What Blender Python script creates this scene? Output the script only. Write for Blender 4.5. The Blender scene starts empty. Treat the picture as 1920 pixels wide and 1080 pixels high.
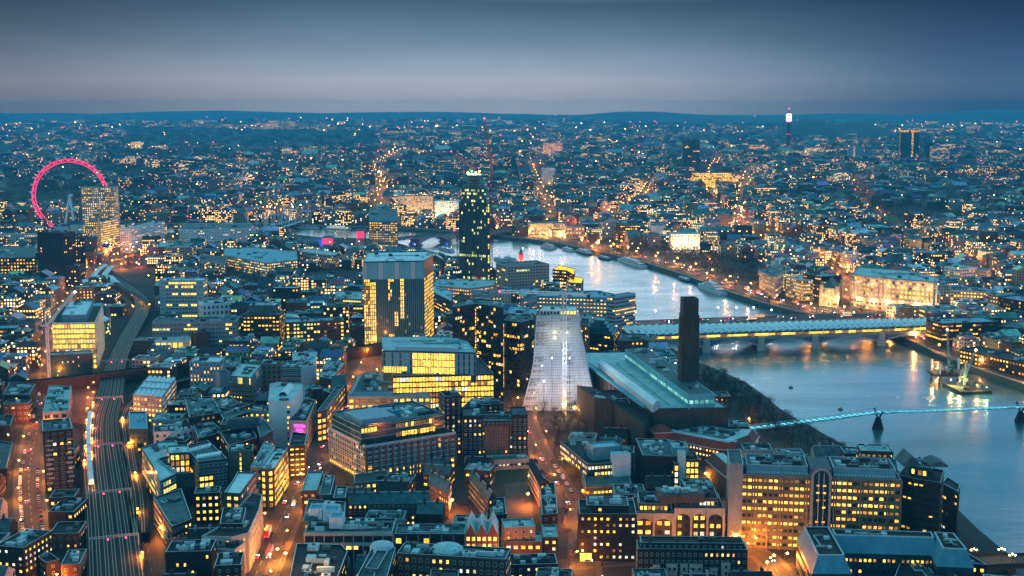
HAZE = 7.0e-5
WINS = 2.2
LAMPK = 3.0
FLOODK = 1.0
import bpy, bmesh, math, random
from mathutils import Vector, Matrix, noise
from mathutils.geometry import tessellate_polygon
sc = bpy.context.scene
COL = sc.collection
R = math.radians
# ---------------------------------------------------------------- camera, world, sun, exposure
PITCH = R(8.2); FPX = 2430.0; CZ = 244.0
cam_d = bpy.data.cameras.new('camera'); cam = bpy.data.objects.new('camera', cam_d); COL.objects.link(cam)
cam.location = (0, 0, CZ); cam.rotation_euler = (math.pi/2-PITCH, 0, 0)
cam_d.sensor_width = 36; cam_d.lens = 36*FPX/1920; cam_d.clip_start = 1; cam_d.clip_end = 120000
sc.camera = cam
sc.view_settings.view_transform = 'Standard'; sc.view_settings.look = 'None'
sc.view_settings.gamma = 1; sc.view_settings.exposure = 0.72; sc.view_settings.use_curve_mapping = False
sc.cycles.use_denoising = True
sc.cycles.max_bounces = 5; sc.cycles.diffuse_bounces = 2; sc.cycles.glossy_bounces = 2; sc.cycles.volume_bounces = 0
sc.cycles.use_light_tree = True
sc.cycles.sample_clamp_indirect = 3

def nd(nt, t, **kw):
    n = nt.nodes.new(t)
    for k, v in kw.items():
        if k[:2] == 'i_': n.inputs[k[2:].replace('_', ' ')].default_value = v
        elif k[:1] == 'n' and k[1:].isdigit(): n.inputs[int(k[1:])].default_value = v
        else: setattr(n, k, v)
    return n
def mth(nt, op, a, b=None, c=None, clamp=False):
    n = nt.nodes.new('ShaderNodeMath'); n.operation = op; n.use_clamp = clamp
    for i, v in enumerate((a, b, c)):
        if v is None: continue
        if isinstance(v, (int, float)): n.inputs[i].default_value = v
        else: nt.links.new(v, n.inputs[i])
    return n.outputs[0]
def mixc(nt, f, a, b, blend='MIX'):
    n = nt.nodes.new('ShaderNodeMix'); n.data_type = 'RGBA'; n.blend_type = blend
    for s, v in ((n.inputs[0], f), (n.inputs[6], a), (n.inputs[7], b)):
        if isinstance(v, (int, float)): s.default_value = v
        elif isinstance(v, tuple): s.default_value = v if len(v) == 4 else (*v, 1)
        else: nt.links.new(v, s)
    return n.outputs[2]
def ramp(nt, fac, stops, interp='LINEAR'):
    n = nt.nodes.new('ShaderNodeValToRGB'); cr = n.color_ramp; cr.interpolation = interp
    while len(cr.elements) < len(stops): cr.elements.new(0.5)
    for e, (p, c) in zip(cr.elements, stops):
        e.position = p; e.color = (*c, 1) if len(c) == 3 else c
    nt.links.new(fac, n.inputs[0]); return n.outputs[0]

W = bpy.data.worlds.new("World"); sc.world = W; W.use_nodes = True
nt = W.node_tree; nt.nodes.clear()
out = nd(nt, 'ShaderNodeOutputWorld')
sky = nd(nt, 'ShaderNodeTexSky', sky_type='NISHITA', sun_disc=False, sun_elevation=R(-2.0), sun_rotation=R(-35), altitude=100, air_density=1.6, dust_density=1.0, ozone_density=4.0)
tc = nd(nt, 'ShaderNodeTexCoord'); sp = nd(nt, 'ShaderNodeSeparateXYZ'); nt.links.new(tc.outputs['Generated'], sp.inputs[0])
X, Y, Z = sp.outputs
# long streaky cloud layers: noise squeezed in height
mp = nd(nt, 'ShaderNodeMapping'); mp.inputs['Scale'].default_value = (2.0, 2.0, 14.0); nt.links.new(tc.outputs['Generated'], mp.inputs[0])
nz = nd(nt, 'ShaderNodeTexNoise', i_Scale=2.2, i_Detail=5.0, i_Roughness=0.55); nt.links.new(mp.outputs[0], nz.inputs['Vector'])
zz = mth(nt, 'ADD', Z, mth(nt, 'MULTIPLY', mth(nt, 'SUBTRACT', nz.outputs[0], 0.5), 0.014))
zz = mth(nt, 'MAXIMUM', zz, 0.0)
zq = mth(nt, 'POWER', zz, 0.5)      # ramp position = sqrt(sin elevation)
q = lambda z: z**0.5
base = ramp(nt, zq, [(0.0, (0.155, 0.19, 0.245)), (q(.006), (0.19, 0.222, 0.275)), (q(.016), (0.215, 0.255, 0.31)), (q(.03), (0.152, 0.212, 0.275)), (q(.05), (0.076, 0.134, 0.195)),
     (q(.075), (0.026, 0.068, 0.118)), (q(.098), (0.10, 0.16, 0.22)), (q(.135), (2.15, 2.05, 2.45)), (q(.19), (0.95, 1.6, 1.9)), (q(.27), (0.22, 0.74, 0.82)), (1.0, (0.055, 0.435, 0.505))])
# darker and bluer away from the middle, to the right most
az = mth(nt, 'ARCTAN2', X, Y)
rgt = nd(nt, 'ShaderNodeMapRange', n1=0.0, n2=0.38); nt.links.new(az, rgt.inputs[0]); rgt.interpolation_type = 'SMOOTHSTEP'
lft = nd(nt, 'ShaderNodeMapRange', n1=-0.08, n2=-0.42); nt.links.new(az, lft.inputs[0]); lft.interpolation_type = 'SMOOTHSTEP'
c1 = mixc(nt, rgt.outputs[0], base, mixc(nt, 1.0, base, (0.17, 0.34, 0.52), 'MULTIPLY'))
c2 = mixc(nt, lft.outputs[0], c1, mixc(nt, 1.0, c1, (0.50, 0.53, 0.56), 'MULTIPLY'))
nz2 = nd(nt, 'ShaderNodeTexNoise', i_Scale=3.0, i_Detail=6.0, i_Roughness=0.6); nt.links.new(mp.outputs[0], nz2.inputs['Vector'])
cl = nd(nt, 'ShaderNodeMapRange', n1=0.3, n2=0.7, n3=0.955, n4=1.045); nt.links.new(nz2.outputs[0], cl.inputs[0])
c3 = mixc(nt, 1.0, c2, cl.outputs[0], 'MULTIPLY')
# bright glow low on the horizon, seen through kilometres of haze: (sky - haze light) / transmittance
Zp = mth(nt, 'MAXIMUM', Z, 0.0004); T_ = mth(nt, 'EXPONENT', mth(nt, 'MULTIPLY', mth(nt, 'MINIMUM', mth(nt, 'DIVIDE', 18.0, Zp), 25000.0), -HAZE))
hz_ = mixc(nt, 1.0, mixc(nt, T_, (0.020, 0.115, 0.23), (0, 0, 0)), (0, 0, 0), 'ADD'); df = nd(nt, 'ShaderNodeVectorMath', operation='SUBTRACT'); nt.links.new(c3, df.inputs[0]); nt.links.new(hz_, df.inputs[1])
dv = nd(nt, 'ShaderNodeVectorMath', operation='SCALE'); nt.links.new(df.outputs[0], dv.inputs[0]); nt.links.new(mth(nt, 'DIVIDE', 1.0, T_), dv.inputs['Scale']); c3 = dv.outputs[0]
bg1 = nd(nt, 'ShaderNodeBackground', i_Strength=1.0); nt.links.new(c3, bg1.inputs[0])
bg2 = nd(nt, 'ShaderNodeBackground', i_Strength=0.1); nt.links.new(sky.outputs[0], bg2.inputs[0])
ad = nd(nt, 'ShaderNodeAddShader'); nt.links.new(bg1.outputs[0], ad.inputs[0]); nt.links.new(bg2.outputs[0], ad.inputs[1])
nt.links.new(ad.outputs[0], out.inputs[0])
W.cycles.sampling_method = 'AUTOMATIC'

sun_d = bpy.data.lights.new('sun', 'SUN'); sun_d.energy = 0.25; sun_d.angle = R(25); sun_d.color = (0.75, 0.88, 1.0)
sun = bpy.data.objects.new('sun', sun_d); COL.objects.link(sun); sun.rotation_euler = (R(62), 0, R(-35+180))

# ---------------------------------------------------------------- picture <-> place
cp, sp_ = math.cos(PITCH), math.sin(PITCH)
def ray(px, py):
    a = (px-960)/FPX; b = -(py-540)/FPX
    return Vector((a, cp+b*sp_, -sp_+b*cp))
def at(px, py, z=5.0):
    r = ray(px, py); t = (z-CZ)/r.z
    return Vector((r.x*t, r.y*t, z))
def at_dist(px, py, d):                      # point at horizontal distance d
    r = ray(px, py); t = d/math.hypot(r.x, r.y); return Vector((r.x*t, r.y*t, CZ+r.z*t))
def hfrom(px, yr, yb, G=5.0):
    b = at(px, yb, G); d = math.hypot(b.x, b.y); return at_dist(px, yr, d).z
def proj(p):
    d = Vector(p)-Vector((0, 0, CZ)); f = d.y*cp-d.z*sp_; u = d.y*sp_+d.z*cp
    if f < 1: return (-9999, -9999, f)
    return (960+FPX*d.x/f, 540-FPX*u/f, f)
GZ = 5.0

# ---------------------------------------------------------------- materials
M = {}
def newmat(name):
    m = bpy.data.materials.new(name); m.use_nodes = True; nt = m.node_tree; nt.nodes.clear()
    o = nd(nt, 'ShaderNodeOutputMaterial'); M[name] = m; return m, nt, o
def mat(name, col, rough=0.75, var=0.25, scale=0.25, metal=0.0, spec=0.4, streak=True, col2=None):
    m, nt, o = newmat(name)
    p = nd(nt, 'ShaderNodeBsdfPrincipled', i_Roughness=rough, i_Metallic=metal)
    p.inputs['Specular IOR Level'].default_value = spec
    g = nd(nt, 'ShaderNodeNewGeometry'); mp = nd(nt, 'ShaderNodeMapping'); nt.links.new(g.outputs['Position'], mp.inputs[0])
    mp.inputs['Scale'].default_value = (1, 1, 0.25 if streak else 1)
    n = nd(nt, 'ShaderNodeTexNoise', i_Scale=scale, i_Detail=8.0, i_Roughness=0.65); nt.links.new(mp.outputs[0], n.inputs['Vector'])
    oi = nd(nt, 'ShaderNodeObjectInfo')
    lo = tuple(c*(1-var) for c in col); hi = tuple(min(1, c*(1+var)) for c in (col2 or col))
    c = ramp(nt, n.outputs[0], [(0.3, lo), (0.7, hi)])
    n2 = nd(nt, 'ShaderNodeTexNoise', i_Scale=scale*9, i_Detail=5.0, i_Roughness=0.7); nt.links.new(mp.outputs[0], n2.inputs['Vector'])
    f2 = nd(nt, 'ShaderNodeMapRange', n1=.32, n2=.68, n3=1-var*1.3, n4=1+var*1.1); nt.links.new(n2.outputs[0], f2.inputs[0]); c = mixc(nt, 1.0, c, f2.outputs[0], 'MULTIPLY')
    nt.links.new(c, p.inputs['Base Color']); nt.links.new(p.outputs[0], o.inputs[0]); return m
def emis(name, col, s, sample=False):
    m, nt, o = newmat(name)
    e = nd(nt, 'ShaderNodeEmission', i_Strength=s); e.inputs[0].default_value = (*col, 1); nt.links.new(e.outputs[0], o.inputs[0])
    m.cycles.emission_sampling = 'AUTO' if sample else 'NONE'; return m
def lit(name, col, col2, s, scale=0.45):
    """a lit room seen through its glass: bright and dim patches, furniture and blinds"""
    m, nt, o = newmat(name)
    g = nd(nt, 'ShaderNodeNewGeometry'); oi = nd(nt, 'ShaderNodeObjectInfo')
    mp = nd(nt, 'ShaderNodeMapping'); mp.inputs['Scale'].default_value = (1, 1, 1.6); nt.links.new(g.outputs['Position'], mp.inputs[0])
    n = nd(nt, 'ShaderNodeTexNoise', i_Scale=scale*2.2, i_Detail=5.0, i_Roughness=0.75); nt.links.new(mp.outputs[0], n.inputs['Vector'])
    k = mth(nt, 'FRACT', mth(nt, 'ADD', mth(nt, 'MULTIPLY', oi.outputs['Random'], 3.7), g.outputs['Random Per Island']))
    f = nd(nt, 'ShaderNodeMapRange', n1=0.38, n2=0.62, n3=0.12, n4=2.0); nt.links.new(n.outputs[0], f.inputs[0])
    st = mth(nt, 'MULTIPLY', mth(nt, 'MULTIPLY', f.outputs[0], mth(nt, 'MULTIPLY_ADD', k, 0.9, 0.4)), s)
    c = mixc(nt, k, col, col2)
    e = nd(nt, 'ShaderNodeEmission'); nt.links.new(c, e.inputs[0]); nt.links.new(st, e.inputs[1])
    gl = nd(nt, 'ShaderNodeBsdfGlossy', i_Roughness=0.15); gl.inputs[0].default_value = (0.05, 0.05, 0.05, 1)
    a = nd(nt, 'ShaderNodeAddShader'); nt.links.new(e.outputs[0], a.inputs[0]); nt.links.new(gl.outputs[0], a.inputs[1])
    nt.links.new(a.outputs[0], o.inputs[0]); m.cycles.emission_sampling = 'NONE'; return m

mat('brick', (0.10, 0.034, 0.018), 0.9, .35); mat('brick_dark', (0.022, 0.015, 0.011), 0.9, .35); mat('brick_brown', (0.07, 0.042, 0.028), 0.9, .3)
mat('brick_orange', (0.26, 0.085, 0.04), 0.9, .25); mat('tate_brick', (0.06, 0.045, 0.034), 0.9, .5, .5)
mat('stone', (0.42, 0.38, 0.33), 0.85, .2); mat('stone_pink', (0.45, 0.33, 0.29), 0.85, .15); mat('beige', (0.19, 0.145, 0.095), 0.85, .2)
mat('concrete', (0.26, 0.27, 0.27), 0.85, .25); mat('concrete_dark', (0.06, 0.063, 0.065), 0.85, .3)
mat('white_wall', (0.70, 0.71, 0.72), 0.7, .15); mat('tan', (0.22, 0.16, 0.11), 0.85, .2)
mat('metal_dark', (0.03, 0.035, 0.04), 0.5, .3); mat('black_wall', (0.014, 0.012, 0.014), 0.5, .4)
mat('blue_panel', (0.10, 0.28, 0.36), 0.5, .2); mat('cyan_panel', (0.12, 0.42, 0.50), 0.45, .15)
mat('teal_dark', (0.010, 0.05, 0.065), 0.4, .4); mat('grey_blue', (0.24, 0.33, 0.40), 0.6, .15)
mat('roof_pale', (0.50, 0.60, 0.60), 0.8, .3, .12, streak=False); mat('roof_white', (0.80, 0.82, 0.83), 0.7, .15, .1, streak=False)
mat('roof_teal', (0.055, 0.125, 0.13), 0.75, .45, .12, streak=False); mat('roof_dark', (0.016, 0.02, 0.02), 0.85, .5, .1, streak=False)
mat('roof_grey', (0.10, 0.115, 0.12), 0.85, .45, .12, streak=False); mat('roof_copper', (0.08, 0.34, 0.32), 0.7, .3, .1, streak=False)
mat('roof_red', (0.22, 0.035, 0.02), 0.8, .2, .2); mat('roof_blue', (0.08, 0.35, 0.46), 0.6, .15, .2)
mat('trim', (0.50, 0.55, 0.58), 0.6, .1); mat('plant_metal', (0.38, 0.46, 0.50), 0.5, .5, .5, streak=False); mat('unit_dark', (0.04, 0.05, 0.055), 0.6, .5, .4)
mat('glass_dark', (0.012, 0.03, 0.035), 0.12, .5, .3, spec=0.6); mat('glass_teal', (0.02, 0.09, 0.10), 0.15, .5, .3, spec=0.6)
mat('asphalt', (0.04, 0.036, 0.033), 0.8, .25, .08, streak=False); mat('pavement', (0.095, 0.082, 0.07), 0.85, .25, .15, streak=False)
mat('ballast', (0.010, 0.011, 0.011), 0.95, .4, .3, streak=False); mat('rail_steel', (0.30, 0.27, 0.22), 0.45, .2, metal=.3)
mat('lawn', (0.03, 0.05, 0.015), 0.95, .4, .2, streak=False); mat('foliage', (0.035, 0.042, 0.02), 0.9, .5, .3, streak=False)
mat('twigs', (0.075, 0.05, 0.035), 0.95, .4, .3, streak=False); mat('bark', (0.05, 0.035, 0.025), 0.95, .3)
mat('red_steel', (0.28, 0.015, 0.02), 0.5, .2); mat('white_steel', (0.7, 0.74, 0.78), 0.5, .1); mat('hull_black', (0.02, 0.02, 0.025), 0.5, .3)
mat('marking', (0.6, 0.6, 0.58), 0.8, .2); mat('plane_blue', (0.03, 0.07, 0.25), 0.4, .2); mat('car_red', (0.3, 0.02, 0.02), 0.3, .1)
mat('car_silver', (0.4, 0.42, 0.45), 0.3, .1, metal=.4); mat('car_dark', (0.03, 0.03, 0.04), 0.3, .1); mat('bus_red', (0.5, 0.03, 0.02), 0.4, .1)
mat('green_net', (0.03, 0.16, 0.12), 0.8, .5, .3); mat('mud', (0.06, 0.05, 0.04), 0.9, .3, .1, streak=False)
lit('lit_y', (1.0, 0.62, 0.06), (1.0, 0.45, 0.05), 1.75); lit('lit_o', (1.0, 0.36, 0.04), (1.0, 0.55, 0.10), 1.35)
lit('lit_w', (1.0, 0.78, 0.40), (0.95, 0.85, 0.65), 1.0); lit('lit_d', (0.55, 0.22, 0.03), (0.35, 0.18, 0.05), 0.55)
lit('lit_t', (0.16, 0.75, 0.62), (0.5, 0.95, 0.8), 0.6); lit('lit_g', (0.55, 0.75, 0.25), (0.9, 0.85, 0.3), 0.9); lit('lit_r', (1.0, 0.13, 0.06), (1.0, 0.3, 0.2), 1.2)
emis('lamp_orange', (1.0, 0.36, 0.05), 30); emis('lamp_yellow', (1.0, 0.66, 0.2), 25); emis('lamp_white', (0.9, 0.95, 1.0), 22)
emis('lamp_red', (1.0, 0.03, 0.09), 12); emis('lamp_pink', (1.0, 0.05, 0.22), 5); emis('lamp_green', (0.15, 1.0, 0.25), 10); emis('lamp_cyan', (0.15, 0.85, 1.0), 3)
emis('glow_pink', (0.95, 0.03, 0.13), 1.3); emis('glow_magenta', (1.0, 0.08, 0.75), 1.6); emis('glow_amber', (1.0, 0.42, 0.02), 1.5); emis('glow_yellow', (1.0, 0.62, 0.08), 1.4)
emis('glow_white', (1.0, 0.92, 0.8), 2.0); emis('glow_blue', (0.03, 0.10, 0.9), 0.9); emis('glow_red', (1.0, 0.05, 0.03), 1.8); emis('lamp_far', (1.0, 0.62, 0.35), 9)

# ---------------------------------------------------------------- mesh builder
class MB:
    def __init__(s, *mats): s.v = []; s.f = []; s.m = []; s.mats = list(mats)
    def mi(s, name):
        if name not in s.mats: s.mats.append(name)
        return s.mats.index(name)
    def quad(s, a, b, c, d, m=0):
        n = len(s.v); s.v += [tuple(a), tuple(b), tuple(c), tuple(d)]; s.f.append((n, n+1, n+2, n+3)); s.m.append(s.mi(m) if isinstance(m, str) else m)
    def tri(s, a, b, c, m=0):
        n = len(s.v); s.v += [tuple(a), tuple(b), tuple(c)]; s.f.append((n, n+1, n+2)); s.m.append(s.mi(m) if isinstance(m, str) else m)
    def poly(s, pts, m=0):
        n = len(s.v); s.v += [tuple(p) for p in pts]
        mm = s.mi(m) if isinstance(m, str) else m
        if len(pts) <= 4: s.f.append(tuple(range(n, n+len(pts)))); s.m.append(mm)
        else:
            for t in tessellate_polygon([[Vector(p) for p in pts]]):
                a, b, c = (Vector(pts[i]) for i in t)
                if (b-a).cross(c-a).z < 0: t = t[::-1]
                s.f.append(tuple(n+i for i in t)); s.m.append(mm)
    def prism(s, pts, z0, z1, m=0, top=None, bottom=False):      # pts CCW xy
        n = len(pts); 
        for i in range(n):
            a, b = pts[i], pts[(i+1) % n]
            s.quad((a[0], a[1], z0), (b[0], b[1], z0), (b[0], b[1], z1), (a[0], a[1], z1), m)
        s.poly([(p[0], p[1], z1) for p in pts], m if top is None else top)
        if bottom: s.poly([(p[0], p[1], z0) for p in reversed(pts)], m)
    def box(s, c, d, rz=0, m=0, top=None, z_is_base=True):
        ca, sa = math.cos(rz), math.sin(rz); hx, hy = d[0]/2, d[1]/2
        z0 = c[2] if z_is_base else c[2]-d[2]/2
        pts = [(c[0]+x*ca-y*sa, c[1]+x*sa+y*ca) for x, y in ((-hx, -hy), (hx, -hy), (hx, hy), (-hx, hy))]
        s.prism(pts, z0, z0+d[2], m, top, True)
    def bar(s, a, b, w, m=0, h=None):                            # square bar between two points
        a, b = Vector(a), Vector(b); d = (b-a)
        if d.length < 1e-6: return
        d.normalize(); up = Vector((0, 0, 1)) if abs(d.z) < .95 else Vector((1, 0, 0))
        x = d.cross(up).normalized()*(w/2); y = x.cross(d).normalized()*((h or w)/2)
        A = [a-x-y, a+x-y, a+x+y, a-x+y]; B = [b-x-y, b+x-y, b+x+y, b-x+y]
        for i in range(4): s.quad(A[i], B[i], B[(i+1) % 4], A[(i+1) % 4], m)
        s.quad(*A, m); s.quad(*B[::-1], m)
    def lathe(s, c, prof, n=16, m=0, rz=0):
        for k in range(len(prof)-1):
            (r0, z0), (r1, z1) = prof[k], prof[k+1]
            for i in range(n):
                a, b = 2*math.pi*i/n+rz, 2*math.pi*(i+1)/n+rz
                P = [(c[0]+r0*math.cos(a), c[1]+r0*math.sin(a), c[2]+z0), (c[0]+r0*math.cos(b), c[1]+r0*math.sin(b), c[2]+z0),
                     (c[0]+r1*math.cos(b), c[1]+r1*math.sin(b), c[2]+z1), (c[0]+r1*math.cos(a), c[1]+r1*math.sin(a), c[2]+z1)]
                if r1 < 1e-6: s.tri(P[0], P[1], P[2], m)
                elif r0 < 1e-6: s.tri(P[0], P[2], P[3], m)
                else: s.quad(*P, m)
    def mesh(s, name, off=None):
        me = bpy.data.meshes.new(name)
        v = s.v if off is None else [(x-off[0], y-off[1], z-off[2]) for x, y, z in s.v]
        me.from_pydata(v, [], s.f)
        for k in s.mats: me.materials.append(M[k])
        me.polygons.foreach_set('material_index', s.m); me.update(); return me
    def build(s, name, parent=None, off=None):
        if parent is not None and off is None: off = parent.location
        me = s.mesh(name, off); o = bpy.data.objects.new(name, me); COL.objects.link(o)
        if parent is not None: o.parent = parent
        elif off is not None: o.location = off
        return o
def tag(o, label=None, cat=None, group=None, kind=None):
    if label: o['label'] = label
    if cat: o['category'] = cat
    if group: o['group'] = group
    if kind: o['kind'] = kind
    return o
def thing(name, loc, label, cat, group=None):
    o = bpy.data.objects.new(name, None); COL.objects.link(o); o.location = loc; o.empty_display_size = 1
    return tag(o, label, cat, group)
def mbox(name, c, d, rz, m, parent=None, top=None):
    b = MB(m); b.box(c, d, rz, 0, top); return b.build(name, parent)
def point_light(parent, p, power, col=(1, .4, .08), r=1.0, kind='POINT'):
    key = (power, col, r); ld = LD.get(key)
    if ld is None:
        ld = bpy.data.lights.new('lamp_light', 'POINT'); ld.energy = power; ld.color = col; ld.shadow_soft_size = r; LD[key] = ld
    o = bpy.data.objects.new('lamp_light', ld); COL.objects.link(o)
    if parent: o.parent = parent; o.location = Vector(p)-parent.location
    else: o.location = p
    return o
LD = {}
# ---------------------------------------------------------------- 2-D helpers
def area2(p): return sum(p[i][0]*p[(i+1) % len(p)][1]-p[(i+1) % len(p)][0]*p[i][1] for i in range(len(p)))
def ccw(p): return list(p) if area2(p) > 0 else list(p)[::-1]
def inside(x, y, p):
    c = False; j = len(p)-1
    for i in range(len(p)):
        xi, yi = p[i][0], p[i][1]; xj, yj = p[j][0], p[j][1]
        if (yi > y) != (yj > y) and x < (xj-xi)*(y-yi)/(yj-yi)+xi: c = not c
        j = i
    return c
def segd(x, y, a, b):
    dx, dy = b[0]-a[0], b[1]-a[1]; l = dx*dx+dy*dy
    t = 0 if l == 0 else max(0, min(1, ((x-a[0])*dx+(y-a[1])*dy)/l))
    return math.hypot(x-a[0]-t*dx, y-a[1]-t*dy)
def pold(x, y, p): return min(segd(x, y, p[i], p[i+1]) for i in range(len(p)-1))
def inset(poly, d):
    n = len(poly); out = []
    for i in range(n):
        a, b, c = (Vector(poly[(i+k) % n][:2]) for k in (-1, 0, 1))
        e1 = (b-a).normalized(); e2 = (c-b).normalized(); n1 = Vector((-e1.y, e1.x)); n2 = Vector((-e2.y, e2.x))
        m = n1+n2
        if m.length < 1e-4: out.append(b+n1*d); continue
        m.normalize(); out.append(b+m*(d/max(.35, m.dot(n1))))
    return out
HERO = []      # footprints where nothing else may stand: (polygon, margin)
# ---------------------------------------------------------------- buildings
rnd = random.Random(7)
PAL = {
 'office': [('lit_y', .34), ('lit_o', .12), ('lit_w', .14), ('lit_d', .15), ('glass_dark', .25)],
 'bright': [('lit_y', .62), ('lit_w', .10), ('lit_o', .14), ('lit_d', .14)],
 'amber': [('lit_o', .45), ('lit_y', .2), ('lit_d', .15), ('glass_dark', .2)],
 'half': [('lit_y', .25), ('lit_o', .1), ('lit_d', .1), ('glass_dark', .55)],
 'few': [('lit_y', .08), ('lit_o', .05), ('lit_w', .04), ('glass_dark', .83)],
 'home': [('lit_y', .06), ('lit_o', .10), ('lit_w', .05), ('lit_d', .04), ('glass_dark', .75)],
 'dark': [('glass_dark', .97), ('lit_o', .03)], 'teal': [('glass_teal', .88), ('lit_y', .06), ('lit_g', .06)],
 'tealhalf': [('glass_teal', .5), ('lit_y', .4), ('lit_g', .1)], 'green': [('lit_g', .5), ('lit_y', .5)],
 'white': [('lit_w', .5), ('lit_y', .15), ('glass_dark', .35)], 'redlit': [('lit_r', .5), ('lit_o', .5)],
}
#        bay, storey, w, h, palette, frame
ST = {
 'office': (3.2, 3.8, 2.3, 1.9, 'office', 'concrete_dark'), 'bright': (3.4, 3.8, 2.8, 2.4, 'bright', 'metal_dark'),
 'band': (3.0, 3.8, 2.9, 1.8, 'half', 'metal_dark'), 'bandoff': (3.0, 3.8, 2.9, 1.8, 'teal', 'metal_dark'),
 'home': (3.6, 3.1, 1.3, 1.5, 'home', 'trim'), 'homedark': (3.4, 3.1, 1.2, 1.5, 'few', 'trim'),
 'brickoff': (3.6, 3.5, 1.9, 1.9, 'half', 'metal_dark'), 'glass': (2.4, 3.8, 2.2, 3.2, 'tealhalf', 'metal_dark'),
 'glassdark': (2.6, 3.8, 2.3, 3.2, 'dark', 'metal_dark'), 'glassbright': (2.4, 3.8, 2.2, 3.2, 'bright', 'metal_dark'), 'big': (5.0, 4.4, 3.4, 3.2, 'half', 'trim'),
 'few': (3.4, 3.6, 1.9, 2.0, 'few', 'metal_dark'), 'dots': (3.6, 3.4, 1.2, 1.7, 'half', 'metal_dark'),
}
WM = {}
def window_mesh(w, h, pane, frame):
    k = (round(w, 1), round(h, 1), pane, frame)
    if k not in WM:
        b = MB(frame, pane); f = min(.18, w*.1); y0, y1 = -.16, -.05; a, c = w/2, h
        o = [(-a, 0), (a, 0), (a, c), (-a, c)]; i = [(-a+f, f), (a-f, f), (a-f, c-f), (-a+f, c-f)]
        for t in range(4):
            u = (t+1) % 4
            b.quad((o[t][0], y0, o[t][1]), (o[u][0], y0, o[u][1]), (i[u][0], y0, i[u][1]), (i[t][0], y0, i[t][1]), 0)
            b.quad((o[t][0], y0, o[t][1]), (o[t][0], 0.02, o[t][1]), (o[u][0], 0.02, o[u][1]), (o[u][0], y0, o[u][1]), 0)
        b.quad(*((x, y1, z) for x, z in i), 1)
        if w > 2.0: b.quad((-.05, y1-.04, f), (.05, y1-.04, f), (.05, y1-.04, c-f), (-.05, y1-.04, c-f), 0)
        WM[k] = (b.mesh('window'), b)
    return WM[k]
def pick(pal, r, k=1.0):
    t = r.random()*sum(w*(k if m.startswith('lit') else 1) for m, w in PAL[pal])
    for m, w in PAL[pal]:
        t -= w*(k if m.startswith('lit') else 1)
        if t <= 0: return m
    return PAL[pal][-1][0]
NWIN = [0]
def facing(P, Q, z=15):
    mx, my = (P[0]+Q[0])/2, (P[1]+Q[1])/2; d = Vector((Q[0]-P[0], Q[1]-P[1])); n = Vector((d.y, -d.x)).normalized()
    return n.dot(Vector((-mx, -my)).normalized()) > -0.05
def wins(lst, P, Q, z0, z1, st, lit=None, skip=0, seed=None, pf=None):
    sx, sy, w, h, pal, fr = (ST.get(st) or (3.3, 3.6, 2.2, 2, st, 'metal_dark')) if isinstance(st, str) else st
    if lit: pal = lit
    d = Vector((Q[0]-P[0], Q[1]-P[1])); L = d.length
    if L < sx*.8: return
    n = max(1, int((L-.6)/sx)); sx = (L-.4)/n; ang = math.atan2(d.y, d.x); d.normalize(); nf = max(1, int((z1-z0-.4)/sy)); sy = (z1-z0-.3)/nf
    w = min(w, sx-.15); h = min(h, sy-.3)
    for f in range(skip, nf):
        k = rnd.choice((.25, .6, 1, 1.6, 2.6)); last = None
        for i in range(n):
            if pf:
                p = pf(i/(max(1, n-1)), (f+.5)/nf, i, f)
                if p is None: continue
                if p == '': p = pick(pal, rnd, k)
            else: p = last if (last and rnd.random() < .35) else pick(pal, rnd, k)
            last = p
            x = P[0]+d.x*(.2+sx*(i+.5)); y = P[1]+d.y*(.2+sx*(i+.5))
            lst.append((x, y, z0+sy*f+(sy-h)*.55, ang, w, h, p, fr))
def put_windows(root, lst, cap=100):
    o = root.location
    lst.sort(key=lambda t: t[0]*t[0]+t[1]*t[1]-t[4]*t[5]*100)
    for t in lst[:cap]:
        ob = bpy.data.objects.new('window', window_mesh(*t[4:8])[0]); COL.objects.link(ob); ob.parent = root
        ob.location = (t[0]-o.x, t[1]-o.y, t[2]-o.z); ob.rotation_euler = (0, 0, t[3])
    NWIN[0] += min(cap, len(lst))
    if len(lst) > cap:
        b = MB()
        for t in lst[cap:]:
            s = window_mesh(*t[4:8])[1]; ca, sa = math.cos(t[3]), math.sin(t[3]); n = len(b.v)
            b.v += [(t[0]+x*ca-y*sa, t[1]+x*sa+y*ca, t[2]+z) for x, y, z in s.v]
            b.f += [tuple(n+i for i in f) for f in s.f]; b.m += [b.mi(s.mats[i]) for i in s.m]
        tag(b.build('window', root), kind='stuff')
def ring(b, poly, z0, z1, out_, m, inn=0.0):
    po = inset(poly, -out_); pi = inset(poly, inn); n = len(poly)
    for i in range(n):
        j = (i+1) % n; a, c, e, g = po[i], po[j], pi[j], pi[i]
        b.quad((*a, z0), (*c, z0), (*c, z1), (*a, z1), m); b.quad((*a, z1), (*c, z1), (*e, z1), (*g, z1), m)
        b.quad((*a, z0), (*g, z0), (*e, z0), (*c, z0), m)
def footprint(foot, z):
    if foot[0] == 'r':
        a, b = at(*foot[1], z).xy, at(*foot[2], z).xy; d = (b-a).normalized(); n = Vector((-d.y, d.x))
        if n.dot(a+b) < 0: n = -n
        return ccw([a, b, b+n*foot[3], a+n*foot[3]])
    if foot[0] == 'q':
        a, b, c = (at(*p, z).xy for p in foot[1:4]); return ccw([a, b, c, a+c-b])
    if foot[0] == 'w': return ccw([Vector(p) for p in foot[1:]])
    return ccw([at(*p, z).xy for p in foot])
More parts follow.
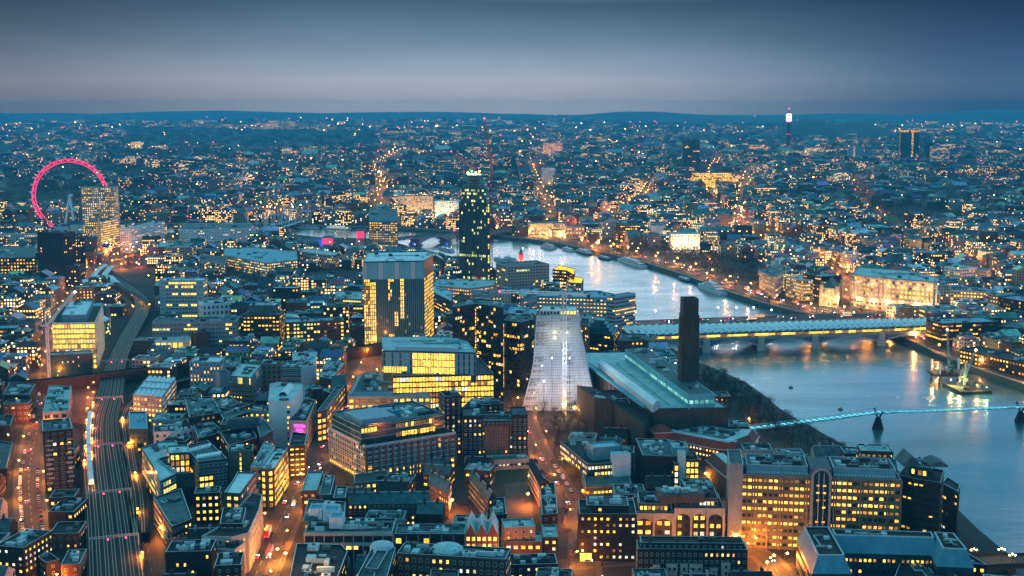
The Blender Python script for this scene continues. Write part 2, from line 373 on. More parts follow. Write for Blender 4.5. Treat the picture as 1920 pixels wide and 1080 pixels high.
def body(root, poly, z0, z1, wall, roof, trim='trim', name='wall', par=0.9, bands=0, fins=0, fin_m=None, bandm=None, rname='roof'):
    b = MB(wall, trim); n = len(poly); inn = inset(poly, .45); zt = z1+par
    for i in range(n):
        p, q_ = poly[i], poly[(i+1) % n]; ip, iq = inn[i], inn[(i+1) % n]
        b.quad((*p[:2], z0), (*q_[:2], z0), (*q_[:2], zt), (*p[:2], zt), 0)
        b.quad((*p[:2], zt), (*q_[:2], zt), (*iq, zt), (*ip, zt), 1); b.quad((*iq, z1), (*ip, z1), (*ip, zt), (*iq, zt), 0)
        if facing(p, q_):
            d = Vector((q_[0]-p[0], q_[1]-p[1])); L = d.length; ang = math.atan2(d.y, d.x); d.normalize(); nn = Vector((d.y, -d.x))
            if bands and L > 4:
                nf = max(1, int((z1-z0)/bands)); 
                for f in range(1, nf+1):
                    c = Vector((p[0], p[1]))+d*(L/2)+nn*.10; b.box((c.x, c.y, z0+(z1-z0)*f/nf-.45), (L-.1, .22, .35), ang, bandm or 0)
            if fins and L > 4:
                k = max(1, int(L/fins))
                for f in range(k+1):
                    c = Vector((p[0], p[1]))+d*(L*f/k)+nn*.22; b.box((c.x, c.y, z0), (.45, .5, z1-z0), ang, fin_m or 0)
    o = b.build(name, root)
    r = MB(roof); r.poly([(*p, z1) for p in inn]); ROOF[root.name] = r.build(rname, root)
    return o
ROOF = {}
def roof_units(root, poly, z, n, seed=0, size=(2, 6), mats=('plant_metal', 'trim', 'unit_dark', 'roof_grey', 'roof_pale'), hmax=2.6):
    if n <= 0: return
    rf = ROOF.get(root.name, root); lo = root.location
    r = random.Random(seed*31+n); ins = inset(poly, 1.5); xs = [p[0] for p in ins]; ys = [p[1] for p in ins]
    e = Vector(poly[1][:2])-Vector(poly[0][:2]); ang = math.atan2(e.y, e.x); k = 0; t = 0; used = []
    while k < n and t < n*30:
        t += 1; x, y = r.uniform(min(xs), max(xs)), r.uniform(min(ys), max(ys)); w, d = r.uniform(*size), r.uniform(*size)
        if k % 4 == 3: w, d = w*2.2, d*.35
        rad = math.hypot(w, d)/2
        if not inside(x, y, ins) or min(segd(x, y, ins[i], ins[(i+1) % len(ins)]) for i in range(len(ins))) < rad*.75: continue
        if any(math.hypot(x-u, y-v) < (rad+s)*.8 for u, v, s in used): continue
        used.append((x, y, rad)); h = r.uniform(.8, hmax); b = MB(r.choice(mats)); b.box((x, y, z), (w, d, h), ang)
        if w > 3 and d > 2.2 and r.random() < .6:                       # a ventilation unit: fan ring on top
            b.lathe((x, y, z+h), ((.9, 0), (.9, .35), (.6, .35), (.6, .05)), 8, 'unit_dark')
        b.build('roof_unit', rf, lo); k += 1
    for s in range(min(3, n//3)):
        if len(used) < 2: break
        a, c = r.sample(used, 2); b = MB(r.choice(('trim', 'unit_dark', 'plant_metal'))); b.bar((a[0], a[1], z+.5), (c[0], a[1], z+.5), .5); b.bar((c[0], a[1], z+.5), (c[0], c[1], z+.5), .5)
        if inside(c[0], a[1], ins): b.build('roof_duct', rf, lo)
BL = {}
def bld(name, label, cat, H, foot, wall, roof='roof_teal', st=None, lit=None, plant=4, z0=GZ, cap=100, bands=0, fins=0, fin_m=None, bandm=None,
        trim='trim', par=.9, skip=0, margin=5, group=None, pf=None, edges=None, wz=None, key=None, lim=1e9, size=(2, 6)):
    if H < 0:
        a = foot[1] if isinstance(foot[0], str) else foot[0]; H = hfrom(a[0], a[1], -H)
    poly = footprint(foot, H); cx = sum(p[0] for p in poly)/len(poly); cy = sum(p[1] for p in poly)/len(poly)
    root = thing(name, (cx, cy, z0), label, cat, group)
    body(root, poly, z0, H, wall, roof, trim, 'wall', par, bands, fins, fin_m, bandm)
    roof_units(root, poly, H, plant, int(cx), size)
    if st:
        L = []
        for i in range(len(poly)):
            P, Q = poly[i], poly[(i+1) % len(poly)]
            if facing(P, Q): wins(L, P, Q, *(wz or (z0+.6, H)), st, lit, skip, pf=pf)
        d = math.hypot(cx, cy)
        put_windows(root, L, cap)
    HERO.append((poly, margin)); root['_p'] = 0; del root['_p']
    BL[key or name+str(len(BL))] = (root, poly, H)
    return root, poly, H
def tier(root, poly, z0, H, wall, roof='roof_teal', st=None, lit=None, plant=3, cap=60, bands=0, fins=0, fin_m=None, trim='trim', par=.6, name='upper_storey', pf=None, size=(2, 5), **kw):
    """a set-back upper storey of the same building"""
    if poly and isinstance(poly[0], str) or (poly and isinstance(poly[0], tuple) and poly[0][1] > 150 and poly[0][0] >= 0 and poly[0][0] < 1920 and False): poly = footprint(poly, H)
    body(root, poly, z0, H, wall, roof, trim, name, par, bands, fins, fin_m, rname=name+'_roof' if False else 'roof')
    roof_units(root, poly, H, plant, int(poly[0][0])+1, size)
    if st:
        L = []
        for i in range(len(poly)):
            P, Q = poly[i], poly[(i+1) % len(poly)]
            if facing(P, Q): wins(L, P, Q, z0+.3, H, st, lit, pf=pf)
        put_windows(root, L, cap)
def lerp(a, b, t): return Vector(a)*(1-t)+Vector(b)*t
def crane(label, base, zb, zt, jib_end, mast_m='red_steel', jib_m=None, lamp='lamp_red', w=1.8, tail=8, group='tower cranes over the building sites'):
    """tower crane: lattice mast, cab, luffing jib with tie rods, counterweight, warning lamps"""
    t = thing('tower_crane', (base[0], base[1], zb), label, 'crane', group)
    def lattice(a, b, w, name, m):
        g = MB(m); a, b = Vector(a), Vector(b); d = (b-a); L = d.length; d.normalize()
        up = Vector((0, 0, 1)) if abs(d.z) < .9 else Vector((0, 1, 0)); x = d.cross(up).normalized()*(w/2); y = x.cross(d).normalized()*(w/2)
        cs = [-x-y, x-y, x+y, -x+y]; th = max(.3, w*.24)
        for c in cs: g.bar(a+c, b+c, th)
        n = max(2, int(L/(w*1.6)))
        for k in range(n):
            p, q_ = a+d*(L*k/n), a+d*(L*(k+1)/n)
            for i in range(4):
                c0, c1 = cs[i], cs[(i+1) % 4]; g.bar(p+c0, q_+c1, th*.6) if k % 2 else g.bar(p+c1, q_+c0, th*.6)
        return g.build(name, t)
    top = Vector((base[0], base[1], zt)); lattice((base[0], base[1], zb), top, w, 'mast', mast_m)
    e = Vector(jib_end); dr = (e-top); hd = Vector((dr.x, dr.y, 0)); hd = hd.normalized() if hd.length > .1 else Vector((1, 0, 0))
    lattice(top+Vector((0, 0, 2)), e, w*.75, 'jib', jib_m or mast_m)
    g = MB(jib_m or mast_m); back = top-hd*tail+Vector((0, 0, 2)); apex = top+Vector((0, 0, 10))-hd*2
    g.bar(top+Vector((0, 0, 2)), back, w*.7); g.bar(top, apex, w*.4); g.bar(apex, lerp(top, e, .75), .2); g.bar(apex, back, .25); g.build('counter_jib', t)
    mbox('counterweight', (back.x, back.y, back.z-2.5), (2.4, 2.4, 3), 0, 'concrete_dark', t)
    mbox('cab', (top.x+hd.x*1.8, top.y+hd.y*1.8, zt-1.5), (2, 2, 2.4), 0, 'trim', t)
    g = MB(lamp); g.lathe(tuple(e), ((0, -1.0), (1.0, 0), (0, 1.0)), 6); g.build('warning_lamp', t)
    return t
# ---------------------------------------------------------------- land, river, sky-line
NB = [(-500, 424), (-200, 424), (225, 424), (345, 424), (480, 424), (600, 428), (700, 431), (800, 435), (870, 441), (930, 446), (960, 450), (1000, 455), (1050, 462), (1100, 472), (1150, 484), (1210, 499),
      (1290, 525), (1360, 552), (1430, 576), (1500, 594), (1600, 610), (1650, 622), (1690, 641), (1740, 664), (1800, 690), (1860, 711), (1920, 732), (2300, 870)]
SB = [(-500, 444), (-200, 443), (130, 441), (345, 441), (480, 441), (540, 443), (600, 450), (700, 452), (745, 461), (790, 473), (850, 487), (920, 511), (1000, 535), (1080, 565), (1150, 603), (1200, 632), (1240, 650),
      (1270, 668), (1310, 690), (1345, 704), (1385, 721), (1420, 748), (1450, 772), (1500, 800), (1560, 835), (1600, 856), (1660, 885), (1750, 930), (1800, 975), (1835, 1010), (1880, 1048), (1960, 1110), (2300, 1400)]
nb = [at(x, y, 0).xy for x, y in NB]; sb = [at(x, y, 0).xy for x, y in SB]
def land(name, bank, rest, wallm):
    b = MB('land', wallm); pts = [Vector(p) for p in bank]+[Vector(p) for p in rest]; pts = ccw(pts)
    b.poly([(*p, GZ) for p in pts], 0)
    s = 1 if area2(bank+rest) > 0 else -1
    for i in range(len(bank)-1):
        p, q_ = bank[i], bank[i+1]
        if s < 0: p, q_ = q_, p
        b.quad((*p, -3), (*q_, -3), (*q_, GZ), (*p, GZ), 1)
    return tag(b.build(name), kind='structure')
m, nt, o = newmat('land')
p = nd(nt, 'ShaderNodeBsdfPrincipled', i_Roughness=0.9); g = nd(nt, 'ShaderNodeNewGeometry')
n1 = nd(nt, 'ShaderNodeTexNoise', i_Scale=0.02, i_Detail=10.0, i_Roughness=0.7); nt.links.new(g.outputs['Position'], n1.inputs['Vector'])
vo = nd(nt, 'ShaderNodeTexVoronoi', i_Scale=0.03); nt.links.new(g.outputs['Position'], vo.inputs['Vector'])
c = ramp(nt, n1.outputs[0], [(0.35, (0.012, 0.013, 0.012)), (0.5, (0.03, 0.028, 0.026)), (0.62, (0.06, 0.055, 0.048)), (0.72, (0.02, 0.03, 0.014))])
c = mixc(nt, 0.35, c, mixc(nt, 1.0, c, vo.outputs['Color'], 'MULTIPLY')); nt.links.new(c, p.inputs['Base Color']); nt.links.new(p.outputs[0], o.inputs[0])
mat('quay_wall', (0.10, 0.095, 0.085), 0.9, .35, .3)
north = land('ground', nb, [(24000, nb[-1][1]-200), (24000, 23500), (-24000, 23500), (-24000, nb[0][1])], 'quay_wall')
south = land('ground', sb, [(3000, -600), (-6000, -600), (-8000, sb[0][1]-20)], 'quay_wall')
# the river: silty, slightly rippled
m, nt, o = newmat('river_water')
p = nd(nt, 'ShaderNodeBsdfPrincipled', i_Roughness=0.16, i_IOR=1.6); p.inputs['Base Color'].default_value = (0.055, 0.12, 0.125, 1)
p.inputs['Specular IOR Level'].default_value = 0.8
g = nd(nt, 'ShaderNodeNewGeometry'); mp = nd(nt, 'ShaderNodeMapping'); mp.inputs['Rotation'].default_value = (0, 0, R(28)); mp.inputs['Scale'].default_value = (.35, 1.0, 1); nt.links.new(g.outputs['Position'], mp.inputs[0])
n1 = nd(nt, 'ShaderNodeTexNoise', i_Scale=0.16, i_Detail=6.0, i_Roughness=0.6, i_Distortion=0.6); nt.links.new(mp.outputs[0], n1.inputs['Vector'])
n2 = nd(nt, 'ShaderNodeTexNoise', i_Scale=0.012, i_Detail=5.0, i_Roughness=0.6, i_Distortion=1.2); nt.links.new(mp.outputs[0], n2.inputs['Vector'])
hh = mth(nt, 'ADD', mth(nt, 'MULTIPLY', n1.outputs[0], 1.0), mth(nt, 'MULTIPLY', n2.outputs[0], 3.0))
bp = nd(nt, 'ShaderNodeBump', i_Strength=0.13, i_Distance=1.0); nt.links.new(hh, bp.inputs['Height']); nt.links.new(bp.outputs[0], p.inputs['Normal'])
rr = nd(nt, 'ShaderNodeMapRange', n1=.35, n2=.65, n3=0.17, n4=0.28); nt.links.new(n2.outputs[0], rr.inputs[0]); nt.links.new(rr.outputs[0], p.inputs['Roughness'])
nt.links.new(p.outputs[0], o.inputs[0])
b = MB('river_water'); b.quad((-9000, -1500, 0), (9000, -1500, 0), (9000, 9000, 0), (-9000, 9000, 0)); tag(b.build('river'), kind='structure')
b = MB('mud'); fs = [(1345, 706), (1385, 722), (1420, 749), (1450, 773), (1500, 801), (1560, 836)]; fo = [(1352, 700), (1400, 714), (1440, 742), (1466, 765), (1516, 795), (1566, 832)]
for i in range(len(fs)-1):
    a, c_, d_, e_ = at(*fs[i], 0), at(*fs[i+1], 0), at(*fo[i+1], 0), at(*fo[i], 0); b.quad((a.x, a.y, 1.2), (c_.x, c_.y, 1.2), (d_.x, d_.y, -.3), (e_.x, e_.y, -.3))
tag(b.build('foreshore_beach'), kind='structure')
# far hills
mat('hill', (0.035, 0.05, 0.05), 0.95, .4, .002, streak=False)
def hill(name, x0, x1, dist, depth, prof):
    b = MB('hill'); nx, ny = 90, 8; pts = []
    for j in range(ny+1):
        row = []
        for i in range(nx+1):
            t = i/nx; px = x0+(x1-x0)*t; u = j/ny; d = dist+depth*(u-.5); r = ray(px, 205); k = d/math.hypot(r.x, r.y)
            e = math.sin(math.pi*u)**1.2*math.sin(math.pi*min(1, max(0, t)))**.5; h = 0
            for q0, hq in prof:
                h = max(h, hq*math.exp(-((t-q0)/.22)**2))
            h = h*e*(1+.12*noise.noise((t*14, u*3, dist)))
            row.append((r.x*k, r.y*k, GZ-3+h))
        pts.append(row)
    for j in range(ny):
        for i in range(nx): b.quad(pts[j][i], pts[j][i+1], pts[j+1][i+1], pts[j+1][i])
    tag(b.build(name), kind='structure')
hill('hills', 1180, 2300, 15500, 3500, [(.15, 100), (.35, 105), (.62, 150), (.85, 150)])
hill('hills', 1380, 1760, 9000, 1800, [(.35, 125), (.6, 110)])
hill('hills', 700, 1500, 17000, 3500, [(.3, 90), (.65, 115)])
hill('hills', -300, 1100, 20000, 4000, [(.2, 95), (.5, 105), (.8, 105)])

# ---------------------------------------------------------------- roads, pavements, railway
ROADS = []
def ribbon(b, pts, w, z, m=0, off=0.0, ws=None):
    L = []
    for i, p in enumerate(pts):
        a = pts[max(0, i-1)]; c = pts[min(len(pts)-1, i+1)]; d = (Vector(c[:2])-Vector(a[:2])).normalized(); n = Vector((-d.y, d.x)); c0 = Vector(p[:2])+n*off*(ws[i] if ws else 1); hw = w/2*(ws[i] if ws and w > 1 else 1)
        L.append((c0-n*hw, c0+n*hw))
    for i in range(len(L)-1): b.quad((*L[i][0], z), (*L[i+1][0], z), (*L[i+1][1], z), (*L[i][1], z), m)
def smooth(pts, k=6):
    out = []; n = len(pts)
    for i in range(n-1):
        p0, p1, p2, p3 = (Vector(pts[max(0, min(n-1, j))][:2]) for j in (i-1, i, i+1, i+2))
        for s in range(k):
            t = s/k; out.append(.5*((2*p1)+(p2-p0)*t+(2*p0-5*p1+4*p2-p3)*t*t+(3*p1-p0-3*p2+p3)*t**3))
    out.append(Vector(pts[-1][:2])); return out
def road(px, w, z=GZ, name='road', mark=True, pave=3.0, layer=0, world=False):
    pts = smooth([p if world else at(*p, z) for p in px]); ROADS.append((pts, w/2+pave+2))
    dz = layer*.012
    if pave:
        for s in (-1, 1):
            b = MB('pavement'); ribbon(b, pts, pave, z+.13+dz, 0, s*(w/2+pave/2))
            # kerb step
            inner = [];
            ribbon(b, pts, .12, z+.135+dz, 0, s*(w/2+.0))
            tag(b.build('pavement'), kind='structure')
    b = MB('asphalt'); ribbon(b, pts, w, z+.05+dz); tag(b.build(name), kind='structure')
    if mark:
        b = MB('marking'); L = 0
        for i in range(len(pts)-1):
            a, c = pts[i], pts[i+1]; l = (c-a).length; d = (c-a).normalized(); n = Vector((-d.y, d.x)); t = 0
            while t < l-3:
                p = a+d*t; 
                if int((L+t)/7) % 2 == 0: b.quad(*[(*(p+d*u+n*v), z+.056+dz) for u, v in ((0, -.1), (3, -.1), (3, .1), (0, .1))])
                t += 3.5
            L += l
        if b.f: tag(b.build('road_marking'), kind='structure')
    return pts
r_south = road([(470, 1100), (505, 1020), (545, 940), (585, 880), (618, 830), (648, 780), (672, 735), (690, 700), (704, 670), (716, 648)], 19)
r_mid = road([(1100, 1110), (1096, 1040), (1085, 985), (1060, 925), (1022, 865), (1000, 820), (985, 780), (978, 745)], 11)
r_cross = road([(960, 1064), (1050, 1060), (1190, 1050), (1300, 1042), (1400, 1036), (1440, 1050), (1500, 1130)], 10, layer=1)
r_left = road([(72, 1110), (62, 1000), (54, 900), (64, 830), (78, 770), (90, 715), (102, 660), (122, 590), (150, 540), (180, 500)], 13)
r_lane = road([(290, 1110), (274, 1000), (270, 930), (256, 860), (244, 815), (236, 780)], 9)
r_rail = road([(160, 900), (164, 830), (166, 780), (168, 735)], 6, mark=False, pave=0)
r_emb = road([(-100, 412), (150, 412), (350, 411), (520, 411), (640, 414), (760, 418), (880, 425), (950, 434), (1020, 444), (1100, 456), (1180, 474), (1270, 498), (1350, 528), (1420, 552), (1500, 573), (1590, 594), (1660, 606), (1720, 632), (1790, 668), (1870, 694), (1960, 722), (2100, 770)], 18)
r_york = road([(215, 505), (235, 480), (270, 462), (330, 452)], 14, layer=1)
r_n1 = road([(1650, 600), (1600, 560), (1575, 520), (1545, 490)], 14, layer=1)
r_king = road([(1060, 440), (1150, 400), (1200, 372), (1215, 350)], 14, layer=1, mark=False)
r_fl = road([(1100, 470), (1230, 448), (1370, 440), (1550, 470), (1750, 480), (1940, 505)], 12, layer=2, mark=False)
r_th = road([(1390, 1035), (1372, 960), (1340, 900), (1295, 860), (1200, 850)], 9, layer=2)
r_far = [road(p, 16, mark=False, pave=0, layer=3+i) for i, p in enumerate([
   [(1600, 470), (1400, 420), (1340, 380), (1330, 330), (1345, 300)], [(0, 395), (300, 372), (560, 372), (760, 350), (900, 330)], [(1010, 445), (1040, 400), (1010, 350), (990, 300)],
   [(1380, 450), (1385, 410), (1390, 370), (1400, 330)], [(700, 400), (720, 350), (700, 310), (760, 280)], [(1920, 560), (1820, 500), (1700, 440), (1640, 400), (1600, 340)]])]
# railway viaduct
TRK = (-10.6, -6.9, -3.4, .6, 4.0, 7.6, 11.0)
def viaduct(name, px, w, H, ntr, label, wall='brick_dark', world=None, k=6):
    pts = smooth([at(*p, H) for p in px] if world is None else world, k); t = thing(name, (*pts[0], GZ), label, 'railway'); WS = [1.08-.42*max(0, min(1, (p.length-850)/380)) if ntr == 7 else 1 for p in pts]
    b = MB(wall, 'trim'); n = len(pts); Ls = []
    for i, p in enumerate(pts):
        a = pts[max(0, i-1)]; c = pts[min(n-1, i+1)]; d = (c-a).normalized(); nn = Vector((-d.y, d.x)); Ls.append((p-nn*w/2*WS[i], p+nn*w/2*WS[i]))
    for i in range(n-1):
        for s in (0, 1):
            p, q_ = Ls[i][s], Ls[i+1][s]
            if s: p, q_ = q_, p
            b.quad((*p, GZ), (*q_, GZ), (*q_, H+1.1), (*p, H+1.1), 0)
            d = (q_-p).normalized(); inn = Vector((-d.y, d.x))*.4; b.quad((*p, H+1.1), (*q_, H+1.1), (*(q_+inn), H+1.1), (*(p+inn), H+1.1), 0)
            b.quad((*(q_+inn), H), (*(p+inn), H), (*(p+inn), H+1.1), (*(q_+inn), H+1.1), 0)
    b.build('viaduct_wall', t)
    b = MB('ballast'); ribbon(b, pts, w-.8, H, 0, 0, WS); b.build('track_bed', t)
    for j in range(ntr):
        b = MB('rail_steel', 'black_wall'); o_ = (TRK[j] if ntr == 7 else (j-(ntr-1)/2)*((w-3)/max(1, ntr)))
        for s in (-.72, .72): ribbon(b, pts, .30, H+.22, 0, o_+s, WS)
        for i in range(len(pts)-1):
            a, c = pts[i], pts[i+1]; l = (c-a).length; d = (c-a).normalized(); nn = Vector((-d.y, d.x)); u = 0; oo = o_*WS[i]
            if math.hypot(*a) > 900: break
            while u < l:
                p = a+d*u+nn*oo; b.quad((*(p-nn*1.2-d*.12), H+.05), (*(p+nn*1.2-d*.12), H+.05), (*(p+nn*1.2+d*.12), H+.05), (*(p-nn*1.2+d*.12), H+.05), 1); u += 1.6
        b.build('track', t)
    ROADS.append((pts, w/2+3)); return t, pts
vx, rail_pts = viaduct('railway_viaduct', [(222, 1110), (212, 1000), (204, 930), (196, 870), (192, 820), (194, 780), (206, 740), (214, 696), (228, 656), (249, 614), (264, 588), (267, 567), (252, 548), (226, 530), (200, 513), (184, 500)], 26, 11, 7, 'broad brick railway viaduct with seven curving tracks down the left side')
vy, rail2 = viaduct('railway_viaduct', [(262, 1000), (258, 930), (246, 870), (240, 820), (236, 785), (246, 760), (275, 735), (330, 716), (400, 700)], 11, 11, 2, 'branch railway viaduct curving right past the white ribbed hall')
vz, rail3 = viaduct('railway_viaduct', [(-60, 722), (60, 716), (170, 704), (290, 690), (380, 682), (470, 676), (560, 668), (640, 658), (712, 646), (800, 640)], 9, 14.5, 2, 'dark railway viaduct crossing over the main tracks beneath the teal ribbed tower', k=8)
# ================================================================ foreground buildings
def colpf(bright, pal='half'):                 # lit columns: bright = list of (u0,u1,v0,v1,mat)
    def f(u, v, i, k):
        for a, b_, c, d, m_ in bright:
            if a <= u <= b_ and c <= v <= d: return m_ if rnd.random() < .93 else 'lit_d'
        return ''
    return f
def arch_mesh(b, c, ang, w, h, m, y=-.3, n=8):   # filled half-round window standing on a wall
    ca, sa = math.cos(ang), math.sin(ang)
    P = [(-w/2, 0), (w/2, 0)]+[(w/2*math.cos(math.pi*k/n), h*math.sin(math.pi*k/n)) for k in range(1, n)]
    pts = [(c[0]+x*ca-y*sa, c[1]+x*sa+y*ca, c[2]+z) for x, z in P]; o_ = (c[0]-y*sa, c[1]+y*ca, c[2]+h*.4)
    for i in range(len(pts)): b.tri(o_, pts[i], pts[(i+1) % len(pts)], m)
def edge(poly, i): P, Q = Vector(poly[i][:2]), Vector(poly[(i+1) % len(poly)][:2]); d = (Q-P); return P, Q, d.normalized(), d.length, math.atan2(d.y, d.x)
def front(poly):                                   # index of the edge that faces the camera most, weighted by length
    best = None
    for i in range(len(poly)):
        P, Q, d, L, a = edge(poly, i); n = Vector((d.y, -d.x)); s = n.dot(-((P+Q)/2).normalized())*L
        if best is None or s > best[0]: best = (s, i)
    return best[1]

# --- 1 big beige riverside offices
root, poly, H = bld('office_block', 'long beige riverside office block with rows of orange lit windows and dark arched atrium', 'office', -1027, ('r', (1391, 892), (1690, 903), 34), 'beige', 'roof_grey',
    (2.7, 3.75, 2.2, 1.9, 'amber', 'metal_dark'), plant=16, bands=3.75, bandm='beige', cap=100, key='river')
i = front(poly); P, Q, d, L, ang = edge(poly, i); n = Vector((d.y, -d.x)); F = P if P.x < Q.x else Q
b = MB('beige');
for k in range(13): c = P+d*(L*k/12)+n*.5; b.box((c.x, c.y, GZ), (.9, 1.1, H-GZ+.6), ang)
b.build('pier', root)
c = P+d*(L*.5)+n*1.0; wA = L*.095
b = MB('concrete', 'glass_dark', 'trim'); b.box((c.x, c.y, GZ), (wA*1.35, 2.6, H-GZ+2), ang, 0)
arch_mesh(b, (c.x, c.y, H+1.6), ang, wA*1.35, wA*.62, 0, -1.32, 12); b.build('atrium_bay', root)
b = MB('glass_dark', 'trim'); b.box((c.x+n.x*1.35, c.y+n.y*1.35, GZ+2), (wA, .3, H-GZ-1), ang, 0); arch_mesh(b, (c.x+n.x*1.35, c.y+n.y*1.35, H+1), ang, wA, wA*.5, 0, -.16, 12)
for s in (-.17, .17): cc = c+d*(wA*s)+n*1.6; b.box((cc.x, cc.y, GZ+4), (.3, .3, H-GZ), ang, 1)
b.build('atrium_glass', root); L2 = []
wins(L2, *( (c-d*wA*.45+n*1.6), (c+d*wA*.45+n*1.6)), GZ+3, H-1, (2.2, 3.75, 1.9, 1.3, 'amber', 'metal_dark')); put_windows(root, L2, 30)
b = MB('roof_grey'); cR = c-n*14; b.prism(ccw([cR-d*wA*.7-n*12, cR+d*wA*.7-n*12, cR+d*wA*.7+n*13, cR-d*wA*.7+n*13]), H, H+5); b.build('atrium_roof', root)
for s0, s1 in ((.03, .42), (.58, .97)):
    a0 = P+d*(L*s0)-n*4; a1 = P+d*(L*s1)-n*4; body(root, ccw([a0, a1, a1-n*22, a0-n*22]), H, H+4.5, 'grey_blue', 'roof_grey', name='mansard_storey'); roof_units(root, ccw([a0, a1, a1-n*22, a0-n*22]), H+4.5, 14, 5, (2, 7))
    b = MB('trim')
    for k in range(18): cc = lerp(a0, a1, (k+.5)/18)+n*1.2; b.box((cc.x, cc.y, H+.9), (1.3, 1.0, 1.3), ang)
    b.build('cooling_units', root)
e0 = P-d*7+n*2; body(root, ccw([e0, e0+d*7.5, e0+d*7.5-n*30, e0-n*30]), GZ, H+6, 'concrete', 'roof_grey', name='end_tower')
# --- brown river end block
root, poly, H = bld('office_block', 'dark bronze glass office tower at the river end of the beige block', 'office', hfrom(1692, 893, 1020), ((1684, 893), (1712, 900), (1764, 908), (1770, 884), (1700, 872)), 'brick_dark', 'roof_dark', (2.5, 3.7, 2.2, 1.3, 'few', 'metal_dark'), plant=3, bands=3.7, bandm='metal_dark')
tier(root, inset(poly, 5), H, H+6, 'teal_dark', 'roof_grey', (2.4, 5, 2.1, 3, 'half', 'metal_dark'))
b = MB('roof_grey', 'trim'); cx, cy = root.location.x, root.location.y
for k, (u, v, w_, l_, h_) in enumerate(((-6, 4, 9, 16, 12), (8, 2, 10, 14, 9))):
    b.prism(ccw([(cx+u-w_/2, cy+v-l_/2), (cx+u+w_/2, cy+v-l_/2), (cx+u+w_/2, cy+v+l_/2), (cx+u-w_/2, cy+v+l_/2)]), H+6, H+7)
    A = (cx+u-w_/2, cy+v-l_/2, H+7); B = (cx+u+w_/2, cy+v-l_/2, H+7); C_ = (cx+u+w_/2, cy+v+l_/2, H+7); D = (cx+u-w_/2, cy+v+l_/2, H+7); E = (cx+u, cy+v-l_/2, H+h_); G = (cx+u, cy+v+l_/2, H+h_)
    b.quad(A, B, E, E); b.quad(B, C_, G, E, 0); b.quad(D, A, E, G, 0); b.tri(C_, D, G, 0)
b.build('pitched_roof', root)
root, poly, H = bld('office_block', 'low dark glazed block with river terrace beside the bronze glass tower', 'office', hfrom(1790, 925, 1012), ((1766, 908), (1796, 925), (1800, 912), (1776, 896)), 'brick_dark', 'roof_dark', (2.6, 3.7, 2.2, 1.6, 'few', 'metal_dark'), plant=2)
# --- U-shaped courtyard office, bottom right
H = 33
root = thing('office_block', (*at(1600, 1010, H).xy, GZ), 'dark courtyard office with teal sloping mansard roof on three wings at lower right', 'office')
def mans(A, nm, h, wallm='teal_dark'):
    top = ccw([at(*p, h).xy for p in A]); out_ = inset(top, -3.2); b = MB('blue_panel', 'trim')
    for i in range(len(top)):
        j = (i+1) % len(top); b.quad((*out_[i], h-7.5), (*out_[j], h-7.5), (*top[j], h+.6), (*top[i], h+.6), 0)
    ring(b, top, h+.3, h+.8, .15, 1, .5); b.build('mansard', root)
    b = MB('roof_dark'); b.poly([(*p, h) for p in top]); b.build('roof', root); roof_units(root, top, h, 4, int(A[0][0]), (1.5, 3), hmax=1.4)
    low = inset(top, -3.0); b = MB(wallm)
    for i in range(len(low)): j = (i+1) % len(low); b.quad((*low[i], GZ), (*low[j], GZ), (*low[j], h-7.4), (*low[i], h-7.4))
    b.build('wall', root); HERO.append((low, 4)); L3 = []
    for i in range(len(low)):
        if facing(low[i], low[(i+1) % len(low)]): wins(L3, low[i], low[(i+1) % len(low)], GZ+3, h-8, (2.2, 4.2, 1.5, 1.8, 'amber' if nm == 'back' else 'few', 'metal_dark'))
    put_windows(root, L3, 60)
mans([(1508, 990), (1553, 990), (1583, 1043), (1534, 1043)], 'left', H)
mans([(1560, 994), (1746, 1000), (1750, 1010), (1566, 1005)], 'back', H)
mans([(1752, 1000), (1788, 1002), (1812, 1032), (1768, 1030)], 'right', H)
root, poly, H = bld('roof_block', 'dark gabled hall with white framed skylights in the bottom right corner', 'building', 20, ((1690, 1052), (1775, 1046), (1812, 1080), (1850, 1150), (1650, 1150)), 'brick_dark', 'roof_dark', None, plant=0)
for k, (px, py) in enumerate(((1722, 1064), (1762, 1058), (1800, 1070), (1745, 1076), (1790, 1084))):
    c = at(px, py, 20.4); b = MB('trim', 'glass_teal'); b.prism(ccw([(c.x-3, c.y-4), (c.x+3, c.y-4), (c.x+3, c.y+4), (c.x-3, c.y+4)]), 20, 20.7); 
    for s in (-1, 1): b.quad((c.x+s*2.7, c.y-3.7, 20.72), (c.x+s*2.7, c.y+3.7, 20.72), (c.x, c.y+3.7, 22.2), (c.x, c.y-3.7, 22.2), 1)
    b.tri((c.x-2.7, c.y-3.7, 20.72), (c.x+2.7, c.y-3.7, 20.72), (c.x, c.y-3.7, 22.2), 1); b.bar((c.x, c.y-3.8, 22.2), (c.x, c.y+3.8, 22.2), .3, 0); b.build('skylight', root)
root, poly, H = bld('brick_building', 'dark slate roofed block beside the bridge approach in the far bottom right', 'building', 22, ((1700, 1030), (1815, 1040), (1850, 1062), (1700, 1050)), 'brick_dark', 'roof_teal', 'few', plant=6)

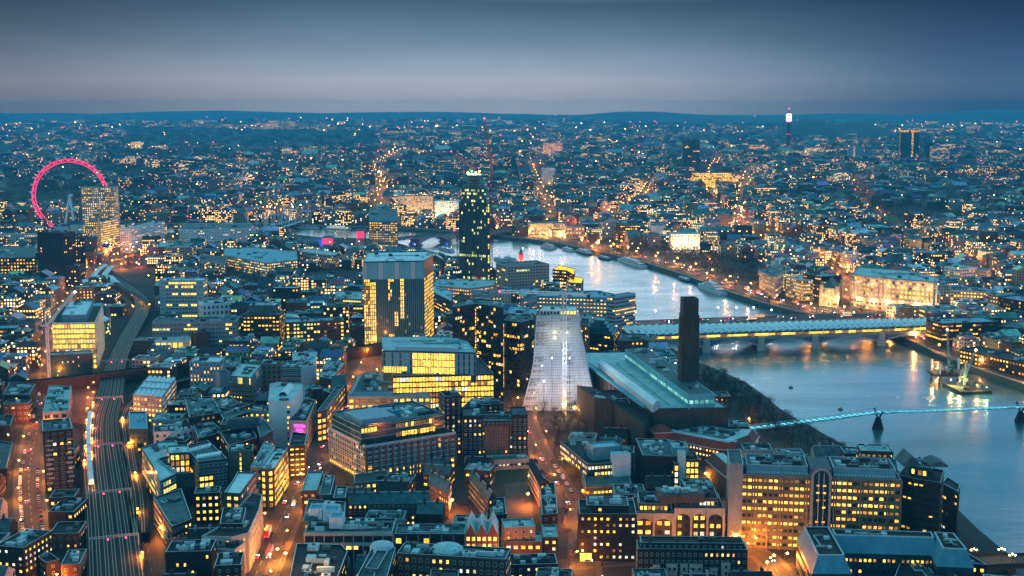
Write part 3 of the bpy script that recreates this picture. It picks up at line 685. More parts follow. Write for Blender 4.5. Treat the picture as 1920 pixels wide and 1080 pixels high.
# --- brick mansion flats with pale bays (bottom)
root, poly, H = bld('apartment_block', 'terrace of brick flats with pale projecting bays and dark mansard at the bottom', 'apartments', 24, ('r', (1196, 1032), (1402, 1034), 13), 'brick_dark', 'roof_dark', (2.6, 3.1, 1.2, 1.7, 'home', 'trim'), plant=8, margin=3, trim='trim')
i = front(poly); P, Q, d, L, ang = edge(poly, i); n = Vector((d.y, -d.x))
for k, (u, w_, z_) in enumerate(((.17, .06, 17.5), (.31, .1, 18), (.42, .07, 18), (.53, .12, 18), (.69, .07, 16), (.80, .08, 19), (.94, .13, 15))):
    c = P+d*(L*u)+n*1.1; b = MB('stone', 'roof_dark'); b.box((c.x, c.y, GZ), (L*w_, 2.3, z_-GZ), ang, 0, 'roof_grey'); b.build('bay', root); L4 = []
    a_ = c-d*(L*w_/2)+n*1.16; wins(L4, a_, a_+d*(L*w_), GZ, z_-.4, (2.4, 3.1, 1.1, 1.4, 'few', 'metal_dark')); put_windows(root, L4, 30)
tier(root, inset(poly, 1.6), H, H+3.0, 'roof_dark', 'roof_dark', (2.8, 3, 1.2, 1.4, 'home', 'trim'))
for u in (.12, .36, .6, .86): c = P+d*(L*u)-n*4; mbox('chimney', (c.x, c.y, H+3), (1.2, 3.5, 2.5), ang, 'brick', root)

# --- arcaded office (two bays of arches)
def arcade(root, poly, H, nb, z0=GZ):
    i = front(poly); P, Q, d, L, ang = edge(poly, i); n = Vector((d.y, -d.x)); sx = L/nb; zt = H-4.2
    b = MB('stone'); 
    for k in range(nb+1): c = P+d*(sx*k)+n*.55; b.box((c.x, c.y, z0), (1.15, 1.3, H-z0-1), ang)
    b.build('column', root)
    b = MB('stone', 'lit_y', 'metal_dark'); c = P+d*(L/2)+n*.3; b.box((c.x, c.y, H-2.6), (L+1, 1.0, 2.9), ang, 0)
    for k in range(nb):
        c = P+d*(sx*(k+.5))+n*.3; w_ = sx-1.2
        # spandrels either side of each arch
        ca, sa = math.cos(ang), math.sin(ang); N_ = 8
        for s in range(N_):
            t0, t1 = math.pi*s/N_, math.pi*(s+1)/N_; q0 = (w_/2*math.cos(t0), min(w_/2, 3.2)*math.sin(t0)); q1 = (w_/2*math.cos(t1), min(w_/2, 3.2)*math.sin(t1))
            f_ = lambda x, z: (c.x+x*ca+.5*sa, c.y+x*sa-.5*ca, H-6.0+z)
            b.quad(f_(q1[0], q1[1]), f_(q0[0], q0[1]), f_(q0[0], 3.5), f_(q1[0], 3.5), 0)
    b.build('arch_band', root); L5 = []
    for k in range(nb):
        a_ = P+d*(sx*k+.6)+n*.02; wins(L5, a_, a_+d*(sx-1.2), z0+1, H-2.8, ((sx-1.3)/3, 3.9, (sx-1.3)/3-.1, 2.5, 'office', 'metal_dark'))
    put_windows(root, L5, 100)
for A, B_, lab in (((1190, 962), (1262, 963), 'left wing of the arcaded office with pale columns and yellow arched top windows'), ((1266, 953), (1357, 954), 'right wing of the arcaded office with pale columns and bright arched windows')):
    root, poly, H = bld('office_block', lab, 'office', hfrom(A[0], A[1], 1026), ('r', A, B_, 26), 'metal_dark', 'roof_dark', None, plant=6, margin=3); arcade(root, poly, H, 2 if A[0] == 1190 else 3)
    ip = inset(poly, 2.5); tier(root, ip, H, H+4.2, 'metal_dark', 'roof_dark', (2.0, 4.2, 1.7, 2.4, 'office', 'trim'), plant=7)
b = MB('unit_dark', 'roof_dark'); P0 = footprint(('r', (1238, 928), (1322, 926), 14), H+9); b.prism([tuple(p) for p in P0], H+4.2, H+9); b.build('plant_room', root); roof_units(root, P0, H+9, 9, 3, (2, 4), ('roof_white', 'plant_metal'))

# --- brick office with punched yellow windows
root, poly, H = bld('office_block', 'dark brick office with a grid of small bright yellow windows beside the street', 'office', -1052, ('r', (1086, 966), (1194, 967), 24), 'brick_dark', 'roof_dark', (3.0, 3.3, 1.6, 1.7, 'half', 'brick_dark'), plant=4, skip=0, key='brickoff', lit='office')
tier(root, inset(poly, 4), H, H+3.6, 'brick_dark', 'roof_grey', (2.6, 3.4, 1.7, 1.7, 'half', 'metal_dark'), plant=5)
i = front(poly); P, Q, d, L, ang = edge(poly, i); n = Vector((d.y, -d.x)); c = P+d*(L*.12)+n*.2; mbox('entrance', (c.x, c.y, GZ), (6, .5, 4.4), ang, 'lit_y', root)

# --- stepped glass office with white stair boxes
root, poly, H = bld('office_block', 'stepped glass office with lit terraces and two white stair boxes on its roof', 'office', -938, ((1098, 914), (1184, 909), (1176, 882), (1140, 880), (1112, 868), (1090, 880)), 'concrete_dark', 'roof_teal', (2.2, 3.6, 2.0, 2.1, 'bright', 'metal_dark'), plant=2, bands=3.6, bandm='concrete')
H0 = H; tp = footprint(('r', (1102, 872), (1152, 868), 55), H0+7.5); tier(root, tp, H0-1, H0+7.5, 'concrete_dark', 'roof_dark', (2.0, 3.6, 1.8, 2.2, 'white', 'metal_dark'), plant=5, bands=3.6)
for A, B_, dep, hh_ in (((1112, 842), (1163, 838), 12, 15), ((1152, 856), (1183, 854), 8, 13)):
    pp = footprint(('r', A, B_, dep), H0+hh_); body(root, pp, H0, H0+hh_, 'blue_panel' if dep > 10 else 'white_wall', 'roof_pale', name='stair_box')
pp = footprint(('r', (1074, 880), (1098, 914), 10), H0-2)
# --- dark slab office
root, poly, H = bld('office_block', 'dark windowless slab office with teal flat roof left of the red roofed block', 'office', -912, ('q', (1205, 856), (1268, 858), (1252, 826)), 'brick_dark', 'roof_teal', (3.2, 3.6, 1.2, 1.6, 'dark', 'metal_dark'), plant=7)
pp = footprint(('r', (1262, 842), (1291, 842), 16), H+4); body(root, pp, H, H+4, 'blue_panel', 'roof_pale', name='plant_room'); roof_units(root, pp, H+4, 3, 9, (1.5, 3))
root, poly, H = bld('office_block', 'narrow office with a white stair tower and bright yellow glass floors', 'office', -915, ('r', (1286, 864), (1311, 864), 18), 'metal_dark', 'roof_dark', 'glassbright', plant=2, margin=2, lit='bright')
pp = footprint(('r', (1273, 852), (1286, 852), 8), H+5); body(root, pp, GZ, H+5, 'white_wall', 'roof_pale', name='stair_tower'); pp = footprint(('r', (1264, 868), (1273, 868), 8), H); L6 = []
body(root, pp, GZ, H-1, 'metal_dark', 'roof_dark', name='link_block'); i = front(pp); wins(L6, pp[i], pp[(i+1) % 4], GZ, H-1, 'glassbright'); put_windows(root, L6, 20)

# --- red roofed polygon building
def redroof(pts, H, label, wins_=True, ww=13, base=GZ):
    P_ = [at(*p, H).xy for p in pts]; root = thing('brick_building', (*P_[0], GZ), label, 'building')
    for i in range(len(P_)-1):
        a, c = P_[i], P_[i+1]; d = (c-a).normalized(); n = Vector((-d.y, d.x)); n = n if n.dot(a) > 0 else -n; L = (c-a).length
        b = MB('roof_red', 'trim'); up = 4.5
        b.quad((*a, H), (*c, H), (*(c+n*5.5), H+up), (*(a+n*5.5), H+up), 0); b.quad((*(a+n*5.5), H+up), (*(c+n*5.5), H+up), (*(c+n*ww), H+up-.6), (*(a+n*ww), H+up-.6), 'roof_pale')
        b.bar((*a, H), (*c, H), .5, 1, .4); b.bar((*(a+n*5.5), H+up), (*(c+n*5.5), H+up), .4, 1); b.tri((*a, H), (*(a+n*5.5), H+up), (*(a+n*11), H), 0); b.tri((*c, H), (*(c+n*11), H), (*(c+n*5.5), H+up), 0); b.build('red_roof', root)
        a2, c2 = a+n*1.2, c+n*1.2; ring_ = ccw([a2, c2, c2+n*ww, a2+n*ww]); b = MB('brick_brown'); b.prism(ring_, base, H-.1); b.build('wall', root); HERO.append((ring_, 4)); L7 = []
        k = front(ring_); wins(L7, ring_[k], ring_[(k+1) % 4], base+1, H-.2, (2.4, 3.4, 1.5, 1.5, 'half', 'brick_dark'), 'office'); put_windows(root, L7, 40)
    return root
redroof([(1240, 822), (1290, 832), (1340, 842), (1378, 845), (1416, 830), (1424, 818)], 17, 'long curving building with sloping red tiled roof and lit windows beneath it by the river')
rr_ = redroof([(1322, 862), (1342, 880), (1362, 896)], 19, 'short red roofed wing behind the left end of the beige riverside block', ww=12)
c = at(1239, 806, 22); t = thing('tower', (c.x, c.y, GZ), 'square brick corner tower with red pyramid roof beside the power station gallery', 'tower')
mbox('wall', (c.x, c.y, GZ), (12, 12, 17), .2, 'brick_orange', t); b = MB('roof_red', 'trim'); b.lathe((c.x, c.y, 22), ((10, 0), (0, 4.5)), 4, 0, .2+math.pi/4); b.lathe((c.x, c.y, 21.5), ((0.01, 0), (10.2, 0), (10.2, .5)), 4, 1, .2+math.pi/4); b.build('pyramid_roof', t); HERO.append((ccw([(c.x-6, c.y-6), (c.x+6, c.y-6), (c.x+6, c.y+6), (c.x-6, c.y+6)]), 3))
# stepped white plant roofs behind the red roof
root, poly, H = bld('office_block', 'low block crowded with white roof plant between the red roof and the old power station', 'office', 20, ((1272, 808), (1330, 800), (1396, 812), (1388, 822), (1330, 818)), 'concrete', 'roof_pale', None, plant=16, size=(3, 7))

# --- bottom centre
root, poly, H = bld('office_block', 'long teal roofed office on pale columns with a row of dark glass between them', 'office', 24, ('r', (571, 1000), (736, 1000), 22), 'glass_dark', 'roof_teal', (3.4, 4.2, 3.0, 3.4, 'dark', 'metal_dark'), plant=16, fins=5.0, fin_m='stone', trim='trim', size=(2, 5)); PL = poly
i = front(poly); P, Q, d, L, ang = edge(poly, i); n = Vector((d.y, -d.x)); b = MB('stone'); c = P+d*(L/2)+n*.8
for z_ in (H-1, H-6.4): b.box((c.x, c.y, z_), (L+.5, .9, 1.7), ang)
b.build('fascia', root)
root, poly, H = bld('office_block', 'lower continuation of the long teal roofed office with plain pale posts', 'office', 22, ('r', (740, 1004), (872, 1004), 16), 'glass_dark', 'roof_teal', (3.4, 4.2, 3.0, 3.0, 'dark', 'metal_dark'), plant=9, fins=5.5, fin_m='concrete')
root, poly, H = bld('office_block', 'dark teal corner block with crowded roof plant at the foot of the main street', 'office', 27, ((556, 1022), (640, 1024), (652, 1036), (628, 1100), (540, 1100)), 'brick_dark', 'roof_dark', 'few', plant=13)
for px, py in ((562, 1042), (593, 1052), (600, 1060), (610, 1044)): point_light(root, at(px, py, 33), 700, (1, .45, .1), .3)
root, poly, H = bld('office_block', 'dark teal mansard building with long rooflights at the bottom centre', 'office', 28, ((700, 1024), (742, 1030), (716, 1120), (650, 1120)), 'brick_dark', 'roof_teal', 'few', plant=4, trim='trim')
P0 = footprint([(706, 1034), (728, 1036), (708, 1070), (684, 1068)], H+1.5); body(root, P0, H, H+1.5, 'roof_teal', 'roof_grey', name='rooflight')
c = at(716, 1020, H+2); b = MB('trim', 'roof_pale'); b.lathe((c.x, c.y, GZ), ((6, 0), (6, H-GZ+1), (5, H-GZ+2.2), (3, H-GZ+2.8), (0, H-GZ+3)), 20, 0); b.build('round_turret', root)
root, poly, H = bld('office_block', 'courtyard range with teal roof and a shallow dome at the bottom centre', 'office', 26, ('r', (744, 1040), (948, 1052), 16), 'brick_brown', 'roof_teal', (3.2, 3.4, 1.5, 2.0, 'few', 'trim'), plant=14)
c = at(838, 1028, H+1); b = MB('roof_pale'); b.lathe((c.x, c.y, H), ((8, 0), (8, 1), (6.5, 2.2), (3.5, 3.2), (0, 3.6)), 20); b.build('dome', root)
root, poly, H = bld('brick_building', 'plain dark brick rear block with a lit ladder of white roof hatches', 'building', 20, ((808, 1070), (860, 1072), (862, 1130), (800, 1130)), 'brick_dark', 'roof_grey', 'few', plant=5)
root, poly, H = bld('brick_building', 'low dark building with skylights beside the bottom crossroads', 'building', 16, ('r', (952, 1062), (1046, 1060), 15), 'brick_dark', 'roof_dark', 'home', plant=8, margin=2)
# lit brick blocks left of the bottom street
root, poly, H = bld('office_block', 'brick office with pale worn roof and three rows of yellow windows', 'office', -1052, ('r', (946, 1018), (1016, 1018), 14), 'brick_brown', 'roof_pale', (3.4, 3.2, 2.2, 1.9, 'bright', 'trim'), plant=3, trim='trim', margin=3)
root, poly, H = bld('brick_building', 'tan brick hall with pale roof behind the lit brick office', 'building', 22, ('r', (945, 992), (1004, 990), 14), 'tan', 'roof_pale', 'home', plant=3, margin=2)
root, poly, H = bld('brick_building', 'narrow corner building with white end bay beside the bottom street', 'building', -1050, ('r', (1018, 1010), (1046, 1010), 20), 'brick_dark', 'roof_pale', 'brickoff', plant=4, margin=2, lit='office')
def gable(label, A, B_, dep, He, Hr, wall='brick', roof='roof_dark', st='home', name='brick_building', n_=1, cap=80, group=None, foot=None, ridge_along=True, chim=2, lit=None, base=GZ, margin=3):
    """pitched-roof building; the ridge runs along the front edge (or across it, as gables)"""
    poly = footprint(foot or ('r', A, B_, dep), He); i = front(poly); poly = poly[i:]+poly[:i]; p = [Vector(q_[:2]) for q_ in poly]
    root = thing(name, (*((p[0]+p[2])/2), base), label, 'building', group); b = MB(wall)
    for k in range(4): b.quad((*p[k], base), (*p[(k+1) % 4], base), (*p[(k+1) % 4], He), (*p[k], He))
    r = MB(roof, 'trim')
    if ridge_along:
        m0, m1 = (p[1]+p[2])/2, (p[3]+p[0])/2; ov = .35; dn = (p[0]-p[3]).normalized()*ov
        r.quad((*(p[0]+dn), He-.2), (*(p[1]+dn), He-.2), (*m0, Hr), (*m1, Hr), 0); r.quad((*(p[2]-dn), He-.2), (*(p[3]-dn), He-.2), (*m1, Hr), (*m0, Hr), 0)
        b.tri((*p[1], He), (*p[2], He), (*m0, Hr-.15)); b.tri((*p[3], He), (*p[0], He), (*m1, Hr-.15)); r.bar((*m1, Hr), (*m0, Hr), .3, 1)
    else:
        for k in range(n_):
            a0, a1 = lerp(p[0], p[1], k/n_), lerp(p[0], p[1], (k+1)/n_); c0, c1 = lerp(p[3], p[2], k/n_), lerp(p[3], p[2], (k+1)/n_); ma, mc = (a0+a1)/2, (c0+c1)/2
            b.tri((*a0, He), (*a1, He), (*ma, Hr)); b.tri((*c1, He), (*c0, He), (*mc, Hr)); r.quad((*a1, He), (*c1, He), (*mc, Hr+.1), (*ma, Hr+.1)); r.quad((*c0, He), (*a0, He), (*ma, Hr+.1), (*mc, Hr+.1))
    b.build('wall', root); ro = r.build('roof', root); L8 = []
    for k in range(chim if ridge_along else 0):
        c = lerp(m1, m0, (k+.5)/chim); b = MB(wall, 'brick_dark'); b.box((c.x, c.y, Hr-1.5), (2.6, 1.1, 3.4), edge(poly, 0)[4]+math.pi/2, 0)
        for u in (-.7, 0, .7): b.lathe((c.x+u*.3, c.y+u, Hr+1.8), ((.22, 0), (.18, .7)), 5, 1)
        b.build('chimney', ro, root.location)
    for k in range(4):
        if facing(p[k], p[(k+1) % 4]): wins(L8, p[k], p[(k+1) % 4], base+.6, He, st, lit)
    put_windows(root, L8, cap); HERO.append((poly, margin)); return root, poly
gable('row of three brick gables with yellow lit windows above the teal office roof', (872, 1003), (934, 1003), 22, 21, 27, 'brick_orange', 'roof_pale', (2.7, 3.4, 1.9, 2.4, 'bright', 'trim'), n_=3, ridge_along=False)
gable('long brown brick tenement with dark slate roof behind the teal roofed office', (652, 945), (806, 943), 12, 19, 24, 'brick_brown', 'roof_teal', (2.6, 3.1, 1.2, 1.6, 'home', 'trim'), chim=7)
gable('brick tenement end-on with hipped slate roof and warm lamp at its foot', None, None, 0, 20, 24.5, 'brick_brown', 'roof_teal', (2.5, 3.0, 1.2, 1.6, 'home', 'trim'), foot=('q', (804, 905), (840, 925), (846, 905)), chim=3)
gable('angled brick tenement with white window frames left of the school yard', None, None, 0, 20, 24, 'brick_dark', 'roof_teal', (2.5, 3.0, 1.2, 1.6, 'home', 'trim'), foot=('q', (879, 893), (916, 937), (930, 932)), chim=3)
gable('tall narrow brick flats along the right side of the school yard', None, None, 0, 20, 23, 'brick', 'roof_dark', (2.4, 3.0, 1.2, 1.6, 'amber', 'trim'), foot=('q', (990, 868), (1012, 908), (1030, 904)), chim=2, lit='home')
root, poly, H = bld('apartment_block', 'row of dark flat roofed maisonettes with white framed rooflights along the bottom street', 'apartments', 17, ((1012, 912), (1040, 905), (1046, 965), (1016, 968)), 'brick_dark', 'roof_dark', 'home', plant=8, trim='trim', margin=2)
root, poly, H = bld('school', 'low brick school with white roof edges beside the brown yard', 'school', 14, ((918, 938), (946, 934), (950, 966), (920, 968)), 'brick_dark', 'roof_dark', 'home', plant=6, margin=2)
# school yard and lawn
b = MB('pavement'); b.poly([(*at(x, y, 5).xy, 5.04) for x, y in ccw([(948, 905), (990, 900), (1000, 968), (952, 970)][::-1])][::-1] if False else [(*p, 5.04) for p in ccw([at(x, y, 5).xy for x, y in ((946, 908), (992, 902), (1000, 968), (950, 972))])]); tag(b.build('school_yard'), kind='structure')
b = MB('lawn'); b.poly([(*p, 5.06) for p in ccw([at(x, y, 5).xy for x, y in ((925, 884), (990, 874), (986, 900), (940, 907))])]); tag(b.build('lawn'), kind='structure')
HERO.append((ccw([at(x, y, 5).xy for x, y in ((918, 880), (1010, 866), (1002, 970), (946, 974))]), 1))

# --- brick apartment block with white-framed windows (865-990)
root, poly, H = bld('apartment_block', 'brown brick flats with twin end towers and recessed orange brick centre', 'apartments', -862, ('r', (868, 792), (989, 790), 26), 'brick_brown', 'roof_dark', (2.9, 3.0, 1.4, 1.7, 'home', 'trim'), plant=6, key='flats', cap=100)
i = front(poly); P, Q, d, L, ang = edge(poly, i); n = Vector((d.y, -d.x))
b = MB('brick_orange'); c = P+d*(L*.52)+n*.02
b.box((c.x+n.x*.15, c.y+n.y*.15, GZ), (L*.38, .35, H-GZ-3.2), ang); b.build('orange_brick_centre', root); L9 = []
a_ = P+d*(L*.33)+n*.36; wins(L9, a_, a_+d*(L*.38), GZ+.6, H-3.4, (2.9, 3.0, 1.4, 1.7, 'amber', 'trim'), 'home'); put_windows(root, L9, 60)
for u0, u1 in ((0, .3), (.76, 1)):
    a0, a1 = P+d*(L*u0)+n*1.5, P+d*(L*u1)+n*1.5; pp = ccw([a0, a1, a1-n*24, a0-n*24]); body(root, pp, GZ, H+4, 'brick_dark', 'roof_grey', name='end_tower', trim='brick_dark'); LA = []; wins(LA, a0, a1, GZ+.6, H+3, (2.9, 3.0, 1.5, 1.8, 'home', 'trim')); put_windows(root, LA, 60); roof_units(root, pp, H+4, 2, 3, (2, 4))
root, poly, H = bld('annexe', 'low white rendered podium along the foot of the brown brick flats', 'building', 11, ('r', (876, 868), (992, 862), 12), 'stone', 'roof_teal', (2.4, 3, 1.6, 1.5, 'white', 'metal_dark'), plant=3, margin=2)
root, poly, H = bld('apartment_block', 'tall dark brick flats with hipped corner roof behind the brown twin towered flats', 'apartments', -855, ('r', (834, 746), (866, 744), 18), 'brick_dark', 'roof_dark', (3.4, 3.0, 1.5, 1.8, 'home', 'trim'), plant=3, margin=2)
root, poly, H = bld('apartment_block', 'brown brick flats stepping back in the gap above the twin towered flats', 'apartments', 32, ('r', (866, 766), (904, 768), 30), 'brick_brown', 'roof_dark', (3.0, 3.0, 1.4, 1.7, 'few', 'trim'), plant=4, margin=2)
root, poly, H = bld('apartment_block', 'dark brick flats with teal rooflights at the right of the stepped brick group', 'apartments', 33, ('r', (905, 762), (944, 758), 22), 'brick_dark', 'roof_teal', (3.2, 3.0, 1.5, 1.7, 'home', 'trim'), plant=4, margin=2)

# --- the pale gridded office with yellow atrium (620-855)
root, poly, H = bld('office_block', 'pale gridded office with brick piers, planted terrace and glowing yellow glass atrium', 'office', -905, ('r', (686, 838), (854, 812), 56), 'concrete', 'lawn', None, plant=0, margin=8, key='atrium', trim='trim')
i = front(poly); LB = []
for k in range(4):
    P, Q, d, L, ang = edge(poly, k); n = Vector((d.y, -d.x))
    if not facing(P, Q): continue
    b = MB('brick_orange' if k == i else 'trim', 'trim'); nb_ = int(L/4.6) if k == i else int(L/3.4)
    for j in range(nb_+1): c = P+d*(L*j/nb_)+n*.3; b.box((c.x, c.y, GZ), (1.5 if k == i else .45, .7, H-GZ-.4), ang, 0)
    b.build('pier', root); b = MB('trim'); nf_ = 7
    for f in range(1, nf_+1): c = P+d*(L/2)+n*.2; b.box((c.x, c.y, GZ+(H-GZ)*f/nf_-.6), (L, .5, .6 if f < nf_ else 1.6), ang)
    b.build('floor_edge', root)
    def pfa(u, v, a, f): return ('lit_y' if rnd.random() < .85 else 'lit_o') if (f <= 1) else (('lit_y' if rnd.random() < .7 else 'lit_d') if (f == 6 and u > .35) else ('lit_o' if rnd.random() < .06 else 'glass_teal'))
    def pfb(u, v, a, f): return ('lit_y' if f == 0 else ('lit_o' if rnd.random() < .14 else 'glass_teal'))
    wins(LB, P+n*.05, Q+n*.05, GZ, H-.6, (4.6 if k == i else 3.4, (H-GZ)/7.2, 2.9 if k == i else 2.8, 2.6, 'tealhalf', 'metal_dark'), pf=pfa if k == i else pfb)
put_windows(root, LB, 100)
P, Q, d, L, ang = edge(poly, i); n = Vector((d.y, -d.x))
a0 = P-n*7; a1 = P+d*(L*.93)-n*7; up = ccw([a0, a1, a1-n*44, a0-n*44]); H2 = H+11.5
body(root, up, H, H2, 'glass_teal', 'roof_teal', name='upper_storey', trim='trim', bands=3.8, bandm='trim'); roof_units(root, up, H2, 22, 3, (2, 7), ('roof_white', 'roof_blue', 'plant_metal', 'unit_dark')); LC = []
def pfc(u, v, a, f): return ('lit_y' if rnd.random() < .7 else 'lit_d') if .42 < u < .92 else ('lit_y' if (f == 1 and u < .16) else 'glass_teal')
wins(LC, a0, a1, H+.2, H2, (2.2, 3.8, 2.05, 3.4, 'bright', 'metal_dark'), pf=pfc); put_windows(root, LC, 100)
b = MB('grey_blue'); c = lerp(a0, a1, .22)-n*10; b.prism(ccw([a0-n*3+d*2, lerp(a0, a1, .44)-n*3, lerp(a0, a1, .44)-n*30, a0-n*30+d*2]), H2, H2+3.5); b.build('plant_room', root)
foliage_spots = [(P+d*(L*t)-n*3.5) for t in [k/26 for k in range(27)]]
b = MB('foliage')
for c in foliage_spots:
    for s in range(9): x, y, z = c.x+rnd.uniform(-2, 2), c.y+rnd.uniform(-1.8, 1.8), H+rnd.uniform(.2, 2); a_ = rnd.uniform(0, 3); b.quad((x-.8, y, z-.5), (x+.8*math.cos(a_), y+.8*math.sin(a_), z-.3), (x+.6, y, z+.7), (x-.6, y+.4, z+.5))
tag(b.build('terrace_planting', root), kind='stuff')
# pale low curved block in front of it
root, poly, H = bld('shop_row', 'low pale roofed shop row with lit windows at the foot of the atrium office', 'shops', 13, ((664, 892), (725, 884), (730, 892), (728, 902), (664, 908)), 'tan', 'roof_grey', (3, 3.3, 2, 2.2, 'bright', 'trim'), plant=1, margin=1)
# corner buildings left of it
root, poly, H = bld('office_block', 'corner office with pale sloping roof slab by the main street', 'office', 26, ((577, 886), (606, 886), (594, 922), (566, 922)), 'brick_brown', 'roof_pale', 'brickoff', plant=0, margin=2)
root, poly, H = bld('office_block', 'teal roofed block with small roof huts right of the pale roof slab', 'office', 24, ((608, 892), (628, 895), (620, 930), (598, 930)), 'concrete_dark', 'roof_teal', 'few', plant=9, margin=2)
root, poly, H = bld('office_block', 'dark teal flat roofed block with amber rooflight behind the long brick tenement', 'office', 24, ((630, 914), (652, 914), (648, 936), (624, 936)), 'brick_dark', 'roof_teal', 'few', plant=5, margin=2)
root, poly, H = bld('office_block', 'cluster block with pale gabled stair heads on a teal roof', 'office', 25, ((578, 938), (648, 944), (646, 985), (568, 980)), 'concrete_dark', 'roof_teal', 'brickoff', plant=12, margin=2, size=(3, 7))
for px, py, w_ in ((594, 952, 7), (622, 955, 8), (632, 968, 7)):
    c = at(px, py, 30); pp = ccw([(c.x-w_/2, c.y-5), (c.x+w_/2, c.y-5), (c.x+w_/2, c.y+5), (c.x-w_/2, c.y+5)]); body(root, pp, 25, 30, 'white_wall', 'roof_blue', name='stair_head')
# ================================================================ left and centre-left blocks
def B(*a, **k): return bld(*a, **k)
# bottom left
B('office_block', 'white stone block with curved corner and lit arched windows beside the main street', 'office', 25, ((378, 1008), (434, 1010), (466, 1002), (486, 958), (492, 930), (472, 925), (440, 962), (410, 990)), 'stone', 'roof_dark', (3.2, 3.6, 1.5, 2.0, 'half', 'trim'), plant=2, margin=3)
root, poly, H = B('office_block', 'dark roofed infill with white roof plant inside the curved white corner block', 'office', 27, ((412, 985), (455, 985), (462, 955), (418, 955)), 'brick_dark', 'roof_dark', (3, 4, 2.6, 2.6, 'teal', 'trim'), plant=7, margin=1)
B('office_block', 'long brick office with pale white roof slab beside the lit glass prow', 'office', 30, ((422, 926), (450, 928), (480, 888), (446, 887)), 'brick_brown', 'roof_white', (3.2, 3.6, 2.4, 2.0, 'half', 'trim'), plant=0, margin=2)
B('office_block', 'teal slab roofed block standing along the lane right of the tracks', 'office', 22, ((288, 935), (340, 918), (360, 975), (322, 990)), 'brick_brown', 'roof_teal', (2.6, 3.3, 1.4, 1.6, 'half', 'trim'), plant=3, margin=2)
B('brick_building', 'brick block with three arched yellow lights below the teal slab roof', 'building', 16, ('r', (312, 1014), (362, 1010), 12), 'brick', 'roof_dark', (4.6, 5, 3.0, 2.6, 'bright', 'brick'), plant=0, margin=1)
B('office_block', 'dark office with a pale parapet and rows of small lamps at the bottom left', 'office', 25, ('r', (310, 1038), (396, 1036), 17), 'black_wall', 'roof_dark', (3.4, 3.6, 1.2, 1.8, 'few', 'metal_dark'), plant=9, margin=2)
B('brick_building', 'low dark roofed block with white skylight slots next to the curved corner', 'building', 22, ('r', (402, 1064), (452, 1062), 18), 'brick_dark', 'roof_dark', 'home', plant=8, margin=2)
B('office_block', 'stone fronted range with lit arches between the dark office and curved corner', 'office', 21, ('r', (398, 1030), (440, 1034), 12), 'stone', 'roof_teal', (3.0, 3.4, 1.5, 1.8, 'bright', 'trim'), plant=2, margin=1)
# solar roof complex
root, poly, H = B('office_block', 'glass office with rows of pale rooflights and a lit courtyard beside the tracks', 'office', 27, ((266, 842), (300, 830), (330, 828), (338, 852), (296, 862), (330, 890), (300, 905), (290, 880)), 'glass_teal', 'roof_pale', (2.6, 3.7, 2.4, 2.8, 'tealhalf', 'trim'), plant=3, margin=3)
root, poly, H = B('office_block', 'grey glass office wing with rows of tilted white rooflights and yellow lower floors', 'office', 26, ((372, 868), (426, 862), (390, 828), (346, 838)), 'metal_dark', 'roof_grey', (2.6, 3.8, 2.4, 2.6, 'tealhalf', 'trim'), plant=0, margin=2, pf=lambda u, v, i, f: 'lit_y' if (v < .55 and u < .6) else 'glass_teal')
for k in range(14):
    t = k % 7; s = k//7; c = lerp(lerp(at(352, 842, 26.1), at(386, 832, 26.1), t/6), lerp(at(376, 862, 26.1), at(418, 856, 26.1), t/6), .2+.6*s); mbox('rooflight', (c.x, c.y, 26), (2.0, 7, 1.1), .1, 'roof_white', root)
root, poly, H = B('office_block', 'white stair block with a bright yellow glazed core between the two rooflight roofs', 'office', 29, ((312, 838), (352, 836), (356, 850), (318, 852)), 'glass_teal', 'roof_white', (2.4, 3.8, 2.2, 3.2, 'bright', 'metal_dark'), plant=1, margin=0)
B('office_block', 'low grey roofed wing with pale rooflights below the lit courtyard', 'office', 20, ((290, 880), (332, 874), (330, 888), (300, 896)), 'concrete_dark', 'roof_pale', (2.8, 3.6, 2.2, 2.2, 'white', 'metal_dark'), plant=6, margin=1)
gable('dark teal gabled hall with two small dormers between the rooflight offices', None, None, 0, 17, 23, 'brick_dark', 'roof_dark', 'few', foot=('q', (300, 916), (366, 912), (362, 896)), chim=0)
B('office_block', 'yellow lit stair and office tower block with a pale cornice in the courtyard', 'office', 22, ('r', (364, 928), (412, 926), 12), 'brick_dark', 'roof_teal', (2.8, 3.6, 1.9, 2.0, 'bright', 'metal_dark'), plant=4, margin=1)
B('brick_building', 'plain tan walled building with a vertical strip of yellow light', 'building', 24, ('r', (427, 848), (474, 846), 14), 'tan', 'roof_dark', (11, 3, 1.2, 2.4, 'bright', 'tan'), plant=8, margin=2)
B('brick_building', 'brick block with a sunken terrace and small yellow lamps above the tan wall', 'building', 24, ((412, 812), (470, 800), (482, 822), (428, 838)), 'brick', 'roof_dark', 'few', plant=5, margin=2)
root, poly, H = B('office_block', 'dark barrel roofed block edged in white beside the amber courtyard', 'office', 27, ((412, 798), (418, 788), (492, 784), (512, 808), (488, 822), (482, 800)), 'concrete_dark', 'roof_teal', 'brickoff', plant=7, margin=2)
c = lerp(at(428, 800, 27), at(482, 796, 27), .5); bb = MB('unit_dark', 'roof_white'); A_, B_ = at(424, 806, 27), at(484, 802, 27)
for k in range(8):
    t0, t1 = math.pi*k/8, math.pi*(k+1)/8; o0, o1 = 8-8*math.cos(t0), 8-8*math.cos(t1); bb.quad((A_.x, A_.y+o0, 27+6*math.sin(t0)), (B_.x, B_.y+o0, 27+6*math.sin(t0)), (B_.x, B_.y+o1, 27+6*math.sin(t1)), (A_.x, A_.y+o1, 27+6*math.sin(t1)), 0 if k < 5 else 1)
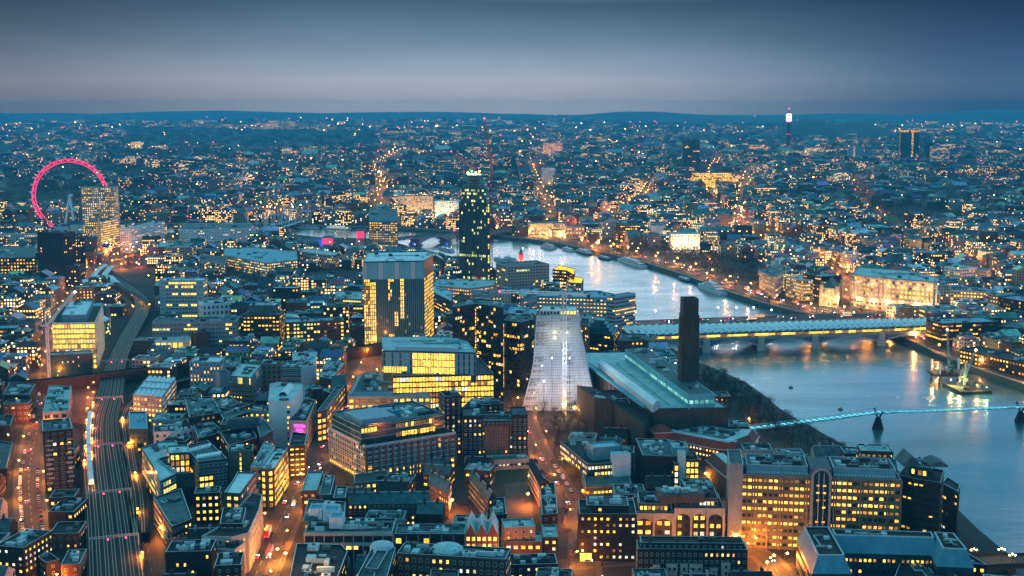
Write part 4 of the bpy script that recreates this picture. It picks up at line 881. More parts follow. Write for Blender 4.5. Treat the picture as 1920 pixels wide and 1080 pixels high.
bb.poly([(A_.x, A_.y+8-8*math.cos(math.pi*k/8), 27+6*math.sin(math.pi*k/8)) for k in range(9)], 0); bb.build('barrel_roof', root)
# lit glass prow left side of the street
root, poly, H = B('office_block', 'glass corner prow glowing yellow where the streets meet', 'office', 29, ((500, 882), (514, 880), (540, 842), (512, 846), (488, 880)), 'metal_dark', 'roof_white', (2.6, 3.6, 2.4, 2.8, 'bright', 'metal_dark'), plant=5, margin=2, lit='bright', size=(1.5, 4))
B('office_block', 'narrow office with white roof gear stepping down behind the glowing glass prow', 'office', 26, ((470, 878), (494, 878), (516, 838), (496, 830)), 'concrete', 'roof_pale', 'office', plant=9, margin=1)
# left column
root, poly, H = B('apartment_block', 'tall dark apartment tower with white outlined flat roof and balcony frames beside the tracks', 'apartments', -925, ((80, 811), (136, 806), (131, 786), (78, 790)), 'brick_dark', 'roof_grey', (4.0, 3.1, 2.2, 1.9, 'few', 'concrete'), plant=5, trim='roof_white', margin=3, size=(1.5, 3))
i = front(poly); P, Q, d, L, ang = edge(poly, i); n = Vector((d.y, -d.x))
for s in (.10, .78):
    for f in range(2, 12):
        c = P+d*(L*(s+.06+(f % 2)*.06))+n*.8; z = GZ+(H-GZ)*f/13; b = MB('concrete'); b.box((c.x, c.y, z), (3.6, 1.6, .25), ang); b.box((c.x+n.x*.7, c.y+n.y*.7, z+.2), (3.6, .12, 1.0), ang); b.build('balcony', root)
B('brick_building', 'dark flat roofed workshop with white roof hatches below the apartment tower', 'building', 14, ('r', (90, 962), (138, 962), 26), 'black_wall', 'roof_dark', 'few', plant=12, margin=2, size=(1.5, 4))
B('brick_building', 'teal roofed block with pale roof seams directly under the apartment tower', 'building', 16, ('r', (92, 936), (140, 934), 16), 'brick_dark', 'roof_teal', 'few', plant=2, margin=1)
B('brick_building', 'low brick building with red lamp lit side wall beside the tracks at the bottom', 'building', 14, ('r', (92, 1004), (148, 1002), 20), 'brick', 'roof_dark', 'home', plant=2, margin=2)
B('brick_building', 'dark slate block with a pale parapet at the very bottom left of the tracks', 'building', 16, ('r', (86, 1058), (112, 1052), 22), 'brick_dark', 'roof_dark', 'home', plant=4, margin=2)
B('brick_building', 'brown flat roofed block with raised edges at the bottom by the railway wall', 'building', 16, ('r', (114, 1062), (150, 1060), 22), 'brick', 'roof_grey', 'home', plant=4, margin=2)
B('office_block', 'brick office with pale roof huts and yellow windows in the bottom left corner', 'office', -1100, ('r', (-8, 1026), (44, 1030), 26), 'brick_dark', 'roof_grey', (3.2, 3.2, 1.7, 1.6, 'half', 'metal_dark'), plant=7, margin=2, lit='office')
B('brick_building', 'grey slab roofed shed on the far left edge above the street trees', 'building', 15, ((-30, 882), (12, 880), (24, 832), (-20, 826)), 'brick_dark', 'roof_grey', 'brickoff', plant=1, margin=2)
B('office_block', 'long dark office with a teal roof deck and white railings on the left edge', 'office', 22, ((6, 742), (55, 742), (66, 722), (18, 718)), 'brick_dark', 'roof_teal', (3.6, 3.4, 1.5, 1.4, 'few', 'metal_dark'), plant=9, margin=2)
B('office_block', 'brown brick office with a white stepped band on its front near the left edge', 'office', 19, ('r', (6, 760), (54, 758), 14), 'brick', 'roof_grey', (3.6, 3.6, 2.4, 1.6, 'dark', 'trim'), plant=1, margin=1)
B('brick_building', 'dark square block with a pale roof edge left of the orange street', 'building', 17, ((-20, 800), (20, 800), (26, 780), (-12, 780)), 'brick_dark', 'roof_dark', 'few', plant=4, margin=2)
# building site with frame (80-135, 715-785)
root, poly, H = B('building_site', 'half built concrete frame block with green netting and site lights above the apartment tower', 'building site', 20, ((80, 776), (128, 772), (134, 726), (92, 724)), 'concrete', 'roof_pale', (4.5, 4, 3.8, 3.0, 'dark', 'concrete'), plant=14, margin=2, size=(2, 6))
for px, py, m_ in ((98, 745, 'green_net'), (118, 752, 'green_net'), (110, 735, 'green_net'), (122, 764, 'cyan_panel')):
    c = at(px, py, 21); mbox('netting', (c.x, c.y, 20), (7, 5, 1.5), .1, m_, root)
bs = at(93, 715, GZ); crane('pale white tower crane standing over the half built frame by the orange street', (bs.x, bs.y), GZ, 52, (bs.x+14, bs.y+34, 78), 'white_steel', None, 'lamp_white', 1.8)
for py, pxs in ((640, 95), (590, 93)):
    pass
# white roof ribbed hall
root, poly, H = B('hall', 'long office hall with white ribbed roof bays and yellow windows beside the tracks', 'hall', -792, ('q', (249, 742), (304, 746), (330, 710)), 'concrete', 'roof_white', (3.0, 3.6, 2.0, 1.9, 'half', 'trim'), plant=0, lit='office', margin=3)
p = [Vector(q_[:2]) for q_ in poly]
i = front(poly); P, Q, d, L, ang = edge(poly, i); n = Vector((d.y, -d.x)); Ld = (Vector(poly[(i+2) % 4])-Vector(poly[(i+1) % 4])).length
for k in range(6):
    a0, a1 = P+d*(L*k/6+.2), P+d*(L*(k+1)/6-.2); b = MB('trim', 'roof_white')
    e_ = (Vector(poly[(i+2) % 4])-Vector(poly[(i+1) % 4])); m_ = (a0+a1)/2
    b.quad((*a0, H+.1), (*m_, H+1.6), (*(m_+e_), H+1.6), (*(a0+e_), H+.1), 1); b.quad((*m_, H+1.6), (*a1, H+.1), (*(a1+e_), H+.1), (*(m_+e_), H+1.6), 1); b.tri((*a0, H+.1), (*a1, H+.1), (*m_, H+1.6), 0); b.build('roof_bay', root)
for t in (.33, .66): c = lerp(P+d*L/2, P+d*L/2+e_, t); mbox('roof_gutter', (c.x, c.y, H+1.2), (L, 1.2, .7), ang, 'grey_blue', root)
B('brick_building', 'small hall with bright cyan corrugated roof in front of the white ribbed hall', 'building', -850, ('q', (243, 806), (277, 806), (274, 774)), 'teal_dark', 'roof_blue', 'few', plant=1, trim='roof_white', margin=3)
B('office_block', 'white framed modern house block with dark roof right of the cyan roof', 'building', 18, ((288, 812), (342, 810), (362, 805), (350, 786), (332, 796), (288, 800)), 'white_wall', 'roof_dark', (4.2, 3.8, 2.2, 2.4, 'few', 'trim'), plant=5, trim='roof_white', margin=2)
# perforated pale block
B('hotel', 'pale blue block with scattered slot windows standing near the viaduct', 'hotel', -738, ('r', (355, 680), (412, 680), 22), 'grey_blue', 'roof_white', (2.6, 3.0, .95, 2.1, 'few', 'grey_blue'), plant=4, trim='trim', margin=3, lit='home')
B('annexe', 'plain pale blank wall block between the slot windowed hotel and the brown brick office', 'building', 24, ('r', (412, 702), (432, 700), 18), 'grey_blue', 'roof_teal', None, plant=2, margin=1)
root, poly, H = B('office_block', 'brown brick office with a set back teal glass top floor', 'office', -768, ('q', (430, 720), (473, 724), (493, 698)), 'brick_brown', 'roof_grey', (2.6, 3.4, 1.5, 1.6, 'teal', 'concrete'), plant=0, bands=3.4, bandm='concrete', margin=3)
ip = inset(poly, 1.2); tier(root, ip, H, H+6, 'glass_teal', 'roof_pale', (1.4, 6, 1.15, 5, 'teal', 'trim'), plant=4)
B('office_block', 'dark green office in front of the brown brick office with grey slab roof', 'office', 24, ('q', (404, 765), (440, 770), (470, 760)), 'brick_brown', 'roof_teal', 'dots', plant=4, margin=2)
B('office_block', 'teal roofed block full of roof gear left of the brown brick office', 'office', 24, ((346, 748), (398, 745), (415, 775), (355, 785)), 'brick_brown', 'roof_teal', 'brickoff', plant=10, margin=2)
B('office_block', 'long teal roofed brick office with pale edges running behind the barrel roof', 'office', 23, ((398, 752), (432, 744), (466, 774), (420, 790)), 'brick_dark', 'roof_teal', 'dots', plant=8, margin=2)
B('brick_building', 'brick block with teal roof gear above the solar roofs', 'building', 20, ((362, 800), (398, 792), (420, 812), (372, 824)), 'brick', 'roof_teal', 'few', plant=9, margin=2)
# centre-left white block and sign building
root, poly, H = B('office_block', 'white rendered block with rounded pale roof and white roof vault', 'office', -838, ((503, 753), (545, 755), (560, 740), (568, 722), (520, 718), (506, 722)), 'white_wall', 'roof_pale', None, plant=3, trim='trim', margin=2)
c = at(537, 733, H+.5); b = MB('roof_white')
for k in range(6): t0, t1 = math.pi*k/6, math.pi*(k+1)/6; b.quad((c.x-3*math.cos(t0), c.y-14, H+3*math.sin(t0)), (c.x-3*math.cos(t1), c.y-14, H+3*math.sin(t1)), (c.x-3*math.cos(t1), c.y+14, H+3*math.sin(t1)), (c.x-3*math.cos(t0), c.y+14, H+3*math.sin(t0)))
b.build('roof_vault', root)
i = front(poly); P, Q, d, L, ang = edge(poly, i); LA = []; wins(LA, lerp(P, Q, .78), lerp(P, Q, 1), GZ+1, H-1, (2.8, 3.6, 2.2, 2, 'amber', 'metal_dark')); put_windows(root, LA, 20)
root, poly, H = B('office_block', 'stone building with a pink lettered sign on its end wall and fluted side', 'office', -845, ((541, 790), (575, 792), (593, 752), (580, 749), (548, 752)), 'stone', 'roof_dark', None, plant=10, margin=2)
for k in range(len(poly)):
    P, Q, d, L, ang = edge(poly, k)
    if facing(P, Q) and k != front(poly) or (facing(P, Q) and L > 20 and abs(d.y) > abs(d.x)): LA = []; wins(LA, P, Q, GZ, H, (2.2, 3.6, 1.0, 2.6, 'few', 'stone')); put_windows(root, LA, 60)
# the sign: two short lines of small capitals, drawn as neon strokes
a_, c_ = at(551, 799, H-4), at(572, 800, H-4); yw = min(p_[1] for p_ in poly)
sg = MB('glow_magenta'); P0 = Vector(at(541, 790, H).xy); P1 = Vector(at(575, 792, H).xy); dd = (P1-P0).normalized(); nn = Vector((dd.y, -dd.x)); LL = (P1-P0).length; aa = math.atan2(dd.y, dd.x)
for row, (u0, u1, nl, z, hh) in enumerate(((.30, .93, 8, H-3.6, 1.9), (.42, .80, 6, H-5.9, 1.1))):
    for k in range(nl):
        c = P0+dd*(LL*(u0+(u1-u0)*(k+.5)/nl))+nn*.35; wl = LL*(u1-u0)/nl*.7
        sg.box((c.x-dd.x*wl*.4, c.y-dd.y*wl*.4, z), (.3, .15, hh), aa); sg.box((c.x+dd.x*wl*.4, c.y+dd.y*wl*.4, z), (.3, .15, hh), aa)
        if k % 3 != 1: sg.box((c.x, c.y, z+hh-.3), (wl, .14, .3), aa)
        if k % 2 == 0: sg.box((c.x, c.y, z+hh*.45), (wl*.8, .14, .28), aa)
        if k % 3 != 0: sg.box((c.x, c.y, z), (wl, .14, .28), aa)
sg.build('sign_lettering', root); point_light(root, (P0.x+dd.x*LL*.62+nn.x*3, P0.y+dd.y*LL*.62+nn.y*3, H-8), 900, (1, .08, .7), .8)
root, poly, H = B('office_block', 'dark prow building with stacked yellow window bands where the streets fork', 'office', 26, ((542, 838), (572, 836), (576, 815), (548, 812)), 'black_wall', 'roof_dark', (2.5, 3.2, 2.4, 1.3, 'bright', 'metal_dark'), plant=1, margin=1)
root, poly, H = B('office_block', 'long gridded brown office with sloping teal roof edge facing the main street', 'office', 27, ('q', (594, 774), (612, 770), (646, 724)), 'brick_brown', 'roof_grey', (3.6, 3.6, 3.0, 2.6, 'amber', 'concrete'), plant=2, margin=2)
B('office_block', 'office with crowded white roof plant and a dark striped front', 'office', -742, ('r', (528, 690), (564, 690), 26), 'teal_dark', 'roof_pale', (3.0, 3.6, 2.8, 1.0, 'teal', 'trim'), plant=8, bands=3.6, bandm='trim', margin=1)
B('office_block', 'white walled plant building with cyan roof and railings above the vault roofed block', 'office', -742, ((564, 692), (590, 686), (594, 662), (548, 662), (552, 688)), 'white_wall', 'roof_pale', None, plant=16, margin=1, trim='roof_white', size=(2, 5))
B('office_block', 'roof full of pale condensers on a slanting block right of the white walled plant building', 'office', 24, ((598, 708), (622, 712), (648, 680), (612, 676)), 'brick_brown', 'roof_pale', 'few', plant=22, margin=1, size=(1.5, 4))
B('brick_building', 'small pink brick tower house with a dark cap among the roofs', 'building', 28, ('r', (586, 732), (606, 730), 10), 'brick', 'roof_blue', 'few', plant=1, margin=1)
gable('small hall with steep teal pyramid roof near the slanting condenser block', None, None, 0, 19, 26, 'brick_brown', 'roof_teal', 'few', foot=('q', (622, 728), (650, 724), (648, 710)), chim=0)
B('office_block', 'grey block with cream hut on its roof below the teal pyramid', 'office', 20, ('r', (618, 738), (642, 734), 14), 'brick_dark', 'roof_pale', 'few', plant=5, margin=1)
B('brick_building', 'tan walled flats with dark square windows behind the striped office', 'building', -740, ('r', (490, 684), (528, 684), 12), 'tan', 'roof_grey', (4, 3.6, 2.0, 2.2, 'dark', 'tan'), plant=3, margin=1)
B('office_block', 'grey low building with curved pale canopy near the viaduct', 'office', 16, ((415, 672), (452, 668), (450, 690), (416, 690)), 'concrete_dark', 'roof_teal', 'dots', plant=4, margin=1)
B('brick_building', 'reddish roofed low brick range beside the viaduct', 'building', 16, ((458, 678), (505, 672), (520, 684), (470, 690)), 'brick', 'brick_brown', 'home', plant=3, margin=1)
root, poly, H = B('office_block', 'office with blue roof band and square yellow windows behind the atrium office', 'office', 24, ((652, 746), (808, 744), (776, 706), (672, 706)), 'stone', 'roof_teal', (4.6, 4, 3.2, 2.6, 'half', 'metal_dark'), plant=0, margin=2, lit='bright')
ip = inset(poly, 4); b = MB('blue_panel'); 
for k in range(4): j = (k+1) % 4; b.quad((*poly[k], H+.4), (*poly[j], H+.4), (*ip[j], H+3.6), (*ip[k], H+3.6))
b.poly([(*q_, H+3.4) for q_ in ip], 'roof_grey'); b.build('sloped_roof_edge', root); roof_units(root, ip, H+3.5, 22, 5, (2, 7), ('roof_white', 'roof_blue', 'trim', 'unit_dark'))
# blue glass tower office with the glowing yellow front (715-900)
root, poly, H = B('office_block', 'wide podium with two rows of bright yellow windows below the glowing glass box', 'office', -790, ((736, 707), (926, 702), (900, 672), (735, 676)), 'metal_dark', 'roof_grey', (2.4, 4.1, 2.25, 3.4, 'bright', 'metal_dark'), plant=5, margin=2, trim='trim')
H0 = H; P4 = [(718, 658), (893, 662), (876, 640), (845, 632), (716, 632)]
up = footprint(P4, H0+17); body(root, up, H0-6, H0+17, 'glass_teal', 'roof_pale', name='upper_storey', par=.6); LD2 = []; i = front(up)
def pfd(u, v, a, f): return 'lit_y' if .30 < u < .78 and v > .12 else (('lit_y' if v < .28 else 'cyan_panel' if a % 3 else 'glass_teal') if u <= .26 else ('cyan_panel' if a % 2 else 'glass_teal'))
P, Q, d, L, ang = edge(up, i); wins(LD2, P, Q, H0, H0+16.6, (2.0, 5.4, 1.95, 5.2, 'teal', 'trim'), pf=pfd)
k = [j for j in range(5) if j != i and facing(up[j], up[(j+1) % 5])]
for j in k: wins(LD2, up[j], up[(j+1) % 5], H0, H0+16.6, (2.0, 5.4, 1.7, 5.2, 'teal', 'cyan_panel'), pf=lambda u, v, a, f: 'cyan_panel' if a % 2 else 'glass_teal')
put_windows(root, LD2, 100)
c = lerp(P, Q, .5); nn = Vector((d.y, -d.x)); roof_units(root, up, H0+17, 12, 5, (3, 9), ('roof_white', 'roof_blue', 'trim'), hmax=2.2)
wr = ccw([lerp(P, Q, .12)-nn*3, lerp(P, Q, .78)-nn*3, lerp(P, Q, .78)-nn*14, lerp(P, Q, .12)-nn*14]); body(root, wr, H0+17, H0+19.4, 'trim', 'roof_white', name='roof_light')
# ================================================================ landmarks of the middle distance
# --- old power station gallery
root, poly, H = B('power_station_gallery', 'dark brick power station gallery with pale roof strips and a turquoise glass beam', 'gallery', 33, ('q', (1226, 768), (1366, 766), (1190, 660)), 'tate_brick', 'roof_pale', None, plant=0, trim='roof_teal', margin=6, key='tate')
p = [Vector(q_[:2]) for q_ in poly]; i = front(poly); P, Q, d, L, ang = edge(poly, i); n = Vector((d.y, -d.x)); E = (Vector(poly[(i+2) % 4])-Vector(poly[(i+1) % 4])); EL = E.length; e = E.normalized()
if P.x > Q.x: P, Q = Q, P
dx = (Q-P).normalized()
def strip(u0, u1, v0, v1, z0, z1, m, top, name, par=.3):
    q_ = ccw([P+dx*(L*u0)+E*v0, P+dx*(L*u1)+E*v0, P+dx*(L*u1)+E*v1, P+dx*(L*u0)+E*v1]); body(root, q_, z0, z1, m, top, name=name, par=par); return q_
gb = footprint([(1291, 742), (1341, 740), (1215, 654), (1172, 656)], 33+9.5)
bx = body(root, gb, 33, 42.5, 'cyan_panel', 'roof_teal', name='glass_beam', par=.5, trim='roof_pale'); roof_units(root, gb, 42.5, 9, 4, (2, 5)); LT = []
for k in range(4):
    a_, c_ = gb[k], gb[(k+1) % 4]
    if facing(a_, c_):
        wins(LT, a_, c_, 33.3, 42, (3.4, 4.2, 3.0, 2.8, 'teal', 'cyan_panel'), pf=lambda u, v, q, f: ('lit_w' if (v < .5 and (.25 < u < .9) and (q // 3) % 2) else 'lit_t'))
put_windows(root, LT, 80)
s0 = footprint([(1185, 738), (1232, 760), (1122, 686), (1108, 684)], 35) if False else None
b = MB('roof_white', 'trim'); A0, A1, A2, A3 = at(1224, 760, 38), at(1238, 753, 38), at(1132, 676, 38), at(1122, 680, 38)
mid0, mid1 = (A0+A1)/2+Vector((0, 0, 2)), (A3+A2)/2+Vector((0, 0, 2))
b.quad(A0, mid0, mid1, A3, 0); b.quad(mid0, A1, A2, mid1, 0); b.tri(A0, A1, mid0, 1); b.quad((*A0.xy, 33), tuple(A0), tuple(A3), (*A3.xy, 33), 1); b.quad((*A1.xy, 33), tuple(A1), tuple(A2), (*A2.xy, 33), 1); b.quad((*A0.xy, 33), (*A1.xy, 33), tuple(A1), tuple(A0), 1); b.build('turbine_hall_rooflight', root)
for o_, m_ in (((1258, 762), (1272, 762), (1162, 680), (1156, 682)), 'roof_pale'), (((1205, 764), (1212, 764), (1104, 682), (1098, 684)), 'roof_blue'):
    q_ = ccw([at(*t, 33.3).xy for t in o_]); b = MB(m_); b.prism([tuple(t) for t in q_], 33, 34.2); b.build('roof_strip', root)
b = MB('tate_brick')                               # vertical brick recesses of the front wall
for k in range(22): c = P+dx*(L*(k+.5)/22)+Vector((dx.y, -dx.x))*.35; b.box((c.x, c.y, 8), (.9, .7, 22), ang)
b.build('brick_fin', root)
root, poly, H = B('switch_house', 'plain dark brick block with sunken roof joined to the left of the power station gallery', 'building', 30, ('q', (1115, 748), (1148, 752), (1113, 728)), 'tate_brick', 'roof_dark', None, plant=4, trim='tate_brick')
poly2 = footprint([(1113, 728), (1198, 724), (1226, 768), (1206, 790), (1150, 752)], 30); root, poly, H = B('switch_house', 'lower dark brick yard block between the pyramid tower and the red roofed turret', 'building', 27, ('w', *[tuple(t) for t in poly2]), 'tate_brick', 'roof_dark', None, plant=5, trim='tate_brick')
# chimney
top = at(1293, 556, 104); t = thing('brick_chimney', (top.x, top.y, GZ), 'tall square dark brick chimney of the old power station beside the river', 'chimney')
b = MB('tate_brick', 'brick_dark'); r0, r1, rz = 9.9, 8.9, .06+math.pi/4
b.lathe((top.x, top.y, GZ), ((r0, 0), (r1, 86)), 4, 0, rz)
for k in range(4):
    a = rz+math.pi/2*k+math.pi/4; c = Vector((top.x+math.cos(a)*6.6, top.y+math.sin(a)*6.6)); b.box((c.x, c.y, GZ), (6.4, .9, 84), a+math.pi/2, 0)
b.build('shaft', t); b = MB('tate_brick', 'black_wall'); b.lathe((top.x, top.y, GZ+86), ((r1, 0), (r1-.9, .6), (r1-.9, 11.5), (r1-1.4, 12.4), (r1-3, 12.4), (r1-3, 9), (0, 9)), 4, 0, rz); b.build('cap', t)
HERO.append((ccw([(top.x-8, top.y-8), (top.x+8, top.y-8), (top.x+8, top.y+8), (top.x-8, top.y+8)]), 4))
# --- the truncated pyramid in white sheeting
rows = [(592, 1006, 1086), (640, 1003, 1091), (678, 1000, 1099), (700, 996, 1104), (745, 984, 1115), (768, 978, 1117)]
yb = 770; base = at(1050, yb); D = math.hypot(base.x, base.y); t = thing('scaffolded_tower', (base.x, base.y, GZ), 'pale pyramid shaped tower wrapped in white scaffold sheeting, widening towards its base', 'tower')
mat('sheeting', (0.54, 0.61, 0.70), 0.6, .25, .3); b = MB('sheeting', 'trim'); lv = []
for y, x0, x1 in rows:
    a, c = at_dist(x0, y, D+ (yb-y)*.05), at_dist(x1, y, D+(yb-y)*.05); z = (a.z+c.z)/2; wdt = (c-a).length; dep = 46*(1-.5*(z-GZ)/70)
    lv.append((Vector((a.x, a.y)), Vector((c.x, c.y)), z if y < 760 else GZ, dep))
def cor(l): a, c, z, dp = l; nv = Vector((0.12, 1)).normalized(); mid = (a+c)/2; return [(*a, z), (*c, z), (*(c+nv*dp+Vector((-2, 0))), z), (*(a+nv*dp+Vector((2, 0))), z)]
for k in range(len(lv)-1):
    u, l = cor(lv[k]), cor(lv[k+1])
    for j in range(4): m_ = (j+1) % 4; b.quad(l[j], l[m_], u[m_], u[j], 0)
u = cor(lv[0]); b.poly(u, 1); b.build('sheeted_wall', t); Zt = lv[0][2]
b = MB('grey_blue'); b2 = MB('metal_dark', 'glass_dark')
def facept(z, s):
    for k in range(len(lv)-1):
        if lv[k+1][2] <= z <= lv[k][2]+.01:
            f = (z-lv[k+1][2])/(lv[k][2]-lv[k+1][2]); A, C_ = lerp(lv[k+1][0], lv[k][0], f), lerp(lv[k+1][1], lv[k][1], f); return lerp(A, C_, s)
    return lerp(lv[0][0], lv[0][1], s)
z = GZ+2.2; r_ = random.Random(3)
while z < Zt:
    a, c = facept(z, 0), facept(z, 1); b.bar((a.x, a.y-.5, z), (c.x, c.y-.5, z), .36)
    for s0, s1, pr in ((.02, .36, .62), (.55, .9, .3)):
        if r_.random() < pr+.1:
            p0, p1 = facept(z+.3, s0), facept(z+.3, s1*r_.uniform(.8, 1)); p2, p3 = facept(z+1.7, s1*.9), facept(z+1.7, s0); [b2.quad(*[(*(p0.lerp(p1, f))[:2], 0) and (p0.lerp(p1, f).x, p0.y-.2, z+h_) for f, h_ in ((k_/14+.012, .3), ((k_+.7)/14, .3), ((k_+.7)/14, 1.7), (k_/14+.012, 1.7))], 1) for k_ in range(14) if r_.random() < .9]
    z += 2.1
for k in range(27):
    s = k/26
    for j in range(len(lv)-1):
        a, c = lerp(lv[j+1][0], lv[j+1][1], s), lerp(lv[j][0], lv[j][1], s); b.bar((a.x, a.y-.5, lv[j+1][2]), (c.x, c.y-.5, lv[j][2]), .26)
b.build('scaffold', t); b2.build('open_storey', t)
tp = ccw([Vector(q_[:2]) for q_ in u]); tier(t, inset(tp, 2), Zt, Zt+4, 'roof_pale', 'roof_white', (2.4, 4, 2, 2.6, 'white', 'trim'), plant=3)
for px, py in ((1040, 622), (1062, 622), (1040, 632)): q_ = at_dist(px, py, D+2); g = MB('lamp_yellow'); g.lathe((q_.x, q_.y-3, q_.z), ((0, -1), (1, 0), (0, 1)), 6); g.build('site_lamp', t); point_light(t, (q_.x, q_.y-7, q_.z), 700, (1, .9, .75), 1)
for px, py in ((1060, 755), (1120, 745), (1100, 752), (1012, 752)): q_ = at_dist(px, py, D-14); point_light(t, (q_.x, q_.y, 22), 3200, (1, .72, .62), 1.5)
HERO.append((ccw([Vector(cor(lv[-1])[j][:2]) for j in range(4)]), 10))
for px, z_ in ((1020, 34), (1085, 30), (1035, 52), (1068, 52)): q_ = at_dist(px, 700, D-26); g = MB('lamp_white'); g.lathe((q_.x, q_.y, z_), ((0, -.5), (.5, 0), (0, .5)), 6); g.bar((q_.x, q_.y, GZ), (q_.x, q_.y, z_-.5), .25, 'metal_dark'); g.build('added_fill_mast', t); point_light(t, (q_.x, q_.y+1, z_), 5500, (.82, .9, 1), 1)  # fill lights on masts, added in front to brighten the sheeted tower
bs = at(1058, 778, GZ); crane('white tower crane with a level jib standing in front of the pale pyramid tower', (bs.x, bs.y), GZ, hfrom(1056, 555, 778), (bs.x-50, bs.y+30, hfrom(1056, 562, 778)+2), 'white_steel', None, 'lamp_pink', 2.4, 20)
# --- black glazed hexagonal towers with diagonal bracing
for k, (A, lab) in enumerate((([(848, 578), (893, 571), (944, 578), (940, 566), (900, 562), (858, 566)], 'tallest dark glass tower with diagonal steel bracing and orange lit stair line'), ([(945, 602), (975, 606), (1001, 600), (996, 592), (960, 590)], 'shorter dark glass tower with diagonal steel bracing beside the pale pyramid'))):
    root, poly, H = B('glass_tower', lab, 'tower', hfrom(893, 571, 742) if k == 0 else hfrom(975, 606, 735), A, 'black_wall', 'roof_teal', (2.6, 3.3, 2.3, 2.5, 'few', 'metal_dark'), plant=3, cap=100, margin=8, group=None)
    for j in range(len(poly)):
        P, Q, d, L, ang = edge(poly, j)
        if not facing(P, Q) or L < 8: continue
        n = Vector((d.y, -d.x))*.7; b = MB('metal_dark'); nf = 4; hh = (H-GZ)/nf
        for f in range(nf): z0 = GZ+hh*f; P_, Q_ = P+n, Q+n; b.bar((*P_, z0), (*Q_, z0+hh), .8); b.bar((*Q_, z0), (*P_, z0+hh), .8)
        b.build('bracing', root)
    j = front(poly); P, Q, d, L, ang = edge(poly, j); n = Vector((d.y, -d.x)); c = P+n*1.0; g = MB('lit_o')
    for f in range(22): g.box((c.x, c.y, GZ+2+(H-GZ-4)*f/22), (.8, .5, 2.2), ang)
    g.build('stair_window', root)
# --- teal ribbed office tower
root, poly, H = B('office_tower', 'broad teal tower with vertical ribs, pale blue top band and columns of yellow windows', 'tower', hfrom(681, 492, 648), ((681, 492), (795, 490), (812, 478), (800, 472), (690, 474)), 'teal_dark', 'roof_white', None, plant=9, margin=10, cap=100, trim='roof_white', key='ribbed')
i = front(poly); LT = []
for k in range(len(poly)):
    P, Q, d, L, ang = edge(poly, k); n = Vector((d.y, -d.x))
    if not facing(P, Q) or L < 5: continue
    if k == i:
        def pfr(u, v, a, f):
            r = rnd.random()
            if v > .84: return None
            if .0 <= u < .07: return ('lit_y' if r < .75 else 'lit_d') if v < .80 else 'glass_teal'
            if .10 < u < .20: return ('lit_y' if r < .85 else 'lit_o') if v < .78 else 'glass_teal'
            if .38 < u < .50: return 'lit_y' if (.55 < v < .84 and r < .7) or (v < .12) else 'glass_teal'
            if .50 < u < .56: return 'lit_y' if (.22 < v < .42) or v < .1 else 'glass_teal'
            if .60 < u < .66: return 'lit_y' if (.30 < v) or v < .08 else 'glass_teal'
            return 'glass_teal' if r < .96 else 'lit_d'
        wins(LT, P+n*.05, Q+n*.05, GZ, H-1, (1.95, 3.7, 1.4, 3.3, 'teal', 'teal_dark'), pf=pfr)
        b = MB('cyan_panel'); nb_ = int(L/1.95)
        for f in range(nb_+1): c = P+d*(L*f/nb_)+n*.4; b.box((c.x, c.y, GZ), (.32, .8, H-GZ-1), ang)
        b.build('rib', root)
        b = MB('cyan_panel', 'trim'); c = P+d*(L/2)+n*.6; b.box((c.x, c.y, H-17), (L, .6, 16.6), ang)
        for f in range(nb_+1):
            if f % 4 in (0, 1): c = P+d*(L*f/nb_)+n*1.1; b.box((c.x, c.y, H-17), (1.5, .3, 16.6), ang, 1 if f % 8 < 4 else 0)
        b.build('top_band', root)
    else: wins(LT, P, Q, GZ, H-16, (2.6, 3.7, 2.4, 3.2, 'tealhalf', 'metal_dark'), 'bright')
put_windows(root, LT, 100)
# --- unfinished riverside tower
bp_ = at(890, 524); D = math.hypot(bp_.x, bp_.y); H = at_dist(890, 372, D).z
root, poly, H = B('skyscraper', 'very tall dark green glass tower under construction with bare floors at the top', 'tower', H, ((861, 380), (918, 382), (912, 372), (868, 371)), 'teal_dark', 'concrete_dark', (2.4, 3.6, 2.2, 3.2, 'teal', 'metal_dark'), plant=2, margin=10, fins=4.8, fin_m='metal_dark', cap=100, key='skyscraper', pf=lambda u, v, a, f: 'lit_g' if rnd.random() < (.45 if v < .14 else (.9 if .36 < v < .39 else (.2 if v > .9 else .06))) else ('lit_y' if u > .97 and rnd.random() < .6 else 'glass_teal'))
H2 = at_dist(890, 346, D).z; ip = inset(poly, 4); tier(root, ip, H, H2, 'teal_dark', 'concrete_dark', (3, 3.6, 2.8, 3.0, 'teal', 'concrete'), plant=2, bands=3.6, bandm='concrete', pf=lambda u, v, i, f: 'lit_g' if rnd.random() < .35 else 'glass_teal'); H3 = at_dist(890, 322, D).z; ip = inset(ip, 5)
b = MB('concrete', 'green_net'); z = H2
while z < H3: b.prism([tuple(q_) for q_ in ip], z, z+.5, 0); z += 4
for q_ in ip+[(ip[0]+ip[1])/2, (ip[2]+ip[3])/2]: b.bar((*q_, H2), (*q_, H3+3), .8, 1)
b.build('bare_floor', root); q_ = sum(ip, Vector((0, 0)))/len(ip); g = MB('lamp_yellow', 'lamp_green', 'lamp_orange')
for k, m_ in enumerate((0, 1, 0, 2)): g.lathe((q_.x-8+k*5, q_.y-6, H3+1+(k % 2)*2), ((0, -1.2), (1.3, 0), (0, 1.2)), 6, m_)
g.build('site_lamp', root); point_light(root, (q_.x, q_.y-8, H3+4), 45000, (.8, .9, .3), 2)
P = at(886, 530); mb_ = MB('red_steel'); mm = at_dist(886, 430, D-14)
crane('dark red luffing crane rising from the right side of the unfinished tower', tuple(at_dist(921, 520, D-4).xy), GZ, at_dist(921, 310, D).z, tuple(at_dist(908, 222, D)), 'red_steel', None, 'lamp_red', 3.2, 10)
